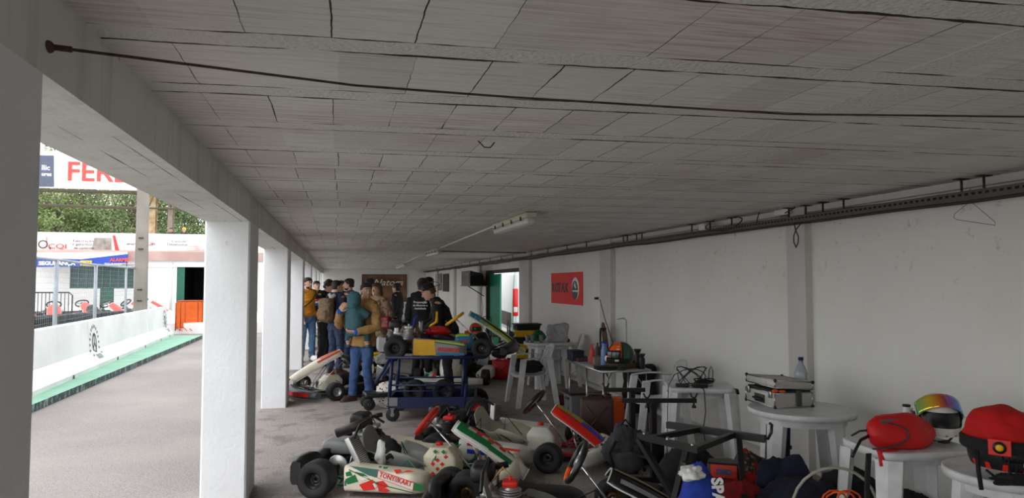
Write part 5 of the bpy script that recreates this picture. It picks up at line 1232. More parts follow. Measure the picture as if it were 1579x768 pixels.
b = MB(); b.tube([tuple(pa), tuple(pa.lerp(pb_, .3)+Vector((0, 0, -.06))), tuple(pa.lerp(pb_, .7)+Vector((0, 0, -.05))), tuple(pb_)], .006, 6); o = b.build('power_cable', M_cable); recenter(o, pb_); tag(o, 'black power cable hanging from the wall plug to the folding table', 'cable')
# ROTAX sign
a = ox(850, 467, XW-.012); c = ox(898, 419, XW-.012)
t = thing('rotax_sign', 'red ROTAX sign with black and white emblem on the right wall', 'sign', tuple(a))
wd = a.y-c.y; h = c.z-a.z
MS = Matrix(((0, 1, 0, 0), (-1, 0, 0, 0), (0, 0, 1, 0), (0, 0, 0, 1)))   # local x -> -Y, local y -> +X
b = MB(); b.m(mat('sign_red', (236, 28, 24), .6, var=.02)).prism([(0, 0), (wd, 0), (wd, h), (0, h)], .01, MS); b.build('panel', None, t)
MK = mat('sign_black', (22, 20, 22), .5)
for i_, ch_ in enumerate('ROTAX'): text('lettering', ch_, .235, MS @ T(.07+.195*i_, -.004, h*.38) @ R(PI/2, 'X'), MK, t, .002, sx=1.12, bold=.009)
ex_ = wd*.80; ey_ = h*.5; b = MB()
b.m(M_twht).prism([(ex_+.20*math.cos(2*PI*k/40)*(1 if k % 2 else .93), ey_+.20*math.sin(2*PI*k/40)*(1 if k % 2 else .93)) for k in range(40)], .003, MS @ T(0, -.005, 0))
b.m(MK).prism([(ex_+.155*math.cos(2*PI*k/32)-.015, ey_-.03+.165*math.sin(2*PI*k/32)) for k in range(32)], .003, MS @ T(0, -.008, 0))
b.m(M_twht).prism([(ex_-.12, ey_-.03), (ex_+.17, ey_-.03), (ex_+.16, ey_-.06), (ex_-.13, ey_-.06)], .003, MS @ T(0, -.010, 0)).prism([(ex_-.02, ey_+.12), (ex_+.06, ey_+.02), (ex_+.03, ey_-.01), (ex_-.06, ey_+.05)], .003, MS @ T(0, -.010, 0)); b.build('emblem', None, t)
# back wall poster
a = oy(558, 465, YB-.03); c = oy(627, 424, YB-.03)
t = thing('brown_poster', 'large brown poster with pale script lettering on the far wall', 'poster', tuple(a)); wd, h = c.x-a.x, c.z-a.z
b = MB(); b.m(mat('sepia_print', (150, 112, 84), .6, col2=(78, 54, 40), vs_=1.6)).span((0, 0, 0), (wd, .02, h)); b.build('print', None, t)
b = MB(); b.tube([(0, -.01, 0), (wd, -.01, 0), (wd, -.01, h), (0, -.01, h)], .02, 4, closed=True); b.build('frame', mat('dark_wood', (60, 42, 32), .6), t)
text('lettering', 'Natoga', .42, T(wd*.24, -.02, h*.6) @ R(PI/2, 'X'), mat('cream_letter', (226, 214, 190), .6), t, .003, shear=.35, bold=.004, sx=1.1)
# black and white framed posters and dark door near far corner of right wall
for (x0, x1, y0, y1, lab, rgb, c2) in ((683, 692, 422, 449, 'tall narrow dark banner on the far right wall', (30, 30, 32), (60, 58, 56)), (672, 681, 422, 447, 'black and white photo poster on the far right wall', (170, 168, 166), (60, 58, 58))):
    a = ox(x0, y1, XW-.02); c = ox(x1, y0, XW-.02); b = MB(); b.span((0, 0, 0), (.015, abs(a.y-c.y), c.z-a.z)); o = b.build('wall_poster', mat('print_'+str(x0), rgb, .6, col2=c2, vs_=4)); o.location = (XW-.02, min(a.y, c.y), a.z); tag(o, lab, 'poster')
    b = MB(); b.tube([(-.004, 0, 0), (-.004, abs(a.y-c.y), 0), (-.004, abs(a.y-c.y), c.z-a.z), (-.004, 0, c.z-a.z)], .008, 4, closed=True); b.build('edge', M_black, o)
# television cabinet on wall bracket
a = ox(722, 440, 3.75); c = ox(742, 417, 3.75); t = thing('television', 'black television on a shelf bracket high on the right wall', 'television', (3.72, (a.y+c.y)/2, a.z)); L1 = abs(a.y-c.y); h = c.z-a.z
b = MB(); b.hexa([(-.22, -L1*.36, 0), (.20, -L1*.3, 0), (.20, L1*.3, 0), (-.22, L1*.36, 0), (-.22, -L1*.36, h), (.2, -L1*.2, h*.8), (.2, L1*.2, h*.8), (-.22, L1*.36, h)]); b.build('case', M_black, t)
b = MB(); b.span((-.232, -L1*.31, .06), (-.222, L1*.31, h-.05)); b.build('screen', mat('dark_screen', (36, 28, 30), .15), t)
b = MB(); b.span((-.24, -L1*.4, -.025), (.33, L1*.4, -.0)); b.tube([(.3, 0, -.3), (-.15, 0, -.02)], .015, 6); b.tube([(.3, .2, -.02), (.28, .3, -.3), (.3, .1, -.6), (.3, .3, -1.0)], .006, 5); b.build('shelf_bracket', M_blackm, t)
# doorway: dark frame, green leaf, header
M_fr = mat('dark_brown_frame', (62, 50, 44), .7)
b = MB(); b.span((XW-.02, D1-.10, 0), (XW+.2, D1, DZ)); b.span((XW-.02, D0, DZ-.08), (XW+.2, D1, DZ)); b.span((XW-.02, D0, 0), (XW+.2, D0+.05, DZ)); o = b.build('door_frame', M_fr); recenter(o); struct(o, 'dark brown frame around the van doorway', 'door frame')
t = thing('door', 'tall green metal door leaf closing the far side of the right doorway', 'door', (XW+.09, D1-.12, 0), math.radians(-90))
t.name = 'door_1'; t['kind'] = 'structure'
MGD = mat('green_metal_door', (22, 142, 112), .5)
b = MB(); b.span((0, -.02, .02), (1.28, .02, DZ-.1)); b.build('door_leaf', MGD, t)
b = MB()
for k in range(12): b.span((.04+k*.1, -.026, .05), (.07+k*.1, -.02, DZ-.14))
b.build('ribs', MGD, t); b = MB(); b.rbox((1.18, -.04, 1.0), (.1, .03, .02), .008); b.build('handle', M_steel, t)
# white van outside
pv = oy(795, 440, 20.0)
t = thing('van', 'white panel van parked just outside the right doorway', 'van', (0, 0, 0))
MV = mat('van_white_paint', (232, 232, 234), .3, var=.02, coat=.3)
t.location = (6.0, 19.6, 0); t.rotation_euler = (0, 0, math.radians(-90+6))
# local: +x forward (away) , rear face at x=0 ; body width 1.95
sec = lambda x, s_=1: [(x, 1.0*s_, .35), (x, 1.0*s_, 1.2), (x, .96*s_, 1.9), (x, .82*s_, 2.45), (x, -.82*s_, 2.45), (x, -.96*s_, 1.9), (x, -1.0*s_, 1.2), (x, -1.0*s_, .35)]
t.rotation_euler = (0, 0, math.radians(84)); t.location = (5.66, 18.9, 0)
b = MB(); b.loft([sec(0, .97), sec(.06), sec(3.6), [(x_+.2, y_, z_*.95+.02) for x_, y_, z_ in sec(3.9, .96)]], smooth=False); b.build('body', MV, t)
b = MB(); b.loft([[(x, .98, .35), (x, .98, h1), (x, .85, h2), (x, -.85, h2), (x, -.98, h1), (x, -.98, .35)] for x, h1, h2 in ((4.1, 1.3, 2.0), (4.6, 1.15, 1.5), (5.3, .95, 1.05), (5.5, .7, .75))], smooth=False); b.build('cab', MV, t)
b = MB(); b.span((-.015, -.9, .42), (0, -.02, 2.25)); b.span((-.015, .02, .42), (0, .9, 2.25)); b.build('rear_door', MV, t)
b = MB(); b.span((-.012, -.006, .45), (-.0, .006, 2.3)); b.span((-.03, .05, 1.2), (-.015, .2, 1.24)); b.box((-.03, .10, 1.0), (.03, .18, .04)); b.build('door_seam', M_dgrey, t)
for s_ in (1, -1):
    b = MB(); b.rbox((-.0, s_*.92, 1.15), (.08, .15, .75), .02); tl = b.build('tail_light', mat('tail_light_red', (220, 20, 22), .2), t)
    b = MB(); b.rbox((-.025, s_*.92, .95), (.05, .11, .14), .01); b.build('reverse_lens', M_white, tl)
    for x in (.8, 4.4):
        b = tyre_mb(.33, .2, .18); o = b.build('tyre', M_rubber, t, (x, s_*.92, .33)); rim_mb(.18, .2).build('rim', M_steel, o)
b = MB(); b.rbox((-.08, 0, .48), (.16, 1.98, .2), .05); b.build('rear_bumper', M_dgrey, t)
b = MB(); b.rbox((-.03, 0, .75), (.02, .52, .12), .006); b.build('number_plate', M_white, t)
b = MB(); b.span((.3, 1.0, .45), (3.6, 1.012, .85)); b.build('side_moulding', mat('road_grime', (120, 108, 104), .8), t)
# fluorescent fittings on the ceiling
MDIF = mat('frosted_diffuser', (205, 204, 196), .3, var=.03)
def light_fit(p, q, lab, w_=.12):
    d = (q-p); L1 = d.length; t = thing('ceiling_light', lab, 'light', (p.x, p.y, ZC), math.atan2(d.y, d.x), 'ceiling light fittings')
    b = MB(); b.rbox((L1/2, 0, -.03), (L1, w_, .055), .02); b.build('housing', mat('light_housing_beige', (196, 190, 172), .5), t)
    b = MB(); b.rbox((L1/2, 0, -.085), (L1-.03, w_*.82, .07), .03); dd = b.build('diffuser', MDIF, t)
    b = MB(); b.cyl((.08, 0, -.11), (L1-.08, 0, -.11), .012, seg=8); b.build('tube', mat('bare_tube', (235, 232, 230), .3), dd)
    for k in range(4):
        for s_ in (1, -1): b = MB(); b.box((L1*(.12+.25*k), s_*w_*.5, -.055), (.025, .012, .04)); b.build('clip', M_dgrey, t)
    return t
# fittings run along the room
lp = oz(766, 352, ZC-.05); lq = oz(820, 334, ZC-.05); l1 = light_fit(lp, lp+(lq-lp), 'long fluorescent light fitting, nearest on the ceiling')
lp2 = oz(660, 391, ZC-.05); lq2 = oz(678, 386, ZC-.05); light_fit(lp2, lq2, 'fluorescent light fitting farther along the white ceiling conduit')
lp3 = oz(612, 411, ZC-.03); lq3 = oz(624, 406.5, ZC-.03); light_fit(lp3, lq3, 'farthest fluorescent fitting on the ceiling, above the crowd')
b = MB(); b.tube([(lp.x, lp.y, ZC-.012), (lq2.x, lq2.y, ZC-.012)], .012, 6); b.tube([(lp2.x, lp2.y, ZC-.012), (lq3.x, lq3.y, ZC-.012)], .012, 6); o = b.build('ceiling_conduit', M_white); recenter(o, (lp.x, lp.y, ZC-.012)); tag(o, 'thin white conduit linking the ceiling lights', 'pipe')
b = MB(); yb = oz(700, 387, ZC).y; b.tube([(oz(678, 387, ZC-.01).x, yb, ZC-.01), (XW-.1, yb+.3, ZC-.01)], .012, 6); o = b.build('ceiling_conduit', M_rust); recenter(o); tag(o, 'dark conduit crossing the ceiling from the second light to the right wall', 'pipe')
p = oz(737, 217, ZC); b = MB(); b.tube([(0, 0, 0), (.03, 0, -.03), (.06, 0, -.03), (.08, 0, -.005)], .003, 5); o = b.build('ceiling_hook', M_cable); o.location = p; tag(o, 'small black hook on the ceiling', 'hook')
# ============================================================ PLASTIC FURNITURE
def plastic_chair(label, loc, rz, group='white plastic chairs'):
    """faces +x"""
    t = thing('plastic_chair', label, 'chair', loc, rz, group)
    b = MB(); b.grid(lambda u, v: (-.20+.43*u, (v-.5)*(.44+.02*u), .42+.02*(2*v-1)**2-.02*math.sin(u*PI)-.03*max(0, (u-.85)/.15)**2), 10, 10, .012); b.build('seat', M_wplast, t)
    b = MB()
    def bk(u, v): y = (v-.5)*(.42-.06*u**2); return (-.20-.14*u-.04*(2*v-1)**2*-1, y, .43+.40*u-.05*(2*v-1)**2*u)
    for k in range(6):   # slats
        v0 = .06+k*.155; b.grid(lambda u, v: bk(.06+.84*u, v0+.095*v), 8, 2, .010)
    b.grid(lambda u, v: bk(.86+.14*u, v), 2, 12, .014); b.grid(lambda u, v: bk(.0+.08*u, v), 2, 12, .012); b.build('backrest', M_wplast, t)
    for s in (1, -1):
        b = MB(); b.grid(lambda u, v: (-.27+.46*u, s*(.235+.045*v-.0), .64+.02*math.sin(u*PI)), 8, 2, .014)
        b.build('armrest', M_wplast, t)
        for (x0, x1, z1) in ((.16, .25, .64), (-.20, -.30, .64)):
            b = MB()
            rings = []
            for k in range(9):
                f = k/8; z = z1*(1-f); x = x0+(x1-x0)*f; y = s*(.235+.05*f); w_ = .085-.022*f; d_ = .050
                rings.append([(x-w_/2, y, z), (x-w_/2, y+s*d_*.5, z), (x+w_/2, y+s*d_*.5, z), (x+w_/2, y, z), (x+w_/2-.008, y-s*.012, z), (x-w_/2+.008, y-s*.012, z)])
            b.loft(rings, smooth=False); b.build('leg', M_wplast, t)
    return t
def plastic_table(label, loc, rz, r=.40, h=.72, square=False, group='white plastic tables', size=(.7, .7), mt=None):
    m_ = mt or M_wplast; t = thing('plastic_table', label, 'table', loc, rz, group)
    pw = .28 if square else 1.0; sx, sy = (size[0]/2, size[1]/2) if square else (r, r)
    def rg(k, z, ins=0): return [((sx-ins)*math.copysign(abs(math.cos(a))**pw, math.cos(a)), (sy-ins)*math.copysign(abs(math.sin(a))**pw, math.sin(a)), z) for a in [2*PI*j/44 for j in range(44)]]
    b = MB(); b.loft([rg(0, h-.045, .012), rg(0, h-.045, .004), rg(0, h-.006, 0), rg(0, h, .008)]); b.build('tabletop', m_, t)
    for k in range(4):
        a = PI/4+k*PI/2; cx, cy = math.cos(a), math.sin(a); q = 1.0 if square else .78
        bx, by = (math.copysign(sx*.90, cx), math.copysign(sy*.90, cy)) if square else (cx*r*.80, cy*r*.80)
        b = MB(); rings = []
        for j in range(7):
            f = j/6; z = (h-.04)*(1-f); k_ = 1+.16*f; px, py = bx*k_, by*k_; w_ = .10-.035*f
            d = V3((cx, cy, 0)).normalized(); n_ = V3((-d.y, d.x, 0)); c = V3((px, py, z))
            rings.append([tuple(c+n_*w_*.7-d*w_*.55), tuple(c+n_*w_*.7), tuple(c+d*.02), tuple(c-n_*w_*.7), tuple(c-n_*w_*.7-d*w_*.55), tuple(c-d*.012)])
        b.loft(rings, smooth=False); b.build('leg', m_, t)
    b = MB(); b.loft([rg(0, h-.10, .10 if square else .07), rg(0, h-.05, .09 if square else .06)], caps=False); b.build('apron', m_, t)
    return t
def soft(name, label, cat, loc, r, m_, rz=0, amp=.25, ridge=.12, seed=1, sc=2.6, flat=None, group=None, shape=None):
    """cloth bag or heap resting on its flattened underside"""
    b = MB(); fl = r[2]*.72 if flat is None else flat
    if shape == 'box':
        mb = MB(); mb.rbox((0, 0, fl), (r[0]*2, r[1]*2, fl*2), min(r)*.55); me = remesh(mb, max(r)*.045, 3, 0)
        for v in me.vertices:
            q = v.co*6+Vector((seed*3, seed, 0)); n_ = (v.co-Vector((0, 0, fl))).normalized()
            k = min(1, v.co.z/.03)
            v.co = v.co+n_*(noise.noise(q)*amp*.16-ridge*.2*abs(noise.noise(q*2.1)))*k
        o = link(name, me, m_, None)
    else:
        lump(b, (0, 0, fl), r, amp, sc, seed, fl, 40, 26, ridge=ridge); o = b.build(name, m_)
    o.location = loc; o.rotation_euler = (0, 0, rz); return tag(o, label, cat, group)
def helmet(label, loc, rz, main, strip, visor=(30, 30, 34), open_=False, iri=False, shellm=None, s=1.0):
    """full-face helmet, faces +x; loc = base"""
    t = thing('helmet', label, 'helmet', loc, rz); t.scale = (s, s, s); cz = .135
    def sh(u, v):  # v: 0 bottom..1 top ; u around
        a = 2*PI*u; el = -.72+v*(PI/2+.72); r = math.cos(el) if el > 0 else math.cos(el*.75)
        x = .150*r*math.cos(a); y = .122*r*math.sin(a); z = cz+.135*math.sin(el)
        if el < .1 and math.cos(a) > 0: x += .035*math.cos(a)**2*min(1, (.1-el)/.4)      # chin bar
        return x, y, z
    b = MB(); V = []; F = []; nu, nv = 48, 26; 
    for j in range(nv+1):
        for i in range(nu): V.append(sh(i/nu, j/nv))
    mi = []
    for j in range(nv):
        for i in range(nu):
            a = 2*PI*(i+.5)/nu; z = sh((i+.5)/nu, (j+.5)/nv)[2]
            if math.cos(a) > .38 and .098 < z < .178: continue       # eye port
            F.append((j*nu+i, j*nu+(i+1) % nu, (j+1)*nu+(i+1) % nu, (j+1)*nu+i))
    b.m(shellm or main).add(V, F, None, True); b.build('shell', None, t)
    b = MB(); b.add([tuple(Vector((.92*(x), .92*y, cz+.94*(z-cz)))) for x, y, z in V], [(j*nu+i, j*nu+(i+1) % nu, (j+1)*nu+(i+1) % nu, (j+1)*nu+i) for j in range(nv) for i in range(nu)], None, True); b.build('lining', K_blk, t)
    # graphic bands hugging the shell
    for (u0, u1, v0, v1, m_) in strip:
        b = MB(); b.grid(lambda p, q: tuple(Vector((0, 0, cz))+(Vector(sh(u0+(u1-u0)*p, v0+(v1-v0)*q))-Vector((0, 0, cz)))*1.012), 12, 8); b.build('stripe', m_, t)
    up = .10 if open_ else 0
    if iri:
        g = G('iridescent_visor', .08); x, y, z = g.sep(g.tc); r = g.t.nodes.new('ShaderNodeValToRGB'); g._in(r.inputs[0], g.ramp(y, -.13, .13))
        cr = r.color_ramp; cols = [(0, (90, 200, 130)), (.25, (240, 210, 60)), (.45, (235, 120, 50)), (.62, (150, 90, 160)), (.8, (60, 130, 200)), (1, (140, 200, 220))]
        cr.elements[0].color = srgb(*cols[0][1]); cr.elements[1].color = srgb(*cols[-1][1])
        for p_, c_ in cols[1:-1]: e = cr.elements.new(p_); e.color = srgb(*c_)
        g.col(r.outputs[0]); g.b.inputs['Metallic'].default_value = .5; vm = g.m
    else: vm = mat('visor_'+str(visor), visor, .1)
    VM = T(0, 0, cz) @ R(-(.75 if open_ else 0), 'Y') @ T(0, 0, -cz)
    b = MB(); b.grid(lambda p, q: ((.158+.004*math.sin(q*PI))*math.cos(-1.2+2.4*p)*(1+.08*(1-q)*.6), .131*math.sin(-1.2+2.4*p), .092+.094*q), 20, 5, .003, VM); b.build('visor', vm, t)
    b = MB()
    for s_ in (1, -1): b.lathe([(.001, .0), (.02, 0), (.02, .008), (.001, .01)], T(.01, s_*.120, cz+.01) @ R(-s_*PI/2, 'X'), 12)
    b.build('visor_pivot', M_dgrey, t)
    b = MB(); b.tube([(.11, -.03, .012), (.12, 0, .01), (.11, .03, .012)], .006, 6); b.tube([(-.02, -.10, .035), (0, -.06, -.0), (.03, 0, -.005), (0, .06, -.0), (-.02, .10, .035)], .006, 6); b.build('chin_strap', K_blk, t)
    return t
def bottle(name, label, loc, r, h, m_, cap, cat='bottle', neck=.35, group=None):
    t = thing(name, label, cat, loc, 0, group); b = MB()
    b.lathe([(.001, 0), (r*.9, 0), (r, .008), (r, h*.62), (r*.97, h*.66), (r*.6, h*.80), (r*neck, h*.86), (r*neck, h*.93), (.001, h*.93)], None, 20); b.build('bottle_body', m_, t)
    b = MB(); b.lathe([(.001, h*.93), (r*neck*1.2, h*.93), (r*neck*1.2, h), (.001, h)], None, 14); b.build('cap', cap, t); return t
# ---- table 1 with bag and glasses
p = at_px(845, 11.6); plastic_table('round white plastic table carrying glasses and a grey shopping bag', p, 0, r=.40)
zt = .722
b_ = soft('shopping_bag', 'crumpled pale grey plastic bag standing on the round white table', 'bag', at_px(859, 11.45, zt), (.175, .09, .165), mat('grey_film', (168, 166, 172), .5, var=.06), face(0), .3, .22, 5, 2.2, .15, shape='box')
soft('green_bag', 'dark green cloth bag on the round white table', 'bag', at_px(830, 11.7, zt), (.13, .09, .10), mat('green_cloth', (22, 96, 56), .7), 0, .3, .15, 2)
soft('camera_strap', 'small black bundle at the right edge of the round white table', 'bundle', at_px(874, 11.5, zt), (.05, .05, .035), C_blk, 0, .3, .2, 6)
MGL = mat('clear_plastic_glass', (190, 196, 202), .1, trans=.55, var=.02)
for i, (px, lab) in enumerate(((813, 'clear plastic cup at the left edge of the round white table'), (820, 'clear plastic cup, second from the left on the round white table'), (834, 'clear cup beside the grey shopping bag'))):
    t = thing('plastic_cup', lab, 'cup', at_px(px, 11.35, zt), 0, 'plastic cups on the round table'); b = MB(); b.lathe([(.001, .002), (.025, 0), (.034, .12), (.032, .12), (.024, .006), (.001, .006)], None, 16); b.build('cup_wall', MGL, t)
# chairs
c1 = plastic_chair('white plastic chair with a black jacket thrown over it', at_px(817, 9.9), face(195))
jk = soft('jacket', 'black jacket with red lining draped over the nearer white plastic chair', 'jacket', (0, 0, 0), (.21, .20, .10), C_blk, 0, .35, .15, 9, 2.4, .05); jk.location = at_px(817, 9.85, .455)
b = MB(); b.tube([(-.05, .16, .12), (.05, .19, .07), (.14, .17, .04)], .012, 6); b.build('lining', M_red, jk)
plastic_chair('white plastic chair pushed under the round table', at_px(866, 11.9), face(175))
plastic_chair('white plastic chair behind the cable-covered table, by the wall', at_px(1008, 7.75), face(185))
# crates and tubs behind table 1
def crate(name, lab, loc, s, m_, rz=0, group=None, rim=True):
    t = thing(name, lab, 'crate', loc, rz, group); b = MB(); w_, d, h = s; k = .9
    b.hexa([(-w_/2*k, -d/2*k, 0), (w_/2*k, -d/2*k, 0), (w_/2*k, d/2*k, 0), (-w_/2*k, d/2*k, 0), (-w_/2, -d/2, h), (w_/2, -d/2, h), (w_/2, d/2, h), (-w_/2, d/2, h)]); b.build('tub', m_, t)
    b = MB(); b.rbox((0, 0, h-.012), (w_+.03, d+.03, .028), .01); b.build('rim', m_, t)
    for s_ in (1, -1): b = MB(); b.rbox((s_*(w_/2+.008), 0, h-.06), (.02, .12, .03), .008); b.build('handle', M_dgrey, t)
    return t
q = at_px(812, 13.2)
crate('storage_crate', 'black crate on the floor under the yellow one, by the doorway', tuple(q), (.4, .35, .30), M_black, face(0), 'crates stacked by the doorway')
y_ = crate('storage_crate', 'yellow crate with a dark logo in the stack by the doorway', tuple(q+V3((0, 0, .302))), (.42, .35, .26), M_yellow, face(0), 'crates stacked by the doorway')
b = MB(); b.prism([(-.05, .08), (.05, .08), (.02, .13), (.05, .17), (-.04, .17)], .004, T(0, -.178, 0)); b.build('logo', M_black, y_)
for i, (m_, lab, z) in enumerate(((M_black, 'black tub below the yellow tub, in the stack by the doorway', .565), (M_yellow, 'yellow tub near the top of the stack by the doorway', .69), (M_black, 'black topmost tub of the stack by the doorway', .81))):
    crate('storage_tub', lab, tuple(q+V3((.0, 0, z))), (.46, .36, .115), m_, face(0)+.1*i, 'crates stacked by the doorway')
def jerry(label, loc, s, m_, rz=0, cap=M_black):
    t = thing('jerrycan', label, 'jerrycan', loc, rz); w_, d, h = s; b = MB(); b.rbox((0, 0, h*.46), (w_, d, h*.92), .035); b.build('can', m_, t)
    b = MB(); b.tube([(-w_*.28, 0, h*.9), (-w_*.22, 0, h*1.0), (w_*.12, 0, h*1.0), (w_*.2, 0, h*.9)], .016, 8); b.build('handle', m_, t)
    b = MB(); b.cyl((w_*.34, 0, h*.88), (w_*.36, 0, h*1.0), .03, seg=14); b.build('cap', cap, t)
    b = MB()
    for s_ in (1, -1): b.tube([(s_*w_*.32, -d/2-.002, h*.15), (-s_*w_*.32, -d/2-.002, h*.75)], .009, 6)
    b.build('rib', m_, t); return t
jerry('red plastic jerrycan on the floor behind the trolley', at_px(774, 12.55), (.34, .18, .36), mat('jerry_red', (196, 30, 26), .45), face(0))
soft('helmet_bag', 'round black bag resting on top of the red jerrycan', 'bag', at_px(771, 12.5, .375), (.15, .12, .09), C_blk, 0, .25, .1, 3)
# workbench with orange things behind the raised kart
q = at_px(735, 12.9); t = thing('workbench', 'dark steel workbench behind the raised kart', 'table', tuple(q), face(0))
b = MB(); b.box((0, 0, .73), (.9, .5, .03)); b.build('top', M_dsteel, t)
for s_ in (1, -1):
    for r_ in (1, -1): b = MB(); b.box((s_*.42, r_*.22, .36), (.03, .03, .72)); b.build('leg', M_dsteel, t)
b = MB(); b.tube([(.1, .1, .74), (.1, .1, 1.02), (.13, .1, 1.06), (.24, .1, 1.06), (.26, .1, 1.02), (.26, .1, .74)], .008, 6); b.build('hoop', M_blackm, t)
helmet('orange helmet on the steel workbench behind the raised kart', tuple(at_px(733, 12.75, .747)), face(-60), M_orange, [], s=.8)
bottle('oil_bottle', 'white oil bottle on the steel workbench', tuple(at_px(741.5, 12.8, .747)), .04, .22, M_white, M_blue)
soft('orange_rag', 'orange rag bundled at the left end of the workbench', 'cloth', tuple(at_px(722, 12.7, .747)), (.07, .06, .05), M_orange, 0, .3, .2, 4)
# red seat cover on raised kart, patterned bag, white cloth, yellow box under
o = soft('red_cushion', 'red padded cushion lying on the raised kart by the young man\'s hands', 'cushion', tuple(at_px(676, 9.3, .985)), (.17, .14, .07), mat('red_vinyl', (190, 20, 24), .4), 0, .12, .03, 2, flat=.05)
g = G('spotted_cloth', .8); v_ = g.vor(g.tc, 26); g.col(g.mix(g.math('LESS_THAN', v_[0], .32), srgb(214, 210, 202), g.mix(g.math('GREATER_THAN', g.white(v_[1]), .5), srgb(60, 50, 46), srgb(150, 60, 60))))
soft('spotted_bag', 'white cloth bag with small dark spots on the floor left of the trolley', 'bag', tuple(at_px(607, 9.7)), (.25, .16, .2), g.m, 0, .25, .12, 8)
soft('white_cloth', 'white cloth hanging bundled under the raised kart\'s rear', 'cloth', tuple(at_px(592, 10.4, .50)), (.13, .1, .09), M_white, 0, .3, .25, 5)
crate('storage_box', 'small yellow box behind the camel-coated adult\'s legs', tuple(at_px(577, 11.9, .25)), (.2, .2, .26), M_yellow, face(10))
crate('storage_box', 'dark grey box on the floor under the yellow box', tuple(at_px(580, 11.9)), (.5, .35, .25), M_dgrey, face(10))
# second small trolley's casters left of blue trolley
t = thing('wheeled_dolly', 'low black dolly with small wheels left of the blue trolley', 'trolley', tuple(at_px(592, 9.6)), face(20)); b = MB(); b.rbox((0, 0, .19), (.5, .32, .06), .02); b.build('deck', M_blackm, t)
for x, y in ((-.2, -.14), (.2, -.14), (-.2, .14), (.2, .14)):
    b = MB(); b.lathe([(.02, -.02), (.07, -.02), (.078, -.01), (.078, .01), (.07, .02), (.02, .02)], None, 18, 'Y'); w_ = b.build('caster_wheel', M_rubber, t, (x, y, .078)); b = MB(); b.cyl((0, -.025, 0), (0, .025, 0), .022, seg=10); b.build('hub', M_steel, w_)
    b = MB(); b.box((x, y-.03, .11), (.03, .006, .1)); b.box((x, y+.03, .11), (.03, .006, .1)); b.build('caster_fork', M_dsteel, t)
# ---- folding table
fx0, fx1, fy0, fy1, fz = 2.84, 3.42, 7.44, 8.72, .70
t = thing('folding_table', 'folding table with pale top and thin metal legs, crowded with tools', 'table', ((fx0+fx1)/2, (fy0+fy1)/2, 0)); hx, hy = (fx1-fx0)/2, (fy1-fy0)/2
b = MB(); b.rbox((0, 0, fz-.015), (2*hx, 2*hy, .03), .008); b.build('tabletop', mat('pale_laminate', (176, 178, 180), .5), t)
b = MB(); b.tube([(-hx, -hy, fz-.018), (hx, -hy, fz-.018), (hx, hy, fz-.018), (-hx, hy, fz-.018)], .013, 4, closed=True); b.build('edge_trim', M_alu, t)
for s_ in (1, -1):
    for y in (-hy+.05, hy-.05): b = MB(); b.tube([(s_*(hx-.04), y, fz-.02), (s_*(hx-.02), y, 0)], .011, 8); b.tube([(s_*(hx-.03), y, fz-.25), (s_*(hx-.16), y*.9, fz-.03)], .006, 6); b.build('leg', M_steel, t)
    b = MB(); b.tube([(s_*(hx-.03), -.05, fz-.02), (s_*(hx-.03), -.07, 0)], .010, 8); b.build('leg', M_steel, t)
def on(px, py, z=fz+.002): return oz(px, py, z)
def pack(name, lab, cat, p, s, m_, rz=0, extra=None, r=.008):
    t = thing(name, lab, cat, tuple(p), rz); b = MB(); b.rbox((0, 0, s[2]/2), s, r); b.build('body', m_, t)
    b = MB(); b.rbox((0, 0, s[2]*.86), (s[0]+.006, s[1]+.006, s[2]*.2), r); b.build('lid', extra or m_, t); return t
pack('tool_box', 'dark blue box at the left end of the folding table', 'box', on(878, 556)+V3((0.08, 0, 0)), (.16, .2, .13), mat('navy_box', (26, 32, 56), .5), 0)
pack('parts_tray', 'reddish open tray of small parts on the folding table', 'box', on(898, 556), (.2, .25, .045), mat('dull_red', (110, 46, 42), .7, col2=(60, 50, 50), vs_=20))
pack('carton', 'grey cardboard carton behind the red bottle on the folding table', 'box', on(921, 560), (.16, .24, .085), mat('grey_card', (120, 116, 108), .8))
bottle('spray_bottle', 'red bottle on the folding table', tuple(on(913, 553, fz+.06)+V3((0, 0, -.058))), .035, .23, mat('dull_red_plastic', (190, 60, 48), .4), K_red)
bottle('spray_can', 'dark grey can right of the red bottle on the folding table', tuple(on(921.5, 556)), .03, .22, M_dgrey, M_black)
t = thing('hand_pump', 'black hand pump standing on the folding table', 'pump', tuple(on(926, 560))); b = MB(); b.cyl((0, 0, 0), (0, 0, .38), .012); b.lathe([(.001, 0), (.03, 0), (.03, .02), (.001, .02)], None, 12); b.build('barrel', M_black, t); b = MB(); b.tube([(0, 0, .37), (0, 0, .41), (.07, -.02, .41)], .013, 8); b.build('handle', M_black, t)
bottle('cleaner_bottle', 'pale blue bottle beside the orange and white helmet', tuple(on(932, 566)), .04, .29, mat('pale_blue_plastic', (110, 140, 190), .35), M_blue, neck=.7)
hs = [(.02, .2, .25, .9, M_orange), (.13, .17, .1, .95, K_wht), (.22, .30, .2, .9, cm('helmet_green', (40, 90, 70))), (.42, .46, .1, .95, K_wht), (.5, .98, .0, .10, M_orange), (-.1, .02, .1, .32, K_wht)]
pack('cardboard_box', 'flat brown box under the orange and black helmet', 'box', on(956, 567), (.26, .26, .055), mat('brown_card', (96, 66, 44), .8), .2)
helmet('orange, white and black helmet on the folding table', tuple(on(957, 566, fz+.062)), face(200), K_blk, hs)
pack('tool_case', 'black flat tool case at the front of the folding table', 'box', on(944, 571)+V3((0, .07, 0)), (.34, .12, .045), M_black, -.1)
soft('work_glove', 'dark crumpled glove right of the helmet on the folding table', 'glove', tuple(on(973, 566)), (.09, .06, .05), cloth('brown_work_cloth', (84, 60, 48)), 0, .4, .2, 3)
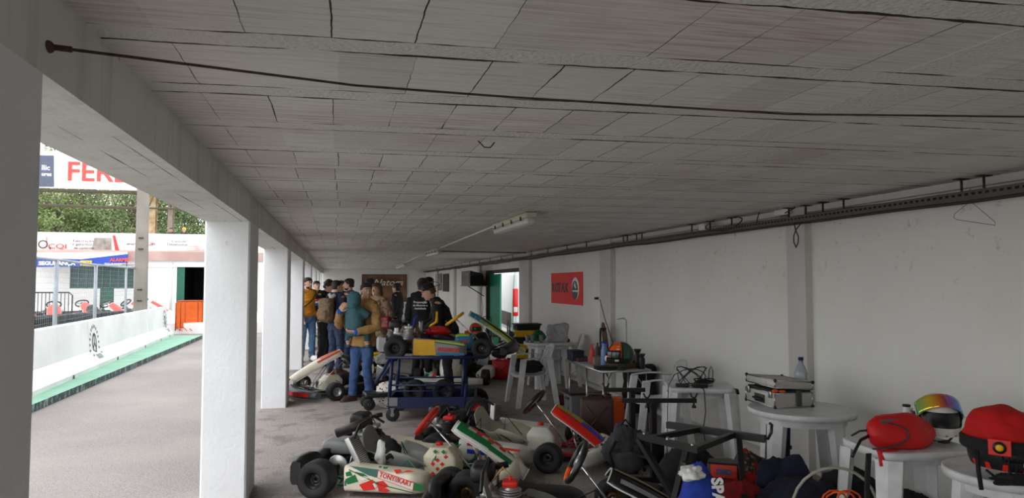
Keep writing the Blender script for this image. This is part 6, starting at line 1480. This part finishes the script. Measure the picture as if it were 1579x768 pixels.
soft('work_glove', 'dark green rag at the front right of the folding table', 'cloth', tuple(on(962, 572)+V3((0, .05, 0))), (.06, .04, .03), cloth('green_rag_cloth', (50, 58, 46)), 0, .4, .2, 5)
bottle('thermos', 'black thermos at the right end of the folding table', tuple(on(983, 567)), .04, .21, M_black, M_black, 'flask', .9)
bottle('thermos', 'shorter black flask beside the thermos on the folding table', tuple(on(990, 569)), .034, .17, M_black, M_dgrey, 'flask', .95)
# board and wire hoop leaning at wall behind table
p = ox(942, 540, XW-.10); t = thing('skateboard', 'small brown wheeled board leaning upright against the wall pilaster', 'board', (XW-.16, p.y, .62), 0)
b = MB(); Mq = R(math.radians(-8), 'Y'); b.loft([[(x, .095*math.cos(a), .235+.235*math.sin(a)) for a in [2*PI*k/24 for k in range(24)]] for x in (-.008, .008)], M=Mq, smooth=False); b.build('deck', mat('brown_board', (120, 78, 56), .6, col2=(66, 50, 42), vs_=8), t)
b = MB(); b.box((-.03, 0, .12), (.02, .17, .03), Mq); b.box((-.03, 0, .17), (.02, .16, .02), Mq); b.box((-.03, 0, .36), (.02, .12, .03), Mq); b.build('straps', M_black, t)
b = MB(); b.span((XW-.22, p.y-.25, .56), (XW-.075, p.y+.25, .60)); b.tube([(XW-.08, p.y-.2, .4), (XW-.2, p.y-.2, .56)], .01, 6); o = b.build('wall_shelf', M_dsteel); recenter(o); tag(o, 'narrow steel shelf on the wall carrying the brown board', 'shelf')
p2 = ox(966, 530, XW-.02); b = MB(); b.tube([(0, .35, .33), (0, .1, .36), (0, 0, .33), (0, -.0, -.2)], .004, 6); o = b.build('wall_wire', M_cable); o.location = p2; tag(o, 'thin wire bracket on the wall above the folding table', 'wire')
# under and around folding table
pack('accessory_box', 'dark red case with white label under the folding table', 'box', at_px(917, 8.9), (.3, .2, .17), mat('maroon_case', (84, 24, 26), .5), face(0))
bpy.context.view_layer.update()
pack('cardboard_crate', 'dark crate under the dark red case', 'box', at_px(917, 9.25), (.3, .3, .26), M_dgrey, face(0))
crate('lidded_bin', 'grey plastic bin with black lid left of the brown jerrycan', tuple(at_px(889, 9.15)), (.26, .3, .27), M_grey, face(15))
b = MB(); b.rbox((0, 0, 0), (.31, .35, .03), .012); o = b.build('bin_lid', M_black); o.location = at_px(889, 9.15, .275); o.rotation_euler = (0, 0, face(15)); tag(o, 'black lid on the grey plastic bin', 'lid')
jerry('large dark brown jerrycan standing in front of the folding table', at_px(919, 7.75), (.36, .17, .47), mat('brown_can_paint', (70, 48, 44), .5), face(-8))
pack('orange_box', 'bright orange box right of the brown jerrycan', 'box', at_px(947, 8.2, .0), (.18, .2, .36), M_orange, face(0))
soft('duffel_bag', 'tall black duffel bag standing behind the folding table\'s right end', 'bag', tuple(at_px(984, 9.3)), (.20, .16, .34), C_blk, 0, .15, .1, 3, shape='box', flat=.31)
pack('small_box', 'small dark red box on the floor left of the grey bin', 'box', at_px(869, 9.9), (.2, .2, .14), mat('maroon_case', (84, 24, 26), .5), face(0))
# ---- cable-covered square table
p = at_px(1076, 6.65); plastic_table('square white plastic table covered with tangled black cables', p, face(-6)-math.radians(2), square=True, size=(.60, .52))
b = MB(); rnd = random.Random(5)
def coil(cx, cy, r, n, z0, h=.02):
    return [(cx+r*(1+.12*math.sin(i*1.7))*math.cos(i*.5), cy+r*.8*(1+.1*math.cos(i*1.3))*math.sin(i*.5), z0+h*abs(math.sin(i*.37))+.006) for i in range(n)]
b.tube(coil(.06, .02, .09, 70, .0, .04), .005, 5); o = b.build('cable_tangle', M_cable); o.location = p+V3((0, 0, .72)); tag(o, 'coiled black cable on the right of the square plastic table', 'cable')
b = MB(); b.tube(coil(-.10, -.04, .13, 44, .0, .16), .0045, 5); o = b.build('cable_tangle', M_cable); o.location = p+V3((0, 0, .72)); tag(o, 'loose loops of black cable on the left of the square plastic table', 'cable')
b = MB(); b.tube([(.12, .05, .02), (.13, .05, .12), (.15, .05, .16), (.17, .05, .12), (.17, .06, .02)], .004, 5); o = b.build('wire_loop', M_cable); o.location = p+V3((0, 0, .72)); tag(o, 'thin upright wire loop at the right back of the square table', 'wire')
M_t = T(p.x, p.y, .72) @ R(face(-8), 'Z')
for i, (x, y, s_, lab) in enumerate(((-.17, -.18, (.12, .045, .03), 'black power adapter at the left front of the square table'), (-.02, -.20, (.14, .05, .03), 'black power strip at the front middle of the square table'), (.02, .0, (.10, .06, .035), 'black charger among the cables of the square table'))):
    t = thing('power_adapter', lab, 'adapter', tuple(M_t @ V3((x, y, .003))), face(-8)+.2*i, 'adapters on the square plastic table'); b = MB(); b.rbox((0, 0, s_[2]/2), s_, .008); b.build('case', M_black, t); b = MB(); b.tube([(s_[0]/2, 0, .012), (s_[0]/2+.05, .03, .006), (s_[0]/2+.08, .09, .006)], .003, 5); b.build('lead', M_cable, t)
q0 = M_t @ V3((-.0, -.285, .0)); b = MB(); b.tube([(0, .07, .008), (0, .0, .006), (0, -.02, -.02), (.01, -.02, -.2), (-.015, -.02, -.35), (.01, -.02, -.5), (0, -.02, -.68)], .005, 6); o = b.build('hanging_cable', M_cable); o.location = q0; tag(o, 'black cable hanging down the front of the square plastic table', 'cable')
q0 = M_t @ V3((-.28, -.25, .0)); b = MB(); b.tube([(.15, .12, .12), (.06, .05, .11), (-.02, .0, .02), (-.04, -.02, -.15), (-.05, -.02, -.5), (-.04, 0, -.7)], .004, 6); o = b.build('hanging_cable', M_cable); o.location = q0; tag(o, 'thin black cable looping off the left corner of the square table', 'cable')
t = thing('flash_strap', 'black strap hanging over the right front corner of the square table', 'strap', tuple(M_t @ V3((.26, -.245, .002)))); b = MB(); b.grid(lambda u, v: (.03*v+.02*u, -.03*min(1, u*2), .003-.08*max(0, u-.4)), 6, 2, .004); b.build('webbing', M_black, t)
# ---- round table 2 with aluminium case, water bottle
p = at_px(1231, 5.42); rt2 = plastic_table('round white plastic table under the aluminium case and water bottle', p, math.radians(-26), r=.385)
c0 = V3(oz(1195, 630, .722)); cR = V3(oz(1251, 627, .722)); cL = V3(oz(1155, 617, .722))
ux = (cR-c0); Lx = ux.length; ux.normalize(); Ly = (cL-c0).length; uy = V3((-ux.y, ux.x, 0))
Ly = max(Ly*1.0, .40)
t = thing('aluminium_case', 'dented aluminium tool case, lid slightly open, on the round plastic table', 'case', tuple(c0), math.atan2(ux.y, ux.x)+math.radians(-3))
M_ca = mat('case_aluminium', (176, 174, 166), .45, metal=.35, var=.1, vs_=20)
b = MB(); b.rbox((Lx/2, Ly/2, .055), (Lx, Ly, .105), .006); b.build('case_bottom', M_ca, t)
Ml = T(Lx, 0, .112) @ R(math.radians(4), 'Y') @ T(-Lx, 0, 0)
b = MB(); b.rbox((Lx/2, Ly/2, .045), (Lx, Ly, .055), .006, Ml); ld = b.build('lid', M_ca, t)
b = MB(); b.box((Lx/2, Ly/2, .112), (Lx-.02, Ly-.02, .03)); b.build('contents', mat('dark_green_foam', (30, 44, 38), .9), t)
b = MB(); b.ball((.0, -.003, .13), (.025, .012, .014)); b.ball((.06, -.002, .125), (.03, .01, .01)); b.build('orange_cord', M_orange, t)
def edge(bm, M=None, z0=0, z1=.105):
    for z in (z0, z1): bm.tube([(0, 0, z), (Lx, 0, z), (Lx, Ly, z), (0, Ly, z)], .005, 4, closed=True, M=M)
    for x in (0, Lx):
        for y in (0, Ly): bm.cyl((x, y, z0), (x, y, z1), .006, seg=6, M=M)
b = MB(); edge(b, None, .004, .108); b.build('edge_profile', M_steel, t); b = MB(); edge(b, Ml, .018, .072); b.build('lid_edge', M_steel, ld)
for x in (0, Lx):
    for y in (0, Ly):
        b = MB(); b.ball((x, y, .006), .013, None, 8, 6); b.build('corner', M_black, t); b = MB(); b.ball((x, y, .072), .013, Ml, 8, 6); b.build('corner', M_black, ld)
b = MB(); b.tube([(-.004, Ly*.38, .045), (-.03, Ly*.38, .05), (-.03, Ly*.62, .05), (-.004, Ly*.62, .045)], .009, 6); b.build('handle', M_black, t); b = MB(); b.rbox((-.006, Ly*.5, .05), (.008, Ly*.32, .06), .003); b.build('handle_plate', M_black, t)
for y in (.12, .88): b = MB(); b.rbox((-.008, Ly*y, .095), (.012, .035, .05), .003); b.build('latch', M_steel, t)
b = MB(); b.rbox((Lx*.62, -.008, .07), (.045, .012, .12), .003); b.build('hinge', M_dgrey, t)
MW = mat('clear_water_bottle', (205, 214, 226), .08, trans=.6, var=.02)
bottle('water_bottle', 'tall clear water bottle behind the aluminium case', tuple(at_px(1232, 5.68, .722)), .05, .35, MW, mat('navy_cap', (30, 36, 80), .4))
t = thing('rolled_canopy', 'dark navy rolled canopy leaning behind the round table\'s front leg', 'canopy', tuple(at_px(1204, 5.55))); b = MB(); b.tube([(.0, 0, 0), (-.01, 0, .35), (-.01, .0, .66)], [.055, .05, .06], 12); b.build('roll', cloth('navy_canopy_cloth', (26, 42, 70)), t); b = MB(); b.lathe([(.06, -.01), (.062, .01)], T(-.005, 0, .4), 14); b.build('tie', M_black, t)
# ---- table 3 (red bag, white helmet)
p = at_px(1392, 4.22); t3 = plastic_table('scuffed white plastic table holding the red bag and white helmet', p, face(8), square=True, size=(.60, .46))
def z3(px, py): return V3(oz(px, py, .722))
rb_ = soft('waist_bag', 'red fabric bag with dark zip on the scuffed plastic table', 'bag', tuple(at_px(1379, 4.12, .722)), (.205, .11, .115), mat('red_nylon', (206, 22, 22), .6, var=.08, bump=.3, bs=60), face(8), .22, .07, 4, 2.0, .085)
b = MB(); b.tube([(-.16+.17*math.sin(a)-.02*a, -.085-.028*math.sin(a), .085+.07*math.cos(a)) for a in [i*PI/12 for i in range(13)]], .005, 6); b.build('zip', M_dgrey, rb_)
b = MB(); b.tube([(-.14, -.04, .155), (-.02, -.05, .165), (.03, -.045, .16)], [.008, .012, .006], 6); b.build('reflective_strip', mat('grey_webbing', (90, 78, 82), .8), rb_)
b = MB(); b.grid(lambda u, v: (-.20+.12*v, -.085-.03*u-.0*v, .01-.085*u*u), 6, 4, .006); b.build('side_flap', mat('red_nylon', (206, 22, 22), .6), rb_)
b = MB(); b.tube([(-.18, 0, .07), (-.25, -.02, .05), (-.31, -.05, -.01), (-.33, -.06, -.03)], .009, 6); b.tube([(-.17, 0, .1), (-.22, .03, .09), (-.26, .05, .06)], .006, 6); b.build('strap', M_black, rb_)
helmet('white helmet with open rainbow mirrored visor behind the red bag', tuple(at_px(1438, 4.30, .722)), face(-105), K_wht, [(.0, 1., .02, .06, K_gray)], open_=True, iri=True, s=1.02)
bottle('drink_bottle', 'white bottle with black cap between the red bag and white helmet', tuple(at_px(1392, 4.42, .722)), .035, .19, M_white, M_black, neck=.55)
bottle('drink_bottle', 'translucent bottle just right of the black-capped one', tuple(at_px(1402, 4.43, .722)), .03, .165, MGL, M_white, neck=.5)
t = thing('black_strap', 'wide black strap hanging beside the front leg of the scuffed table', 'strap', tuple(at_px(1329, 4.05, .0))); b = MB(); b.grid(lambda u, v: (.035*v-.01*math.sin(u*3), .01*math.sin(u*4), .70-.60*u), 10, 2, .005); b.build('webbing', M_black, t)
# ---- table 4 with red helmet in its bag
p = at_px(1548, 3.62); plastic_table('round white plastic table at the right edge under the red helmet', p, math.radians(15), r=.30)
hp = at_px(1537, 3.50, .722)
h4 = helmet('red and black helmet with silver trim on the rightmost table', tuple(hp), face(-62), K_blk, [(.02, .98, .0, .12, K_red), (.02, .12, .12, .3, cm('silver_trim', (190, 192, 196), metal=.4)), (-.12, -.02, .12, .3, cm('silver_trim', (190, 192, 196), metal=.4)), (.15, .25, .1, .3, K_red)], s=1.06)
mb = MB(); mb.loft([[(.0+rx*math.cos(2*PI*k/28), ry*math.sin(2*PI*k/28), z) for k in range(28)] for z, rx, ry in ((.15, .172, .150), (.20, .172, .150), (.27, .155, .135), (.31, .12, .10), (.335, .05, .05), (.345, .01, .01))])
me = remesh(mb, .008, 3, .010, 5); hc_ = link('helmet_cover', me, mat('red_fleece', (196, 18, 18), .9, bump=.2, bs=80), None); hc_.location = hp; hc_.rotation_euler = (0, 0, face(-62)); tag(hc_, 'red fabric hood with black band pulled over the rightmost helmet', 'cover')
b = MB(); b.lathe([(.172, .135), (.180, .145), (.180, .185), (.172, .195)], None, 30); 
for q_ in range(1): pass
bd_ = b.build('band', C_blk, hc_)
b = MB(); Mb = R(math.radians(-66), 'Z') @ T(.182, 0, .168) @ R(PI/2, 'Y'); b.m(K_red).rbox((0, 0, 0), (.075, .09, .008), .004, Mb); b.m(K_blk).lathe([(.001, .005), (.028, .005), (.028, .008), (.001, .008)], Mb, 18); b.m(M_yellow).lathe([(.001, .008), (.016, .008), (.016, .010), (.001, .010)], Mb, 14); b.build('badge', None, hc_)
b = MB(); b.tube([(-.03, -.165, .15), (-.01, -.19, .04), (0, -.19, -.04)], .010, 6); b.tube([(.1, -.14, .12), (.1, -.15, .02), (.12, -.13, 0.01), (.12, -.12, .1)], .004, 5); b.build('cord', C_blk, hc_)
soft('glove_pair', 'black gloves at the front of the rightmost table', 'gloves', tuple(at_px(1556, 3.36, .722)), (.12, .05, .03), C_blk, face(0), .4, .2, 7, flat=.018)
# ============================================================ STANDS
# upright black kart stand left
def tubebox(b, a, c, w_=.03, h_=None):
    a, c = V3(a), V3(c); d = (c-a).normalized(); up = V3((0, 0, 1)) if abs(d.z) < .9 else V3((1, 0, 0)); s = d.cross(up).normalized()*w_/2; u = s.cross(d).normalized()*(h_ or w_)/2
    b.hexa([tuple(a-s-u), tuple(c-s-u), tuple(c+s-u), tuple(a+s-u), tuple(a-s+u), tuple(c-s+u), tuple(c+s+u), tuple(a+s+u)])
A1 = V3(at_px(1005, 6.0)); A2 = V3(at_px(973, 6.6)); U = V3((math.cos(YAW), -math.sin(YAW), 0))
t = thing('kart_stand', 'tall black tubular kart stand in front of the square plastic table', 'stand', tuple(A1)); D = A2-A1
for q_ in (V3((0, 0, 0)), D): b = MB(); tubebox(b, q_+V3((0, 0, .02)), q_+V3((0, 0, .67)), .045); b.build('post', M_blackm, t)
b = MB(); tubebox(b, -U*.26+V3((0, 0, .68)), U*.36+V3((0, 0, .68)), .035); b.build('top_bar', M_blackm, t)
b = MB(); tubebox(b, D-U*.26+V3((0, 0, .68)), D+U*.12+V3((0, 0, .68)), .035); b.build('top_bar', M_blackm, t)
for o_, s_ in ((V3((0, 0, 0)), .34), (V3((0, 0, 0)), -.05), (D, -.24)):
    b = MB(); c = o_+U*s_; b.tube([c+V3((0, 0, .74))-U*.03, c+V3((0, 0, .71))-U*.015, c+V3((0, 0, .70)), c+V3((0, 0, .71))+U*.015, c+V3((0, 0, .74))+U*.03], .008, 6); b.cyl(c+V3((0, 0, .62)), c+V3((0, 0, .70)), .008); b.lathe([(.001, 0), (.02, 0), (.016, .02), (.001, .02)], T(*(c+V3((0, 0, .62)))), 10); b.build('cradle', M_dsteel, t)
b = MB(); tubebox(b, -U*.35+V3((0, 0, .03)), U*.05+V3((0, 0, .03)), .04); tubebox(b, D-U*.2+V3((0, 0, .03)), D+U*.2+V3((0, 0, .03)), .04); tubebox(b, (0, 0, .22), D+V3((0, 0, .22)), .035); tubebox(b, -U*.02+V3((0, 0, .20)), -U*.30+D*.9+V3((0, 0, .20)), .02); b.build('base_bar', M_blackm, t)
# folding X stand with flat top frame
zs = .64; P1 = V3(oz(985, 672, zs)); P2 = V3(oz(1078, 694, zs)); P3 = V3(oz(1180, 677, zs)); P4 = V3(oz(1029, 655, zs)); cc = (P1+P2+P3+P4)/4
t = thing('folding_kart_stand', 'low black folding kart stand with flat rectangular top above the bags', 'stand', (cc.x, cc.y, 0)); r_ = lambda v: V3(v)-V3((cc.x, cc.y, 0))
b = MB(); tubebox(b, r_(P1), r_(P2), .035, .04); tubebox(b, r_(P4), r_(P3), .04, .045); b.build('rail', M_blackm, t)
b = MB(); tubebox(b, r_(P1.lerp(P2, .2)), r_(P4.lerp(P3, .35)), .035, .035); tubebox(b, r_(P1.lerp(P2, .95)), r_(P4.lerp(P3, .7)), .035, .035); b.build('cross_bar', M_blackm, t)
b = MB(); e = r_(P3); b.tube([e-V3((.02, 0, -.01)), e+V3((.02, 0, .0)), e+V3((.045, 0, .04)), e+V3((.05, 0, .09)), e+V3((.035, 0, .10))], .010, 8); b.build('hook', M_blackm, t)
b = MB(); m1 = P1.lerp(P2, .8); m2 = P4.lerp(P3, .75); tubebox(b, r_(m1)-V3((0, 0, .03)), r_(V3(at_px(1010, 4.2, .02))), .035); tubebox(b, r_(m2)-V3((0, 0, .02)), r_(V3(at_px(1150, 4.2, .02))), .035); tubebox(b, r_(P1)-V3((0, 0, .02)), r_(V3(at_px(1110, 4.0, .02))), .035); b.build('leg', M_blackm, t)
b = MB(); c = r_(V3(at_px(1056, 4.4, .52))); b.rbox(tuple(c), (.06, .06, .1), .01); b.lathe([(.001, 0), (.018, 0), (.018, .06), (.001, .06)], T(*c) @ R(PI/2, 'Y'), 10); b.ball(tuple(c+V3((.0, -.03, -.05))), .022, None, 10, 8); b.build('hinge_clamp', M_dsteel, t)
for k in (.1, .5, .9): b = MB(); q = r_(P1.lerp(P2, k)); b.cyl(q, q+V3((0, 0, .035)), .010, seg=8); b.build('bolt', M_steel, t)
# ============================================================ BAGS ON THE FLOOR
C_gry = cloth('charcoal_nylon', (74, 74, 78), (52, 52, 56)); C_rip = cloth('navy_nylon', (28, 32, 52), (18, 20, 32))
b1 = soft('backpack', 'charcoal backpack slumped upright behind the tall black stand', 'backpack', tuple(at_px(962, 6.35)), (.20, .15, .22), C_gry, face(0), .35, .3, 3, 2.8, .19)
b = MB(); b.tube([(-.1, -.13, .30), (-.16, -.16, .2), (-.12, -.17, .05)], .014, 6); b.tube([(.08, -.12, .32), (.1, -.17, .2), (.14, -.16, .05)], .014, 6); b.tube([(-.05, -.02, .40), (0, -.02, .46), (.05, -.02, .40)], .010, 6); b.build('strap', C_blk, b1)
b = MB(); lump(b, (0, -.13, .12), (.13, .06, .09), .2, 2.5, 4, .1); b.build('front_pocket', C_gry, b1)
soft('bag_heap', 'low black bag right of the charcoal backpack', 'bag', tuple(at_px(1003, 6.7)), (.22, .16, .15), C_blk, face(0), .3, .2, 6)
soft('cushion_pad', 'flat grey padded mat on the floor below the tall stand', 'mat', tuple(at_px(978, 5.75)), (.22, .15, .04), C_gry, face(0), .15, .1, 8, flat=.03)
soft('duffel_bag', 'dark duffel behind the red ventilated bag under the low stand', 'bag', tuple(at_px(1060, 5.7)), (.25, .2, .22), C_blk, face(0), .3, .18, 11)
# blue sparco bag
b2 = soft('gear_bag', 'royal blue bag with white SPARCO lettering and white top', 'bag', tuple(at_px(1076, 4.25)), (.155, .12, .31), cloth('royal_blue_nylon', (34, 66, 170), (24, 46, 130)), face(0), .2, .10, 2, 2.2, .27)
b = MB(); lump(b, (-.06, -.03, .545), (.075, .08, .045), .45, 3.5, 5, .05, ridge=.2); b.build('white_top', M_white, b2)
text('lettering', 'SPARCO', .088, T(.03, -.128, .545) @ R(PI/2, 'X') @ R(-PI/2+.08, 'Z'), M_twht, b2, .005, bold=.003)
g = G('red_net_mix', .8); n_ = g.vor(g.tc, 34); g.col(g.mix(g.math('GREATER_THAN', g.noise(g.tc, 6, 4), .5), srgb(190, 24, 26), g.mix(g.ramp(n_[0], .1, .5), srgb(150, 140, 116), srgb(60, 46, 44)))); g.bump(n_[0], .6, .01)
soft('mesh_sack', 'red and beige net sack of oddments by the round table leg', 'sack', tuple(at_px(1149, 5.35)), (.16, .14, .22), g.m, 0, .3, .18, 3, 2.4, .19)
b3 = soft('racing_suit', 'red garment heaped on the floor between the blue bag and navy bag', 'clothing', tuple(at_px(1138, 4.6)), (.17, .16, .22), cloth('dull_red_cloth', (150, 22, 24), (104, 14, 18)), 0, .35, .25, 7, 2.6, .18)
t = thing('parts_case', 'orange-red label panel on a black case under the low stand', 'case', tuple(at_px(1112, 4.95)), face(-18)); b = MB(); b.rbox((0, 0, .22), (.22, .16, .44), .02); b.build('case_body', M_black, t); b = MB(); b.rbox((0, -.085, .39), (.17, .008, .085), .003); lb = b.build('label_panel', mat('label_red', (222, 58, 36), .5), t); text('lettering', 'DID', .05, T(-.05, -.092, .37) @ R(PI/2, 'X'), mat('label_blue', (60, 90, 130), .5), lb, .001, bold=.003, sx=1.2)
b4 = soft('navy_holdall', 'large open navy holdall with pale hoop handle under the round table', 'bag', tuple(at_px(1222, 4.45)), (.33, .24, .25), C_rip, face(0), .3, .2, 5, 2.3, .22)
b = MB(); b.tube([(-.12+.25*(1-math.cos(a)), -.23, .34+.24*math.sin(a)) for a in [i*PI/12 for i in range(13)]], .009, 8); b.build('hoop', mat('pale_hoop', (172, 168, 156), .5), b4)
b = MB(); b.tube([(.1+.09*math.cos(i*.6)+.004*i, -.26+.02*math.sin(i*.9), .40+.06*math.sin(i*.6)) for i in range(30)], .006, 6); o = b.build('electric_flex', M_orange); o.location = at_px(1222, 4.43); o.rotation_euler = (0, 0, face(0)); tag(o, 'tangled orange cord spilling from the navy holdall', 'cord')
soft('jacket_pile', 'navy jacket piled on the holdall below the aluminium case', 'clothing', tuple(at_px(1205, 4.75, .20)), (.2, .15, .2), cloth('deep_navy_cloth', (24, 28, 54)), 0, .35, .25, 14)
soft('black_bag', 'black bag on the floor left of the scuffed table\'s front leg', 'bag', tuple(at_px(1305, 4.55)), (.23, .2, .27), C_blk, 0, .3, .2, 21, 2.2, .22)
soft('black_bag', 'black bag on the floor right of the scuffed table\'s front leg', 'bag', tuple(at_px(1395, 4.5)), (.17, .2, .21), C_blk, 0, .3, .2, 23, 2.2, .18)
t = thing('oil_can', 'dull gold can beside the front leg of the scuffed table', 'can', tuple(at_px(1336, 4.15)), face(10)); b = MB(); b.rbox((0, 0, .13), (.06, .12, .26), .01); b.build('can_body', mat('dull_gold', (128, 120, 70), .5, metal=.3), t); b = MB(); b.cyl((0, 0, .26), (0, 0, .28), .018); b.build('cap', M_black, t)
# small shroud on raised kart where the tank sits
t4 = bpy.data.objects.get('racing_kart.003')
